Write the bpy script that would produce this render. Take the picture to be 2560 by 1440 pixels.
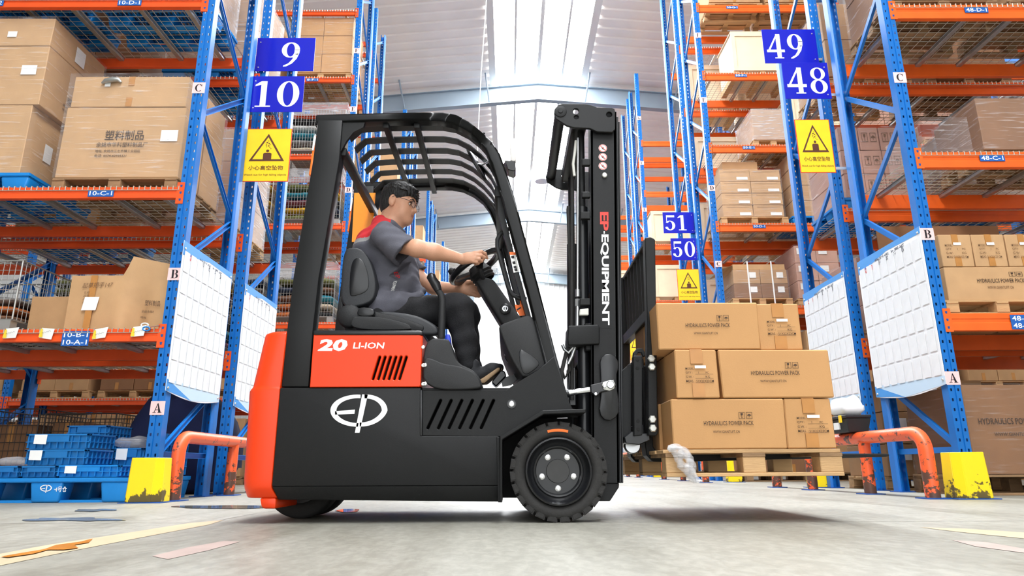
import bpy, bmesh, math, random
import numpy as np
from mathutils import Vector, Matrix
random.seed(7)
scene = bpy.context.scene
COL = scene.collection
for o in list(bpy.data.objects): bpy.data.objects.remove(o)

# ------------------------------------------------------------ camera
F = 1680.0; HY = 1170.0; XV = 1269.0; CAMZ = 0.237
TH = math.atan((HY - 720) / F); ROLL = math.radians(.36)
PSI = math.atan((XV - 1280) / F * math.cos(TH))
FW = Vector((-math.sin(PSI) * math.cos(TH), math.cos(PSI) * math.cos(TH), math.sin(TH))).normalized()
RT0 = FW.cross(Vector((0, 0, 1))).normalized(); UP0 = RT0.cross(FW)
RT = RT0 * math.cos(ROLL) - UP0 * math.sin(ROLL)
UPV = RT0 * math.sin(ROLL) + UP0 * math.cos(ROLL)
cam_data = bpy.data.cameras.new('camera')
cam = bpy.data.objects.new('camera', cam_data); COL.objects.link(cam)
cam_data.sensor_width = 36; cam_data.lens = 36 * F / 2560; cam_data.clip_start = .02; cam_data.clip_end = 300
M = Matrix.Identity(4)
for i in range(3):
    M[i][0] = RT[i]; M[i][1] = UPV[i]; M[i][2] = -FW[i]
M[2][3] = CAMZ
cam.matrix_world = M
scene.camera = cam
def ray(px, py): return FW + RT * ((px - 1280) / F) - UPV * ((py - 720) / F)
def U(px, py, Y):
    d = ray(px, py); p = d * (Y / d.y); return Vector((p.x, Y, p.z + CAMZ))
def UX(px, py, X):
    d = ray(px, py); p = d * (X / d.x); return Vector((X, p.y, p.z + CAMZ))
def GZ(px, py, z=0.0):
    d = ray(px, py); p = d * ((z - CAMZ) / d.z); return Vector((p.x, p.y, z))

# ------------------------------------------------------------ view, world and big lights
vs = scene.view_settings
vs.view_transform = 'Standard'; vs.look = 'None'; vs.gamma = 1; vs.use_curve_mapping = False
vs.exposure = 0.18
w = bpy.data.worlds.new('overcast_sky'); scene.world = w; w.use_nodes = True
bg = w.node_tree.nodes['Background']; bg.inputs[0].default_value = (.93, .97, 1, 1); bg.inputs[1].default_value = 1.0
SKY_E = 23.0          # radiance of the daylight coming through the translucent roof sheets
REAR_FILL_W = 330.0       # added fill for the camera-facing fronts, set in an unseen rear doorway
def area(name, loc, rot, sx, sy, power, color=(1, 1, 1)):
    l = bpy.data.lights.new(name, 'AREA'); l.shape = 'RECTANGLE'; l.size = sx; l.size_y = sy; l.energy = power; l.color = color
    o = bpy.data.objects.new(name, l); COL.objects.link(o); o.location = loc; o.rotation_euler = rot
    return o
area('added_rear_fill', (.4, -8.9, 3.4), (math.radians(90), 0, 0), 9.6, 6.4, REAR_FILL_W, (.97, .99, 1))

# ------------------------------------------------------------ materials
MATS = {}
def lin(r, g, b):
    f = lambda c: (c / 255 / 12.92) if c / 255 <= .04045 else ((c / 255 + .055) / 1.055) ** 2.4
    return (f(r), f(g), f(b), 1)
def mat(name, rgb, rough=.5, metal=0.0, var=0.0, scale=8.0, bump=0.0, bscale=60.0, spec=.5, coat=0.0, rvar=0.0, stretch=None):
    """Principled with optional colour variation (noise) and fine bump. rgb in 0..255 sRGB"""
    m = bpy.data.materials.new(name); m.use_nodes = True; MATS[name] = m
    nt = m.node_tree; N = nt.nodes; L = nt.links; b = N['Principled BSDF']
    c = lin(*rgb)
    b.inputs['Base Color'].default_value = c; b.inputs['Roughness'].default_value = rough
    b.inputs['Metallic'].default_value = metal; b.inputs['Specular IOR Level'].default_value = spec
    b.inputs['Coat Weight'].default_value = coat
    if var or bump or rvar:
        tc = N.new('ShaderNodeTexCoord'); mp = N.new('ShaderNodeMapping'); L.new(tc.outputs['Object'], mp.inputs[0])
        if stretch: mp.inputs['Scale'].default_value = stretch
    if var or rvar:
        n = N.new('ShaderNodeTexNoise'); n.inputs['Scale'].default_value = scale; n.inputs['Detail'].default_value = 5
        L.new(mp.outputs[0], n.inputs['Vector'])
        if var:
            r = N.new('ShaderNodeValToRGB'); r.color_ramp.elements[0].position = .3; r.color_ramp.elements[1].position = .7
            r.color_ramp.elements[0].color = tuple(x * (1 - var) for x in c[:3]) + (1,)
            r.color_ramp.elements[1].color = tuple(min(1, x * (1 + var)) for x in c[:3]) + (1,)
            L.new(n.outputs['Fac'], r.inputs[0]); L.new(r.outputs[0], b.inputs['Base Color'])
        if rvar:
            mr = N.new('ShaderNodeMapRange'); mr.inputs['To Min'].default_value = max(0, rough - rvar); mr.inputs['To Max'].default_value = min(1, rough + rvar)
            L.new(n.outputs['Fac'], mr.inputs[0]); L.new(mr.outputs[0], b.inputs['Roughness'])
    if bump:
        n2 = N.new('ShaderNodeTexNoise'); n2.inputs['Scale'].default_value = bscale; n2.inputs['Detail'].default_value = 3
        L.new(mp.outputs[0], n2.inputs['Vector'])
        bp = N.new('ShaderNodeBump'); bp.inputs['Strength'].default_value = bump; bp.inputs['Distance'].default_value = .01
        L.new(n2.outputs['Fac'], bp.inputs['Height']); L.new(bp.outputs[0], b.inputs['Normal'])
    return m
def worn(name, rgb, under, amount=.42, scale=14.0, rough=.45, zlow=None):
    """paint with worn-through chips showing another colour, chips denser below zlow (object space metres)"""
    m = mat(name, rgb, rough); nt = m.node_tree; N = nt.nodes; L = nt.links; b = N['Principled BSDF']
    tc = N.new('ShaderNodeTexCoord'); n = N.new('ShaderNodeTexNoise'); n.inputs['Scale'].default_value = scale; n.inputs['Detail'].default_value = 8; n.inputs['Roughness'].default_value = .65
    L.new(tc.outputs['Object'], n.inputs['Vector'])
    val = n.outputs['Fac']
    if zlow is not None:
        sp = N.new('ShaderNodeSeparateXYZ'); L.new(tc.outputs['Object'], sp.inputs[0])
        mr = N.new('ShaderNodeMapRange'); mr.inputs['From Min'].default_value = 0; mr.inputs['From Max'].default_value = zlow
        mr.inputs['To Min'].default_value = .17; mr.inputs['To Max'].default_value = 0
        L.new(sp.outputs['Z'], mr.inputs[0]); ad = N.new('ShaderNodeMath'); ad.operation = 'ADD'
        L.new(val, ad.inputs[0]); L.new(mr.outputs[0], ad.inputs[1]); val = ad.outputs[0]
    r = N.new('ShaderNodeValToRGB'); r.color_ramp.elements[0].position = 1 - amount; r.color_ramp.elements[1].position = 1 - amount + .03
    r.color_ramp.elements[0].color = lin(*rgb); r.color_ramp.elements[1].color = lin(*under)
    L.new(val, r.inputs[0]); L.new(r.outputs[0], b.inputs['Base Color'])
    return m
def emis(name, rgb, s):
    m = bpy.data.materials.new(name); m.use_nodes = True; MATS[name] = m
    b = m.node_tree.nodes['Principled BSDF']; b.inputs['Base Color'].default_value = (.8, .8, .8, 1)
    b.inputs['Emission Color'].default_value = lin(*rgb); b.inputs['Emission Strength'].default_value = s
    return m
def film(name, opacity=.28, streak=.5, rgb=(245, 245, 248), sc=(2.2, 2.2, 26)):
    """stretch film: clear with glossy streaks"""
    m = bpy.data.materials.new(name); m.use_nodes = True; MATS[name] = m
    nt = m.node_tree; N = nt.nodes; L = nt.links; b = N['Principled BSDF']; out = N['Material Output']
    b.inputs['Base Color'].default_value = lin(*rgb); b.inputs['Roughness'].default_value = .22; b.inputs['Specular IOR Level'].default_value = .8
    tr = N.new('ShaderNodeBsdfTransparent'); mx = N.new('ShaderNodeMixShader')
    tc = N.new('ShaderNodeTexCoord'); mp = N.new('ShaderNodeMapping'); mp.inputs['Scale'].default_value = sc; mp.inputs['Rotation'].default_value = (.1, .12, 0)
    n = N.new('ShaderNodeTexNoise'); n.inputs['Scale'].default_value = 2.0; n.inputs['Detail'].default_value = 6; n.inputs['Distortion'].default_value = .3
    r = N.new('ShaderNodeMapRange'); r.inputs['From Min'].default_value = .56; r.inputs['From Max'].default_value = .78
    r.inputs['To Min'].default_value = opacity * .6; r.inputs['To Max'].default_value = min(1, opacity + streak)
    L.new(tc.outputs['Object'], mp.inputs[0]); L.new(mp.outputs[0], n.inputs[0]); L.new(n.outputs['Fac'], r.inputs[0])
    L.new(r.outputs[0], mx.inputs[0]); L.new(tr.outputs[0], mx.inputs[1]); L.new(b.outputs[0], mx.inputs[2]); L.new(mx.outputs[0], out.inputs[0])
    bp = N.new('ShaderNodeBump'); bp.inputs['Strength'].default_value = .5; bp.inputs['Distance'].default_value = .02
    L.new(n.outputs['Fac'], bp.inputs['Height']); L.new(bp.outputs[0], b.inputs['Normal'])
    return m
mat('rack_blue', (12, 108, 190), .38, 0, .08, 3)
mat('rack_blue_dark', (14, 74, 150), .45)
mat('rack_orange', (236, 84, 26), .42, 0, .08, 4)
mat('rack_orange2', (240, 100, 28), .42, 0, .08, 4)
mat('galv', (176, 178, 176), .38, .75, .12, 20)
mat('wire', (196, 192, 180), .4, .55)
mat('cardpaper', (236, 236, 232), .5); mat('pink', (246, 206, 206), .6); mat('ink', (22, 18, 24), .6); mat('paper', (240, 240, 238), .6); mat('labelblue', (22, 92, 176), .5)
mat('labeltext', (240, 244, 248), .5)
mat('signblue', (14, 24, 176), .28); mat('signwhite', (248, 249, 252), .4)
mat('warnyellow', (250, 205, 24), .45, 0, .05, 6); mat('warnbrown', (86, 44, 20), .5); mat('warnred', (214, 50, 30), .5)
mat('card', (196, 156, 112), .72, 0, .07, 5, .06, 140)
mat('card2', (182, 142, 100), .75, 0, .08, 5, .06, 140)
mat('card_dark', (138, 98, 66), .75, 0, .08, 5)
mat('card_new', (194, 146, 94), .7, 0, .05, 4, .05, 160)
mat('tape', (186, 130, 70), .25, 0, .08, 12)
mat('print_', (62, 44, 32), .7)
mat('print_soft', (118, 86, 58), .7)
mat('wood', (196, 158, 112), .7, 0, .18, 3, .25, 30, stretch=(1, 6, 6))
mat('wood_old', (150, 118, 84), .75, 0, .25, 3, .3, 30, stretch=(1, 6, 6))
mat('crate_cream', (236, 216, 184), .6, 0, .05, 4)
mat('plblue', (16, 132, 212), .38, 0, .06, 5); mat('plblue2', (20, 112, 180), .42, 0, .08, 5)
mat('darkcloth', (22, 34, 78), .85, 0, .2, 4, .4, 8)
worn('guard_yellow', (248, 214, 20), (96, 82, 40), .34, 9, .42, .25)
worn('pipe_orange', (240, 96, 48), (92, 62, 50), .42, 12, .4, .35)
film('film', .10, .30); film('film_white', .42, .45); film('film_dark', .04, .14)
mat('steel', (200, 202, 204), .3, .9); mat('chrome', (225, 226, 228), .14, 1.0); mat('zinc', (205, 206, 200), .35, .7)

mat('fl_black', (22, 23, 24), .5, 0, .05, 6, .10, 420, spec=.28); mat('fl_plastic', (25, 26, 28), .58, 0, .06, 10, .25, 500); mat('fl_gloss', (24, 25, 28), .28)
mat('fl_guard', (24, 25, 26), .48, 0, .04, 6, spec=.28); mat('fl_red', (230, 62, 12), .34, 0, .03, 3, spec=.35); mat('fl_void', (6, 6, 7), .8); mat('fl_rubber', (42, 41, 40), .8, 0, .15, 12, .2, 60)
mat('fl_seat', (40, 42, 46), .5, 0, .06, 8, .15, 300); mat('logo_white', (246, 246, 246), .4); mat('fl_tag', (246, 112, 22), .5); mat('fl_stickerred', (222, 56, 44), .45)
mat('lamp_orange', (255, 120, 30), .25); mat('lamp_clear', (236, 232, 228), .2); mat('fl_pillarglow', (250, 150, 20), .28); mat('mirror', (190, 196, 200), .05, 1.0)
mat('fl_hub', (58, 58, 58), .6, 0, .1, 20); mat('blueplastic', (40, 70, 210), .4); mat('whitepart', (214, 214, 206), .5)
# ------------------------------------------------------------ mesh helpers
class MB:
    """collects simple solids into one mesh"""
    def __init__(s): s.v = []; s.f = []; s.mi = []; s.sm = []
    def add(s, vs_, fs, mi=0, smooth=False):
        o = len(s.v); s.v += [tuple(p) for p in vs_]
        for f in fs: s.f.append([o + i for i in f]); s.mi.append(mi); s.sm.append(smooth)
        return s
    def box(s, a, b, mi=0):
        x0, y0, z0 = a; x1, y1, z1 = b
        return s.add([(x0,y0,z0),(x1,y0,z0),(x1,y1,z0),(x0,y1,z0),(x0,y0,z1),(x1,y0,z1),(x1,y1,z1),(x0,y1,z1)],
                     [(3,2,1,0),(4,5,6,7),(0,1,5,4),(1,2,6,5),(2,3,7,6),(3,0,4,7)], mi)
    def hexa(s, p8, mi=0):   # bottom 4 then top 4
        return s.add(p8, [(3,2,1,0),(4,5,6,7),(0,1,5,4),(1,2,6,5),(2,3,7,6),(3,0,4,7)], mi)
    def bar(s, a, b, w=.02, h=.02, up=(0, 0, 1), mi=0):
        a = Vector(a); b = Vector(b); d = (b - a).normalized(); u = Vector(up)
        if abs(d.dot(u)) > .98: u = Vector((1, 0, 0)) if abs(d.x) < .9 else Vector((0, 1, 0))
        r = d.cross(u).normalized(); u = r.cross(d)
        q = [(-w/2, -h/2), (w/2, -h/2), (w/2, h/2), (-w/2, h/2)]
        return s.hexa([a + r*x + u*y for x, y in q] + [b + r*x + u*y for x, y in q], mi)
    def tube(s, pts, r, n=8, mi=0, caps=True, smooth=True):
        pts = [Vector(p) for p in pts]; rs = r if hasattr(r, '__len__') else [r] * len(pts)
        t0 = (pts[1] - pts[0]).normalized(); u = Vector((0, 0, 1)) if abs(t0.z) < .9 else Vector((1, 0, 0))
        vs_ = []; nrm = t0.cross(u).normalized()
        for i, p in enumerate(pts):
            t = (pts[min(i+1, len(pts)-1)] - pts[max(i-1, 0)]).normalized()
            nrm = (nrm - t * nrm.dot(t)).normalized(); bn = t.cross(nrm)
            for k in range(n):
                a = 2 * math.pi * k / n; vs_.append(p + (nrm * math.cos(a) + bn * math.sin(a)) * rs[i])
        fs = [(i*n+k, i*n+(k+1) % n, (i+1)*n+(k+1) % n, (i+1)*n+k) for i in range(len(pts)-1) for k in range(n)]
        s.add(vs_, fs, mi, smooth)
        if caps:
            m = len(pts) - 1; o = len(s.v) - len(vs_)
            s.f.append([o + k for k in range(n)][::-1]); s.mi.append(mi); s.sm.append(False)
            s.f.append([o + m*n + k for k in range(n)]); s.mi.append(mi); s.sm.append(False)
        return s
    def wire(s, a, b, r=.003, mi=0):     # 4-sided open prism
        return s.tube([a, b], r, 4, mi, caps=False, smooth=False)
    def lathe(s, prof, c, axis='y', n=32, mi=0, smooth=True):
        """prof: list of (radius, offset along axis)"""
        vs_ = []
        for (r, t) in prof:
            for k in range(n):
                a = 2 * math.pi * k / n; x, y = r * math.cos(a), r * math.sin(a)
                vs_.append({'y': (c[0]+x, c[1]+t, c[2]+y), 'z': (c[0]+x, c[1]+y, c[2]+t), 'x': (c[0]+t, c[1]+x, c[2]+y)}[axis])
        fs = [(i*n+k, i*n+(k+1) % n, (i+1)*n+(k+1) % n, (i+1)*n+k) for i in range(len(prof)-1) for k in range(n)]
        return s.add(vs_, fs, mi, smooth)
    def prism(s, poly, y0, y1, mi=0):
        """poly: (x,z) list, extruded along y"""
        n = len(poly)
        return s.add([(x, y0, z) for x, z in poly] + [(x, y1, z) for x, z in poly],
                     [list(range(n))[::-1], list(range(n, 2*n))] + [(i, (i+1) % n, n+(i+1) % n, n+i) for i in range(n)], mi)
    def xform(s, m): s.v = [tuple(m @ Vector(p)) for p in s.v]; return s
    def mesh(s, name, bevel=0, seg=1, origin=None, ang=35, smooth_ang=None):
        o = Vector(origin) if origin is not None else Vector((0, 0, 0))
        me = bpy.data.meshes.new(name)
        me.from_pydata([tuple(Vector(p) - o) for p in s.v], [], s.f)
        for p, i, sm in zip(me.polygons, s.mi, s.sm): p.material_index = i; p.use_smooth = sm
        bm = bmesh.new(); bm.from_mesh(me)
        bmesh.ops.recalc_face_normals(bm, faces=bm.faces)
        if bevel:
            es = [e for e in bm.edges if len(e.link_faces) == 2 and e.calc_face_angle(0) > math.radians(ang)]
            bmesh.ops.bevel(bm, geom=es, offset=bevel, segments=seg, profile=.5, affect='EDGES', clamp_overlap=True)
            if seg > 1:
                for f in bm.faces: f.smooth = True
        bm.to_mesh(me); bm.free()
        if bevel and seg > 1: me.set_sharp_from_angle(angle=math.radians(40))
        elif any(s.sm): me.set_sharp_from_angle(angle=math.radians(50))
        return me
def wloc(o):
    p = Vector((0, 0, 0))
    while o is not None: p += o.location; o = o.parent
    return p
def link(name, me, m=None, parent=None, loc=None):
    o = bpy.data.objects.new(name, me); COL.objects.link(o)
    if m is not None:
        for x in (m if isinstance(m, (list, tuple)) else [m]): me.materials.append(MATS[x])
    if parent is not None: o.parent = parent
    if loc is not None: o.location = loc
    return o
def part(name, mb, m, parent=None, bevel=0, seg=1, **k):
    """mb in world coordinates -> child of parent (parents carry only translations here)"""
    return link(name, mb.mesh(name, bevel, seg, origin=wloc(parent) if parent else None, **k), m, parent)
def tag(o, label=None, cat=None, group=None, kind=None):
    if label: o['label'] = label
    if cat: o['category'] = cat
    if group: o['group'] = group
    if kind: o['kind'] = kind
    return o
def thing(name, loc, label, cat, group=None):
    o = bpy.data.objects.new(name, None); COL.objects.link(o); o.location = loc; o.empty_display_size = .1
    return tag(o, label, cat, group)
def solo(name, mb, m, label, cat, group=None, bevel=0, seg=1, origin=None, **k):
    """a thing that is one mesh; its origin at the given point"""
    o = link(name, mb.mesh(name, bevel, seg, origin=origin, **k), m)
    if origin is not None: o.location = origin
    return tag(o, label, cat, group)
def copy_tree(o, loc=None, label=None, parent=None):
    c = o.copy(); COL.objects.link(c)
    if parent is not None: c.parent = parent
    if loc is not None: c.location = loc
    if label: c['label'] = label
    for ch in o.children: copy_tree(ch, parent=c)
    return c
# text -------------------------------------------------------------------
_TX = {}
def glyphs(body, bold=0.0, spacing=1.0, shear=0.0):
    k = (body, bold, spacing, shear)
    if k not in _TX:
        c = bpy.data.curves.new('txt', 'FONT'); c.body = body; c.resolution_u = 2; c.offset = bold; c.space_character = spacing; c.shear = shear
        o = bpy.data.objects.new('txt', c); COL.objects.link(o)
        me = bpy.data.meshes.new_from_object(o.evaluated_get(bpy.context.evaluated_depsgraph_get()))
        bpy.data.objects.remove(o); bpy.data.curves.remove(c)
        v = [(p.co.x, p.co.y) for p in me.vertices]; f = [list(p.vertices) for p in me.polygons]
        bpy.data.meshes.remove(me)
        xs = [p[0] for p in v] or [0]; ys = [p[1] for p in v] or [0]
        _TX[k] = ([((x - min(xs)) / max(1e-6, max(xs) - min(xs)), (y - min(ys)) / max(1e-6, max(ys) - min(ys))) for x, y in v], f, (max(xs) - min(xs)) / max(1e-6, max(ys) - min(ys)))
    return _TX[k]
def text_mb(mb, body, bl, right, up, bold=0.0, spacing=1.0, shear=0.0, lift=None, mi=0):
    """fill the parallelogram bl, bl+right, bl+up with the text"""
    v, f, _ = glyphs(body, bold, spacing, shear); bl = Vector(bl); right = Vector(right); up = Vector(up)
    n = Vector(lift) if lift is not None else Vector((0, 0, 0))
    mb.add([bl + right * x + up * y + n for x, y in v], f, mi); return mb
def flat_mesh(mb, name, origin=None):
    o = Vector(origin) if origin is not None else Vector((0, 0, 0))
    me = bpy.data.meshes.new(name); me.from_pydata([tuple(Vector(p) - o) for p in mb.v], [], mb.f)
    for p, i in zip(me.polygons, mb.mi): p.material_index = i
    return me
def decal(name, mb, m, parent):
    return link(name, flat_mesh(mb, name, wloc(parent)), m, parent)
# serif characters for the plates, each a list of polygons in a 0..1 box (thick/thin strokes), even-odd by ring strips
def ring(cx, cy, ax, ay, bx, by, n=28, a0=0, a1=360, ccx=None):
    ccx = cx if ccx is None else ccx
    o = []; 
    for i in range(n):
        t0 = math.radians(a0 + (a1 - a0) * i / n); t1 = math.radians(a0 + (a1 - a0) * (i + 1) / n)
        o.append([(cx + ax*math.cos(t0), cy + ay*math.sin(t0)), (cx + ax*math.cos(t1), cy + ay*math.sin(t1)), (ccx + bx*math.cos(t1), cy + by*math.sin(t1)), (ccx + bx*math.cos(t0), cy + by*math.sin(t0))])
    return o
def R4(x0, y0, x1, y1): return [(x0, y0), (x1, y0), (x1, y1), (x0, y1)]
SERIF = {
 '0': (.66, ring(.5, .5, .48, .5, .22, .455)),
 '1': (.52, [R4(.36, .04, .68, 1), R4(.1, 0, .94, .05), [(.04, .80), (.36, .86), (.36, 1), (.04, .86)]]),
 '4': (.68, [R4(.56, .04, .8, 1), R4(.42, 0, .92, .045), R4(0, .25, 1, .36), [(0, .25), (.12, .25), (.68, .98), (.6, 1)]]),
 '5': (.6, [R4(.14, .86, .92, 1), [(.14, .5), (.2, .5), (.2, .9), (.14, .9)]] + ring(.46, .32, .5, .32, .22, .27, 22, -160, 140, .46) + ring(.12, .16, .1, .08, 0, 0, 10)),
 '8': (.62, ring(.5, .76, .42, .24, .2, .2) + ring(.5, .27, .48, .275, .22, .225)),
 '9': (.64, ring(.47, .68, .46, .32, .2, .275) + [[(.66, .70), (.93, .70), (.91, .54), (.66, .50)], [(.66, .50), (.91, .54), (.80, .32), (.58, .30)], [(.58, .30), (.80, .32), (.58, .12), (.40, .13)], [(.40, .13), (.58, .12), (.30, .0), (.14, -.01), (.14, .03)]]),
 'A': (.95, [[(.02, 0), (.4, 0), (.4, .04), (.02, .04)], [(.55, 0), (1, 0), (1, .04), (.55, .04)], [(.16, .03), (.23, .03), (.53, .86), (.49, 1)], [(.64, .03), (.9, .03), (.56, 1), (.48, 1)], R4(.28, .27, .7, .33)]),
 'B': (.8, [R4(.14, 0, .4, 1), R4(.02, 0, .5, .045), R4(.02, .955, .5, 1), R4(.4, .49, .55, .535)] + ring(.5, .74, .42, .26, .16, .215, 14, -90, 90) + ring(.52, .26, .46, .27, .18, .225, 14, -90, 90) + [R4(.4, 0, .53, .045)]),
 'C': (.85, ring(.54, .5, .52, .5, .27, .455, 26, 48, 312) + [R4(.88, .66, .93, .98), [(.8, .8), (.93, .68), (.9, .9)]]),
 'D': (.9, [R4(.14, 0, .38, 1), R4(.02, 0, .45, .045), R4(.02, .955, .45, 1)] + ring(.42, .5, .56, .5, .3, .455, 18, -90, 90)),
 'E': (.8, [R4(.14, 0, .4, 1), R4(.02, 0, .95, .05), R4(.02, .95, .92, 1), R4(.88, .05, .95, .3), R4(.85, .7, .92, .95), R4(.4, .48, .66, .53), R4(.62, .38, .67, .63)]),
 'F': (.78, [R4(.14, 0, .4, 1), R4(.02, 0, .55, .045), R4(.02, .95, .95, 1), R4(.89, .68, .95, .95), R4(.4, .46, .68, .51), R4(.64, .36, .69, .61)]),
 'G': (.95, ring(.52, .5, .5, .5, .26, .455, 26, 48, 330) + [R4(.66, .02, .9, .42), R4(.54, .4, 1, .45), R4(.86, .66, .91, .98)]),
}
def serif_mb(mb, s, bl, right, up, lift=(0, 0, 0), gap=.12, mi=0):
    """write s in the parallelogram"""
    tot = sum(SERIF[c][0] for c in s) + gap * (len(s) - 1); x = 0; bl = Vector(bl) + Vector(lift); right = Vector(right); up = Vector(up)
    for c in s:
        wd, polys = SERIF[c]
        for i, p in enumerate(polys):
            mb.add([bl + right * ((x + q[0] * wd) / tot) + up * q[1] + Vector(lift) * (i % 4) * .05 for q in p], [list(range(len(p)))], mi)
        x += wd + gap
    return mb
# ============================================================ the hall
def struct(name, mb, m, parent=None, **k):
    o = part(name, mb, m, parent, **k)
    if parent is None: o['kind'] = 'structure'
    return o
XR = .98; ZR = 11.4; SL = .09            # ridge x, underside of the rafters at the ridge, roof slope
Y0H, Y1H = -9.0, 40.3; XL, XRR = -19.0, 21.0
def zr(x): return ZR - SL * abs(x - XR)
# floor material: pale worn concrete
def floor_mat():
    m = mat('concrete', (205, 206, 198), .45); nt = m.node_tree; N = nt.nodes; L = nt.links; b = N['Principled BSDF']
    tc = N.new('ShaderNodeTexCoord')
    def noise(scale, detail, sx=1, sy=1, dist=0, rot=0):
        mp = N.new('ShaderNodeMapping'); mp.inputs['Scale'].default_value = (sx, sy, 1); mp.inputs['Rotation'].default_value = (0, 0, rot); L.new(tc.outputs['Object'], mp.inputs[0])
        n = N.new('ShaderNodeTexNoise'); n.inputs['Scale'].default_value = scale; n.inputs['Detail'].default_value = detail; n.inputs['Distortion'].default_value = dist
        n.inputs['Roughness'].default_value = .62; L.new(mp.outputs[0], n.inputs[0]); return n.outputs['Fac']
    def ramp(v, p0, c0, p1, c1):
        r = N.new('ShaderNodeValToRGB'); r.color_ramp.elements[0].position = p0; r.color_ramp.elements[0].color = c0; r.color_ramp.elements[1].position = p1; r.color_ramp.elements[1].color = c1
        L.new(v, r.inputs[0]); return r.outputs[0]
    def mix(f, a, bb, mode='MIX'):
        x = N.new('ShaderNodeMix'); x.data_type = 'RGBA'; x.blend_type = mode
        if isinstance(f, float): x.inputs['Factor'].default_value = f
        else: L.new(f, x.inputs['Factor'])
        for s, v in ((6, a), (7, bb)):
            if isinstance(v, tuple): x.inputs[s].default_value = v
            else: L.new(v, x.inputs[s])
        return x.outputs[2]
    base = ramp(noise(.7, 6), .3, lin(146, 145, 135), .72, lin(170, 169, 160))
    scuff = ramp(noise(2.2, 9, 1.0, .22, .8, .5), .50, (0, 0, 0, 1), .70, (1, 1, 1, 1))
    c = mix(scuff, base, lin(128, 126, 114))
    c = mix(.35, c, ramp(noise(26, 7, 1, .5, .3, .5), .42, lin(160, 158, 146), .62, lin(240, 240, 236)), 'MULTIPLY')
    L.new(c, b.inputs['Base Color'])
    r = N.new('ShaderNodeMapRange'); r.inputs['To Min'].default_value = .34; r.inputs['To Max'].default_value = .66
    L.new(noise(3, 6, 1, .4, .4, .5), r.inputs[0]); L.new(r.outputs[0], b.inputs['Roughness'])
    bp = N.new('ShaderNodeBump'); bp.inputs['Strength'].default_value = .12; bp.inputs['Distance'].default_value = .01
    L.new(noise(40, 5), bp.inputs['Height']); L.new(bp.outputs[0], b.inputs['Normal'])
floor_mat()
mat('roofsheet', (250, 246, 242), .6, 0, .05, 1); mat('wallsheet', (232, 232, 230), .6, 0, .03, 1); mat('rafter', (150, 166, 178), .5, 0, .05, 1)
emis('skylight', (250, 252, 255), SKY_E)
mat('seamgrey', (150, 148, 140), .8); mat('line_old', (186, 166, 136), .6, 0, .08, 4); mat('line_red', (172, 154, 146), .6, 0, .1, 5)
mat('oilspill', (190, 120, 14), .3, 0, .2, 6); mat('water', (120, 122, 118), .04, 0, .1, 3); mat('damp', (112, 116, 114), .2, 0, .2, 5)
struct('floor', MB().box((XL, Y0H, -.12), (XRR, Y1H, 0)), 'concrete')
# roof: standing-seam sheets, ribs running down the slope, one broad translucent strip along the ridge and two strips down each side
strips = [(-.45, 2.42)]
def corrug(x0, x1, y0, y1, zf, pitch, amp):
    mb = MB(); n = int((y1 - y0) / pitch)
    prof = []
    for i in range(n):
        y = y0 + i * pitch
        prof += [(y, 0), (y + pitch * .62, 0), (y + pitch * .70, amp), (y + pitch * .92, amp)]
    prof.append((y1, 0))
    v = []; f = []
    for (y, a) in prof: v += [(x0, y, zf(x0) + a), (x1, y, zf(x1) + a)]
    for i in range(len(prof) - 1): f.append((2*i, 2*i+1, 2*i+3, 2*i+2))
    mb.add(v, f); return mb
zroof = lambda x: zr(x) + .80
xs = [XL, -.45, XR, 2.42, XRR]
roof = thing('ceiling', (0, 0, 0), None, None); roof['kind'] = 'structure'
for a, b in zip(xs[:-1], xs[1:]):
    sky = any(abs(a - s[0]) < .01 or abs(b - s[1]) < .01 for s in strips)
    if sky:
        part('skylight_sheet', MB().add([(a, Y0H, zroof(a)), (b, Y0H, zroof(b)), (b, Y1H, zroof(b)), (a, Y1H, zroof(a))], [(0, 1, 2, 3)]), 'skylight', roof)
    else:
        part('roof_sheet', corrug(a, b, Y0H, Y1H, zroof, .40, .035), 'roofsheet', roof)
for s0, s1 in strips[:1]:
    for x in (s0, s1):
        part('skylight_flashing', MB().box((x - .1, Y0H, zroof(x) - .05), (x + .1, Y1H, zroof(x) - .02)), 'wallsheet', roof)
part('ridge_bar', MB().box((XR - .05, Y0H, zroof(XR) - .10), (XR + .05, Y1H, zroof(XR) - .02)), 'wallsheet', roof)
for k, x in enumerate((.25, 1.72)):
    part('purlin', MB().box((x - .03, Y0H, zroof(x) - .12), (x + .03, Y1H, zroof(x) - .03)), 'wallsheet', roof)
for x in list(np.arange(-17.5, -1, 1.5)) + list(np.arange(3.7, 20.5, 1.5)):
    if any(a < x < b for a, b in strips): continue
    pass
for k, y in enumerate((-2.5, 8.2, 18.9, 29.6, 40.0)):
    rf = thing('trim_%d' % (k + 1), (XR, y, ZR), None, None); rf['kind'] = 'structure'
    for sgn in (-1, 1):
        mb = MB(); xe = XL if sgn < 0 else XRR
        for dz0, dz1, wy in ((0, .02, .10), (.02, .56, .012), (.56, .58, .10)):
            a, b = (XR, xe)
            mb.hexa([(a, y-wy, zr(a)+dz0), (b, y-wy, zr(b)+dz0), (b, y+wy, zr(b)+dz0), (a, y+wy, zr(a)+dz0), (a, y-wy, zr(a)+dz1), (b, y-wy, zr(b)+dz1), (b, y+wy, zr(b)+dz1), (a, y+wy, zr(a)+dz1)])
        part('rafter_beam', mb, 'rafter', rf)
    for x in (-3.2, -.55, 2.45, 5.2):      # fly braces
        part('fly_brace', MB().bar((x, y - .02, zr(x) + .03), (x + (.12 if x > XR else -.12), y - .55, zr(x) + .78), .04, .04), 'rafter', rf)
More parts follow.
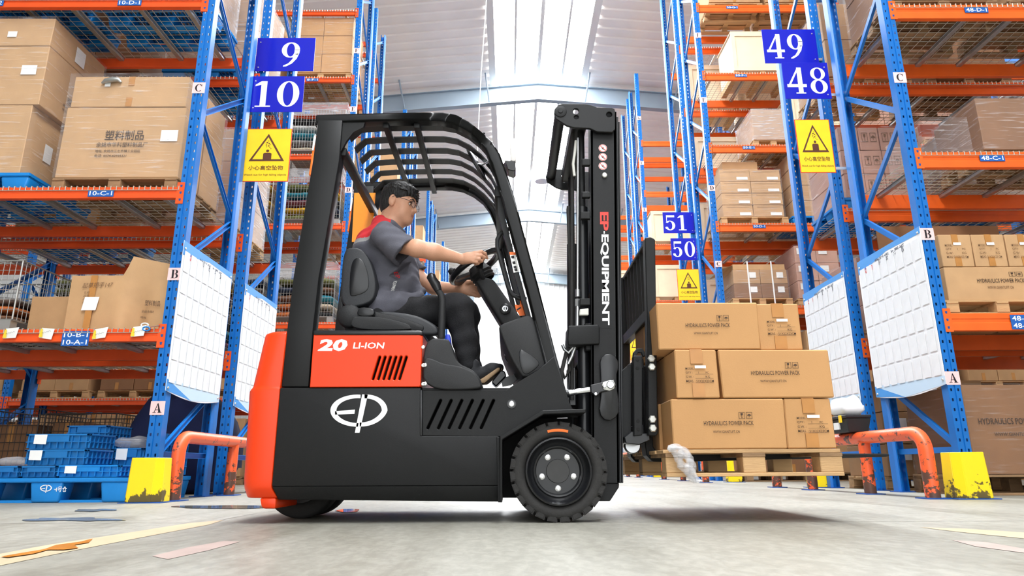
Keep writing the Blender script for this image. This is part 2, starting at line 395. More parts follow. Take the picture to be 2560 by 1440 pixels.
# walls
def sheetwall(name, x0, x1, y, z0, zf, pitch=.30):
    w_ = thing(name, (0, y, 0), None, None); w_['kind'] = 'structure'
    v = []; f = []; prof = []; n = int((x1 - x0) / pitch)
    for i in range(n):
        x = x0 + i * pitch; prof += [(x, 0), (x + pitch * .8, 0), (x + pitch * .84, -.025), (x + pitch * .96, -.025)]
    prof.append((x1, 0))
    for x, a in prof: v += [(x, y + a, z0), (x, y + a, zf(x))]
    for i in range(len(prof) - 1): f.append((2*i, 2*i+2, 2*i+3, 2*i+1))
    part('wall_sheet', MB().add(v, f), 'wallsheet', w_)
    return w_
we = sheetwall('wall_end', XL, XRR, Y1H, 0, zroof)
for x in (-7.5, -2.2, 4.2, 9.5): part('wall_column', MB().box((x - .12, Y1H - .3, 0), (x + .12, Y1H - .05, zr(x))), 'rafter', we)
part('wall_rail', MB().box((XL, Y1H - .12, 1.1), (XRR, Y1H - .04, 1.25)), 'wallsheet', we)
struct('wall_left', MB().box((XL - .1, Y0H, 0), (XL, Y1H, zroof(XL))), 'wallsheet')
struct('wall_right', MB().box((XRR, Y0H, 0), (XRR + .1, Y1H, zroof(XRR))), 'wallsheet')
wr = thing('wall_rear', (0, Y0H, 0), None, None); wr['kind'] = 'structure'    # behind the camera, with a doorway added for the rear fill light
for a, b in (((XL, Y0H-.1, 0), (-4.5, Y0H, 9.6)), ((5.3, Y0H-.1, 0), (XRR, Y0H, 9.6)), ((-4.5, Y0H-.1, 6.7), (5.3, Y0H, 11.2))): part('wall_sheet', MB().box(a, b), 'wallsheet', wr)
# ceiling lamps hanging in the skylight bay (round high-bay reflectors) and the pull cord
mat('lampwhite', (235, 236, 238), .4)
for k, (x, y) in enumerate(((1.55, 14.4), (1.45, 26.0))):
    lz = zroof(x) - .35
    t = thing('high_bay_lamp', (x, y, lz), ('round white high-bay lamp hanging below the ridge skylight before the first rafter', 'round white high-bay lamp hanging below the ridge skylight beyond the first rafter')[k], 'lamp', 'lamps under the skylight')
    part('lamp_shade', MB().lathe([(.06, .30), (.10, .22), (.26, .06), (.30, 0), (.28, .01), (.08, .2)], (x, y, lz), 'z', 24), 'lampwhite', t)
    part('hanging_rod', MB().tube([(x, y, lz + .28), (x, y, zroof(x) - .02)], .012, 6), 'lampwhite', t)
cx = U(1218, 0, 9.5)
cord = solo('pull_cord', MB().tube([Vector((U(1219, -40, 9.5).x + .05, 9.5, zroof(U(1219, -40, 9.5).x) - .01)), (U(1219, -40, 9.5)), U(1212, 60, 9.5), U(1203, 180, 9.5), U(1197, 300, 9.5), U(1192, 420, 9.5)], .009, 6), 'paper', 'thin pale cord hanging from the roof beside the skylight', 'cord')
# marks on the floor -----------------------------------------------------
def patch(name, pts, z, m, label, cat):
    mb = MB(); P = [GZ(px, py, z) for px, py in pts]; mb.add(P, [list(range(len(P)))])
    c = sum(P, Vector()) / len(P); c.z = 0
    me = flat_mesh(mb, name, c); o = link(name, me, m); o.location = c
    if me.polygons[0].normal.z < 0: me.flip_normals()
    return tag(o, label, cat)
def decal_floor(name, pts, z, m):
    mb = MB(); P = [GZ(px, py, z) for px, py in pts]; mb.add(P, [list(range(len(P)))])
    me = flat_mesh(mb, name)
    if me.polygons[0].normal.z < 0: me.flip_normals()
    return link(name, me, m, bpy.data.objects['floor'])
decal_floor('floor_marking', [(-40, 1392), (120, 1362), (300, 1335), (470, 1308), (560, 1300), (520, 1312), (330, 1348), (150, 1383), (-40, 1422)], .0012, 'line_old')
decal_floor('floor_marking', [(2300, 1318), (2420, 1322), (2620, 1335), (2620, 1352), (2400, 1330)], .0012, 'line_old')
decal_floor('floor_marking', [(380, 1390), (470, 1368), (560, 1352), (600, 1354), (520, 1376), (420, 1398)], .0012, 'line_red')
decal_floor('floor_marking', [(2380, 1350), (2470, 1356), (2620, 1382), (2560, 1382), (2440, 1366)], .0012, 'line_red')
for a, b in (((0, 1308), (2600, 1302)), ((-200, 1442), (640, 1283)), ((640, 1283), (1000, 1240))):
    A = GZ(a[0], a[1], .001); B = GZ(b[0], b[1], .001); d = (B - A).normalized(); n = Vector((-d.y, d.x, 0)) * .004
    part('floor_joint', MB().add([A - n, B - n, B + n, A + n], [(0, 1, 2, 3)]), 'seamgrey', bpy.data.objects['floor'])
def blob(name, cx, cy, rx, ry, z, m, label, cat, seed, lob=.22):
    rnd = random.Random(seed); ph = [rnd.uniform(0, 6.28) for _ in range(4)]
    pts = []
    for i in range(48):
        a = 2 * math.pi * i / 48; k = 1 + lob * (math.sin(2*a + ph[0]) * .5 + math.sin(3*a + ph[1]) * .35 + math.sin(5*a + ph[2]) * .3 + math.sin(9*a + ph[3]) * .15)
        pts.append((cx + rx * k * math.cos(a), cy + ry * k * math.sin(a)))
    return patch(name, pts, z, m, label, cat)
blob('puddle', 565, 1267, 118, 4.5, .003, 'water', 'shallow clear puddle on the floor beside the orange pipe barrier', 'puddle', 3)
blob('puddle', 870, 1276, 30, 4, .003, 'water', 'small puddle on the floor behind the rear wheel', 'puddle', 5)
blob('wet_patch', 180, 1298, 95, 5, .003, 'damp', 'long dark wet streak on the floor before the blue pallet', 'wet patch', 8, .5)
blob('wet_patch', 235, 1275, 46, 3, .003, 'damp', 'short dark wet patch on the floor closest to the blue pallet', 'wet patch', 9, .5)
patch('oil_spill', [(2, 1391), (60, 1381), (110, 1373), (140, 1362), (200, 1354), (232, 1346), (222, 1356), (186, 1362), (196, 1370), (160, 1374), (120, 1374), (84, 1384), (20, 1393)], .004, 'oilspill', 'amber brown oil spill on the old floor line', 'spill')
# ============================================================ pallet racks
BAY = 2.70; DEP = 1.03; PW = .104
XE = {-1: -2.83, 1: 3.645}
_PM = {}
def post_mesh(top):
    k = round(top, 2)
    if k in _PM: return _PM[k]
    xs_ = [(-.052, 0), (-.036, 0), (-.022, 0), (-.009, 0), (-.005, .009), (.005, .009), (.009, 0), (.022, 0), (.036, 0), (.052, 0)]
    zz = [0]; z = .10
    while z < top - .06: zz += [z, z + .024]; z += .08
    zz.append(top)
    v = []; f = []; nx = len(xs_)
    for z in zz:
        for x, y in xs_: v.append((x, y, z))
    for r in range(len(zz) - 1):
        hole = r % 2 == 1
        for c in range(nx - 1):
            if hole and c in (1, 7): continue
            f.append((r*nx+c, r*nx+c+1, (r+1)*nx+c+1, (r+1)*nx+c))
    mb = MB().add(v, f)
    for s in (-1, 1):          # flanges and return lips
        mb.add([(s*.052, 0, 0), (s*.052, .085, 0), (s*.03, .095, 0), (s*.03, .115, 0), (s*.052, 0, top), (s*.052, .085, top), (s*.03, .095, top), (s*.03, .115, top)],
               [(0, 1, 5, 4), (1, 2, 6, 5), (2, 3, 7, 6)])
    me = bpy.data.meshes.new('upright_post'); me.from_pydata(mb.v, [], mb.f); me.materials.append(MATS['rack_blue'])
    _PM[k] = me; return me
def box_mesh(name, mb, m, **k):
    me = mb.mesh(name, **k)
    for x in (m if isinstance(m, (list, tuple)) else [m]): me.materials.append(MATS[x])
    return me
def beam_profile(h, col):
    L = (BAY - PW) / 2 - .002
    prof = [(0, 0), (0, -.30*h), (.006, -.36*h), (.006, -.52*h), (0, -.58*h), (0, -h), (.05, -h), (.05, 0)]
    mb = MB(); n = len(prof)
    mb.add([(-L, y, z) for y, z in prof] + [(L, y, z) for y, z in prof], [list(range(n)), list(range(n, 2*n))[::-1]] + [(i, n+i, n+(i+1) % n, (i+1) % n) for i in range(n)])
    return box_mesh('beam', mb, col, bevel=.004, ang=60)
def connector_mesh(col):
    mb = MB().box((-.034, -.006, -.10), (.03, .0, .10)).box((.024, -.006, -.10), (.03, .05, .10))
    for z in (-.065, 0, .065):
        mb.add([(-.018, -.0068, z+.012), (.004, -.0068, z+.012), (.0, -.0068, z-.010), (-.014, -.0068, z-.010)], [(3, 2, 1, 0)], 1)
    return box_mesh('connector', mb, [col, 'rack_blue_dark'])
BEAMS = {(h, c): beam_profile(h, c) for h in (.105, .15) for c in ('rack_orange', 'rack_orange2')}
CONN = {c: connector_mesh(c) for c in ('rack_orange', 'rack_orange2')}
def deck_mesh():
    mb = MB(); L = BAY / 2 - .06; r = .0034
    n = 52
    for i in range(n + 1):
        x = -L + 2 * L * i / n
        if i % 2 == 0:
            mb.wire((x, 0.01, .006), (x, DEP - .01, .006), r)
        for y0, y1 in ((-.008, .01), (DEP + .008, DEP - .01)):
            mb.wire((x, y0, -.032), (x, y0, .006), r * 1.3); mb.wire((x, y0, .006), (x, y1, .006), r * 1.3)
    for y in (-.008, DEP + .008): mb.wire((-L, y, -.032), (L, y, -.032), r)
    for j in range(1, 14): mb.wire((-L, DEP * j / 14, .010), (L, DEP * j / 14, .010), r)
    me = bpy.data.meshes.new('wire_deck'); me.from_pydata(mb.v, [], mb.f); me.materials.append(MATS['wire']); return me
DECK = deck_mesh()
SBAR = box_mesh('support_bar', MB().box((-.025, .012, -.045), (.025, DEP - .012, -.012)).box((-.034, .045, -.012), (.034, DEP - .045, -.006)), 'galv', bevel=.003)
_BR = {}
def brace_mesh(z0, z1, up):
    k = (round(z1 - z0, 3), up)
    if k not in _BR:
        y0, y1 = .05, DEP - .05
        a, b = ((0, y0, 0), (0, y1, z1 - z0)) if up else ((0, y1, 0), (0, y0, z1 - z0))
        mb = MB().bar(a, b, .006, .045, (0, 0, 1))
        d = Vector(b) - Vector(a); n = Vector((0, -d.z, d.y)).normalized() * .0225
        for s in (-1, 1):
            mb.bar(Vector(a) + n*s + Vector((.012, 0, 0)), Vector(b) + n*s + Vector((.012, 0, 0)), .028, .004, n)
        _BR[k] = box_mesh('brace', mb, 'rack_blue')
    return _BR[k]
FOOT = box_mesh('foot_plate', MB().box((-.075, -.03, 0), (.075, .14, .008)).box((-.03, -.022, .008), (-.012, -.006, .022)).box((.012, -.022, .008), (.03, -.006, .022)), 'rack_blue_dark')
def rack(side, yf, levels, top, nb, label, col, bh, letters=(), sublabels=None, flip=False, decks=None, bars=5):
    """one rack row: nb bays going outward from the aisle"""
    x0 = XE[side]
    t = thing('pallet_rack', (x0, yf, 0), label, 'rack')
    pm = post_mesh(top)
    for k in range(nb + 1):
        x = side * k * BAY
        for rear in (0, 1):
            p = link('upright_post', pm, None, t, (x, DEP if rear else 0, 0))
            if rear: p.rotation_euler.z = math.pi
            q = link('foot_plate', FOOT, None, p)
        link('brace', brace_mesh(.35, .98, True), None, t, (x, 0, .35)); z = 1.28; i = 1
        link('brace', brace_mesh(.3, .3, True), None, t, (x, 0, .36))
        while z + .7 < top:
            link('brace', brace_mesh(z, z + .7, i % 2 == 0), None, t, (x, 0, z)); z += .7; i += 1
    for j, z in enumerate(levels):
        for k in range(nb):
            xc = side * (k + .5) * BAY
            for rear in (0, 1):
                b = link('beam', BEAMS[(bh, col)], None, t, (xc, DEP if rear else 0, z))
                if rear: b.rotation_euler.z = math.pi
                for s in (-1, 1):
                    c = link('connector', CONN[col], None, b, (s * (BAY / 2 - .052 + .0), -.001, -.06))
                    if s > 0: c.scale.x = -1
                    c.location.x = s * (BAY / 2 - .045)
                if not rear and sublabels and (j, k) in sublabels:
                    for (xa, lines) in sublabels[(j, k)]:
                        hh = .062 * len(lines); wd = .225
                        zc = -.062 if len(lines) == 1 else -.080
                        # xa: world x of the label centre
                        mb = MB().box((xa - wd/2, yf - .0075, z + zc - hh/2), (xa + wd/2, yf - .006, z + zc + hh/2))
                        for li, s_ in enumerate(lines):
                            zb = z + zc + hh/2 - (li + 1) * .062 + .011
                            text_mb(mb, s_, (xa - wd*.44, yf - .0082, zb), (wd*.88, 0, 0), (0, 0, .042), .012, mi=1)
                        o = link('beam_label', flat_mesh(mb, 'beam_label', Vector((x0, yf, 0)) + Vector(b.location)), ['labelblue', 'labeltext'], b)
            if decks is None or j in decks:
                d = link('wire_deck', DECK, None, t, (xc, 0, z)); d['kind'] = 'stuff'
                for i in range(bars):
                    link('support_bar', SBAR, None, t, (xc - BAY/2 + .25 + (BAY - .5) * (i + (.12 if i % 2 else -.06)) / (bars - 1), 0, z + .006))
    for ch, z in letters:
        mb = MB().box((x0 - .058, yf - .003, z - .055), (x0 + .058, yf - .001, z + .055))
        wdt = .068 * SERIF[ch][0] / .85
        serif_mb(mb, ch, (x0 - wdt/2, yf - .0035, z - .038), (wdt, 0, 0), (0, 0, .076), (0, -.0006, 0), mi=1)
        decal('letter_sticker', mb, ['pink', 'ink'], t)
    return t
LL = [1.373, 2.647, 4.60]; LF = [1.373, 2.63, 4.40, 5.73, 7.30, 8.75]
RLv = [1.473, 2.955, 4.50]; RF = [1.45, 2.88, 4.37, 5.886, 7.366, 8.85]
X10 = XE[-1]; X48 = XE[1]
rack(-1, 5.50, LL, 7.6, 1, 'front pallet rack with blue crates at its foot and the ten plate', 'rack_orange', .105,
     [('A', .722), ('B', 1.847), ('C', 3.626)],
     {(0, 0): [(U(191, 840, 5.5).x, ['10-B-1', '10-A-1'])], (1, 0): [(U(254, 480, 5.5).x, ['10-C-1'])], (2, 0): [(U(325, 8, 5.5).x, ['10-D-1']), (U(-20, 12, 5.5).x, ['10-D-2'])]}, decks=(0, 1, 2))
rack(-1, 6.85, LL, 7.6, 2, 'pallet rack carrying the nine plate, back to back with the front rack of blue crates', 'rack_orange', .105)
rack(-1, 11.1, LF, 9.84, 3, 'tall pallet rack of cloth cages with letters D, E and F on its post', 'rack_orange', .105,
     [('D', 5.03), ('E', 6.63), ('F', 7.86)], {(4, 0): [(-3.62, ['8-F-1'])], (3, 0): [(-5.02, ['8-E-1'])]})
rack(-1, 12.45, LF, 9.84, 3, 'tall pallet rack back to back with the rack of cloth cages', 'rack_orange', .105, flip=True)
far_l = ['pallet rack of big cartons one aisle beyond the cloth cages', 'pallet rack of big cartons two aisles beyond the cloth cages', 'pallet rack of big cartons three aisles beyond the cloth cages']
for i, y in enumerate((16.7, 22.3, 27.9)):
    for r, yy in enumerate((y, y + 1.35)):
        rack(-1, yy, [2.63, 5.73, 7.3] if i else [2.63, 4.4, 5.73, 7.3], 9.84 - .0 * i, 1, far_l[i] + (', facing row', ', rear row')[r], 'rack_orange', .105, bars=4)
rack(1, 5.50, RLv, 7.6, 1, 'front pallet rack with hydraulic cartons and the huge wrapped carton', 'rack_orange2', .15,
     [('A', .928), ('B', 2.178), ('C', 3.714)],
     {(0, 0): [(U(2562, 818, 5.5).x, ['48-B-1', '48-A-1'])], (1, 0): [(U(2480, 400, 5.5).x, ['48-C-1'])], (2, 0): [(U(2441, 32, 5.5).x, ['48-D-1'])]}, decks=(1, 2))
rack(1, 6.85, RLv, 7.6, 1, 'pallet rack with pinkish cartons, back to back with the rack of hydraulic cartons', 'rack_orange2', .15)
rack(1, 11.1, RF, 10.95, 3, 'tall pallet rack with the strapped open carton and the two-by-four carton block', 'rack_orange2', .15,
     [('C', 3.623), ('D', 5.04), ('E', 6.796), ('F', 8.178)],
     {(1, 0): [(U(1918, 776, 11.1).x, ['50-C-1'])], (2, 0): [(U(1898, 567, 11.1).x, ['50-D-1'])], (3, 0): [(U(1872, 373, 11.1).x, ['50-E-1'])], (4, 0): [(U(1852, 187, 11.1).x, ['50-F-1'])], (5, 0): [(U(1830, 18, 11.1).x, ['50-G-1'])]}, decks=(0, 1, 2, 3, 4))
rack(1, 12.45, RF, 10.95, 3, 'tall pallet rack of cream crates back to back with the strapped carton rack', 'rack_orange2', .15)
far_r = ['pallet rack of plywood crates one aisle beyond the fifty-one plate', 'pallet rack of plywood crates two aisles beyond the fifty-one plate', 'pallet rack of plywood crates three aisles beyond the fifty-one plate']
for i, y in enumerate((16.7, 22.3, 27.9)):
    for r, yy in enumerate((y, y + 1.35)):
        rack(1, yy, RF, 10.95, 1, far_r[i] + (', facing row', ', rear row')[r], 'rack_orange2', .15,
             [('G', 9.55), ('F', 8.2), ('E', 6.85), ('D', 5.0)] if (i == 0 and r == 0) else (), bars=4, decks=(1, 2, 3))
# number plates ------------------------------------------------------------
def plate(name, s, x0, x1, z0, z1, y, label, tx0, tx1, tz0=.14, tz1=.86):
    c = Vector(((x0 + x1) / 2, y, z0)); t = thing(name, c, label, 'sign', 'blue number plates')
    part('sign_board', MB().box((x0, y - .002, z0), (x1, y + .004, z1)), 'signblue', t, bevel=.001)
    W_ = x1 - x0; Hh = z1 - z0
    mb = MB(); serif_mb(mb, s, (x0 + W_*tx0, y - .0028, z0 + Hh*tz0), (W_*(tx1 - tx0), 0, 0), (0, 0, Hh*(tz1 - tz0)), (0, -.0006, 0))
    decal('digits', mb, 'signwhite', t)
    sx = x0 + .04 if x0 < 0 else x1 - .04
    for zz in (z0 + .05, z1 - .06): part('screw', MB().lathe([(0, -.006), (.008, -.005), (.008, 0)], (sx, y - .002, zz), 'y', 10), 'zinc', t)
    xp = XE[-1 if x0 < 0 else 1]; e_ = x1 if x0 > 0 else x0; part('bracket', MB().box((min(xp, e_) - .02, y + .004, z0 + .04), (max(xp, e_) + .02, y + .012, z0 + .07)), 'zinc', t)
def pl(s, tl, br, y, label, **k):
    a = U(*tl, y); b = U(*br, y); plate('number_sign', s, a.x, b.x, b.z, a.z, y, label, **k)
pl('9', (645, 95), (783, 178), 6.83, 'blue plate with the single white digit nine', tx0=.43, tx1=.77)
pl('10', (632, 191), (755, 280), 6.55, 'blue plate with white number ten', tx0=.06, tx1=.93)
pl('49', (1903, 74), (2048, 158), 6.83, 'blue plate with white number forty-nine', tx0=.06, tx1=.76)
pl('48', (1953, 157), (2080, 247), 6.55, 'blue plate with white number forty-eight', tx0=.07, tx1=.95)
pl('51', (1656, 531), (1737, 583), 12.43, 'blue plate with white number fifty-one', tx0=.06, tx1=.76)
pl('50', (1676, 596), (1743, 650), 12.15, 'blue plate with white number fifty', tx0=.06, tx1=.95)
def warn(tl, br, y, label):
    a = U(*tl, y); b = U(*br, y); x0, x1, z0, z1 = a.x, b.x, b.z, a.z; W_ = x1 - x0; Hh = z1 - z0
    t = thing('warning_sign', ((x0+x1)/2, y, z0), label, 'sign', 'yellow falling object warnings')
    part('sign_board', MB().box((x0, y, z0), (x1, y + .004, z1)), 'warnred', t)
    part('sign_face', MB().box((x0 + .008, y - .002, z0 + .008), (x1 - .008, y, z1 - .008)), 'warnyellow', t)
    P = lambda u, v, k=0: (x0 + W_*u, y - .003 - .0006*k, z0 + Hh*v)
    mb = MB()
    mb.add([P(.12, .38), P(.88, .38), P(.5, .9)], [(0, 1, 2)])
    mb.add([P(.195, .415, 1), P(.805, .415, 1), P(.5, .835, 1)], [(0, 1, 2)], 1)
    q = .0
    mb.add([P(.42, .415, 2), P(.60, .415, 2), P(.60, .52, 2), P(.57, .54, 2), P(.45, .54, 2), P(.42, .52, 2)], [tuple(range(6))])
    mb.add([P(.51 + .035*math.cos(a), .572 + .026*math.sin(a), 2) for a in np.linspace(0, 6.28, 14)[:-1]], [tuple(range(13))])
    rnd = random.Random(4)
    for (u, v, r) in ((.49, .73, .022), (.53, .71, .018), (.47, .685, .016), (.52, .665, .02), (.55, .64, .014), (.48, .65, .013), (.56, .69, .01), (.575, .615, .012), (.515, .76, .014), (.46, .72, .01)):
        n = 6; mb.add([P(u + r*rnd.uniform(.6, 1.2)*math.cos(k*6.28/n), v + .8*r*rnd.uniform(.6, 1.2)*math.sin(k*6.28/n), 2) for k in range(n)], [tuple(range(n))])
    text_mb(mb, '小心高空坠物', P(.13, .215, 1), (W_*.74, 0, 0), (0, 0, Hh*.085), .01)
    text_mb(mb, 'Watch out for high falling objects', P(.05, .10, 1), (W_*.9, 0, 0), (0, 0, Hh*.045), .006)
    decal('warning_print', mb, ['warnbrown', 'warnyellow'], t)
    xp = XE[-1 if x0 < 0 else 1]; e_ = x1 if x0 > 0 else x0; part('bracket', MB().box((min(xp, e_) - .02, y + .004, z0 + .04), (max(xp, e_) + .02, y + .012, z0 + .07)), 'zinc', t)
warn((616, 322), (720, 454), 6.56, 'yellow falling-object warning sign below the ten plate')
warn((1985, 299), (2091, 432), 6.56, 'yellow falling-object warning sign below the forty-eight plate')
warn((1691, 673), (1753, 751), 12.15, 'yellow falling-object warning sign below the fifty plate')
warn((1572, 822), (1612, 900), 17.7, 'yellow warning sign hanging on the far rack seen behind the load backrest')
# notice boards: plastic banners with card pockets, tied on the end frames -------------------
mat('banner', (240, 243, 246), .32); mat('bannerblue', (70, 150, 222), .4); mat('bannerpale', (196, 222, 242), .4); mat('bannerred', (216, 60, 60), .5); mat('bannergrey', (86, 92, 104), .5)
mat('pocket', (234, 238, 241), .2, 0, .03, 8)
POCK = box_mesh('card_pocket', MB().box((-.0008, -.0475, -.0895), (.0008, .0475, .0895)), 'pocket')
def banner(side, y0, y1, z0, z1, label, vis=True):
    """side -1: on the left racks facing +x, text runs to +y; side 1: facing -x, text runs to -y"""
    x = XE[side] - side * (.058) ; n = -side
    t = thing('notice_board', (x, (y0 + y1) / 2, z0), label, 'notice board', 'white notice boards with card pockets')
    W_ = y1 - y0; Hh = z1 - z0
    ya, d = (y0, 1) if side < 0 else (y1, -1)
    P = lambda u, v, k=0: (x + n * (.003 + .0009 * k), ya + d * W_ * u, z0 + Hh * v)
    mb = MB(); N_ = 14
    for i in range(N_):      # slightly sagging sheet
        u0, u1 = i / N_, (i + 1) / N_; s0, s1 = -.035 * math.sin(math.pi * u0), -.035 * math.sin(math.pi * u1)
        p = [P(u0, s0), P(u1, s1), P(u1, 1), P(u0, 1)]
        mb.hexa([(q[0] - n*.004, q[1], q[2]) for q in (p[0], p[1])] + [p[1], p[0]] + [(q[0] - n*.004, q[1], q[2]) for q in (p[3], p[2])] + [p[2], p[3]])
    part('sheet', mb, 'banner', t)
    mb = MB()
    mb.add([P(0, .90, 1), P(.5, .965, 1), P(1, .955, 1), P(1, 1, 1), P(0, 1, 1)], [tuple(range(5))], 0)
    decal('header_band', mb, ['bannerblue'], t); mb = MB()
    mb.add([P(0, .0, 1), P(.3, -.02, 1), P(.45, -.034, 1), P(.0, .075, 1)], [(0, 1, 2, 3)], 0)
    mb.add([P(.0, .075, 1), P(.45, -.034, 1), P(1, .0, 1), P(1, .05, 1)], [(0, 1, 2, 3)], 1)
    decal('footer_band', mb, ['bannerblue', 'bannerpale'], t); mb = MB()
    text_mb(mb, '物料货卡看板', P(.30, .895, 2), (0, d * W_ * .47, 0), (0, 0, Hh * .058), .006, mi=2)
    text_mb(mb, '动力', P(.10, .885, 2), (0, d * W_ * .15, 0), (0, 0, Hh * .05), .004, mi=3)
    decal('banner_lettering', mb, ['bannerblue', 'bannerpale', 'bannergrey', 'bannerred'], t)['kind'] = 'stuff'
    for i in range(8):
        for j in range(6):
            o = link('card_pocket', POCK, None, t, Vector((x + n * .006, ya + d * W_ * (.075 + .121 * i), z0 + Hh * (.125 + .148 * j))) - t.location)
    for (u, v) in ((.03, .02), (.97, .03), (.03, .95), (.97, .965)):
        part('fixing_bolt', MB().lathe([(0, n*.008), (.009, n*.006), (.011, 0)], P(u, v, 2), 'x', 10), 'zinc', t)
banner(-1, 5.47, 6.50, .86, 2.14, 'white notice board on the end frame beside the letter B and blue crates')
banner(-1, 6.86, 7.86, .86, 2.14, 'white notice board behind the orange barrier, on the nine plate rack')
banner(1, 5.50, 6.58, .88, 2.25, 'white notice board with rows of cards beside the huge wrapped carton')
banner(1, 6.88, 7.90, .88, 2.25, 'white notice board partly hidden by the power pack cartons')
# column guards and pipe barriers ---------------------------------------------------------------
def guard(side, y, label, xi=None, xo=None, h=.33):
    x = XE[side]; s = side
    xi = x - s*.20 if xi is None else xi; xo = x - s*.0 if xo is None else xo
    c = Vector((x, y, 0))
    yb = y + .13
    t = thing('column_guard', c, label, 'guard', 'yellow column guards')
    # folded plate: front face wide at the foot, chamfered corner to the aisle, side face
    foot = [(xo, y - .06), (xi + s*.05, y - .06), (xi, y + .0), (xi, yb)]
    topq = [(xo, y - .035), (xi + s*.065, y - .035), (xi + s*.02, y + .02), (xi + s*.02, yb)]
    v = [(a, b, .006) for a, b in foot] + [(a, b, h) for a, b in topq]
    inn = [(a + s*.012, b + .012, z) for a, b, z in v]
    mb = MB()
    for i in range(3):
        q = [v[i], v[i+1], inn[i+1], inn[i], v[4+i], v[5+i], inn[5+i], inn[4+i]]; mb.hexa(q)
    part('guard_plate', mb, 'guard_yellow', t, bevel=.003)
    part('foot_plate', MB().box((min(xi, xo) - .04, y - .09, 0), (max(xi, xo) + .04, yb + .01, .006)), 'rack_blue_dark', t)
    return t
gl = ['yellow steel column guard with scraped foot beside the blue pallet', 'yellow steel column guard beside the huge wrapped carton']
guard(-1, 5.33, gl[0], -2.625, -2.865); guard(1, 5.08, gl[1], 3.24, 3.47)
guard(-1, 10.95, 'yellow column guard at the foot of the cloth cage rack')
guard(1, 10.95, 'yellow column guard at the foot of the strapped carton rack'); guard(1, 16.55, 'yellow column guard one aisle beyond the fifty-one plate'); guard(1, 22.2, 'yellow column guard two aisles beyond the fifty-one plate')
guard(1, 7.95, 'yellow column guard at the pinkish carton rack, seen below the raised pallet')
def barrier(x, ys, zt, label, r=.052):
    t = thing('pipe_barrier', (x, ys[0], 0), label, 'barrier', 'orange pipe barriers')
    def arc(ya, yb):    # from foot at ya up, bend towards yb
        s = 1 if yb > ya else -1; R = .13
        return [(x, ya, 0), (x, ya, zt - R)] + [(x, ya + s * (R - R*math.cos(a)), zt - R + R*math.sin(a)) for a in np.linspace(.2, math.pi/2, 7)]
    p1 = arc(ys[0], ys[-1]); p2 = arc(ys[-1], ys[0])[::-1]
    part('bent_pipe', MB().tube(p1 + p2, r, 16), 'pipe_orange', t)
    for y in ys[1:-1]: part('leg', MB().tube([(x, y, 0), (x, y, zt - r*.6)], r * .96, 14), 'pipe_orange', t)
    for y in ys:
        mb = MB().box((x - .085, y - .085, 0), (x + .085, y + .085, .008))
        part('base_plate', mb, 'rack_blue_dark', t)
zb = U(470, 1090, 5.6).z
barrier(-2.665, (5.60, 6.7, 7.85), .50, 'worn orange pipe barrier beside the blue crates, partly behind the counterweight')
barrier(3.11, (5.14, 6.02, 7.15, 8.1), .475, 'worn orange pipe barrier carrying the black toolbox')
barrier(3.05, (10.8, 12.2, 13.7), .56, 'worn orange pipe barrier at the strapped carton rack')
barrier(3.05, (16.4, 17.8, 19.3), .56, 'worn orange pipe barrier at the far plywood crate rack')
barrier(-2.63, (11.0, 12.3, 13.6), .50, 'worn orange pipe barrier at the rack of cloth cages')
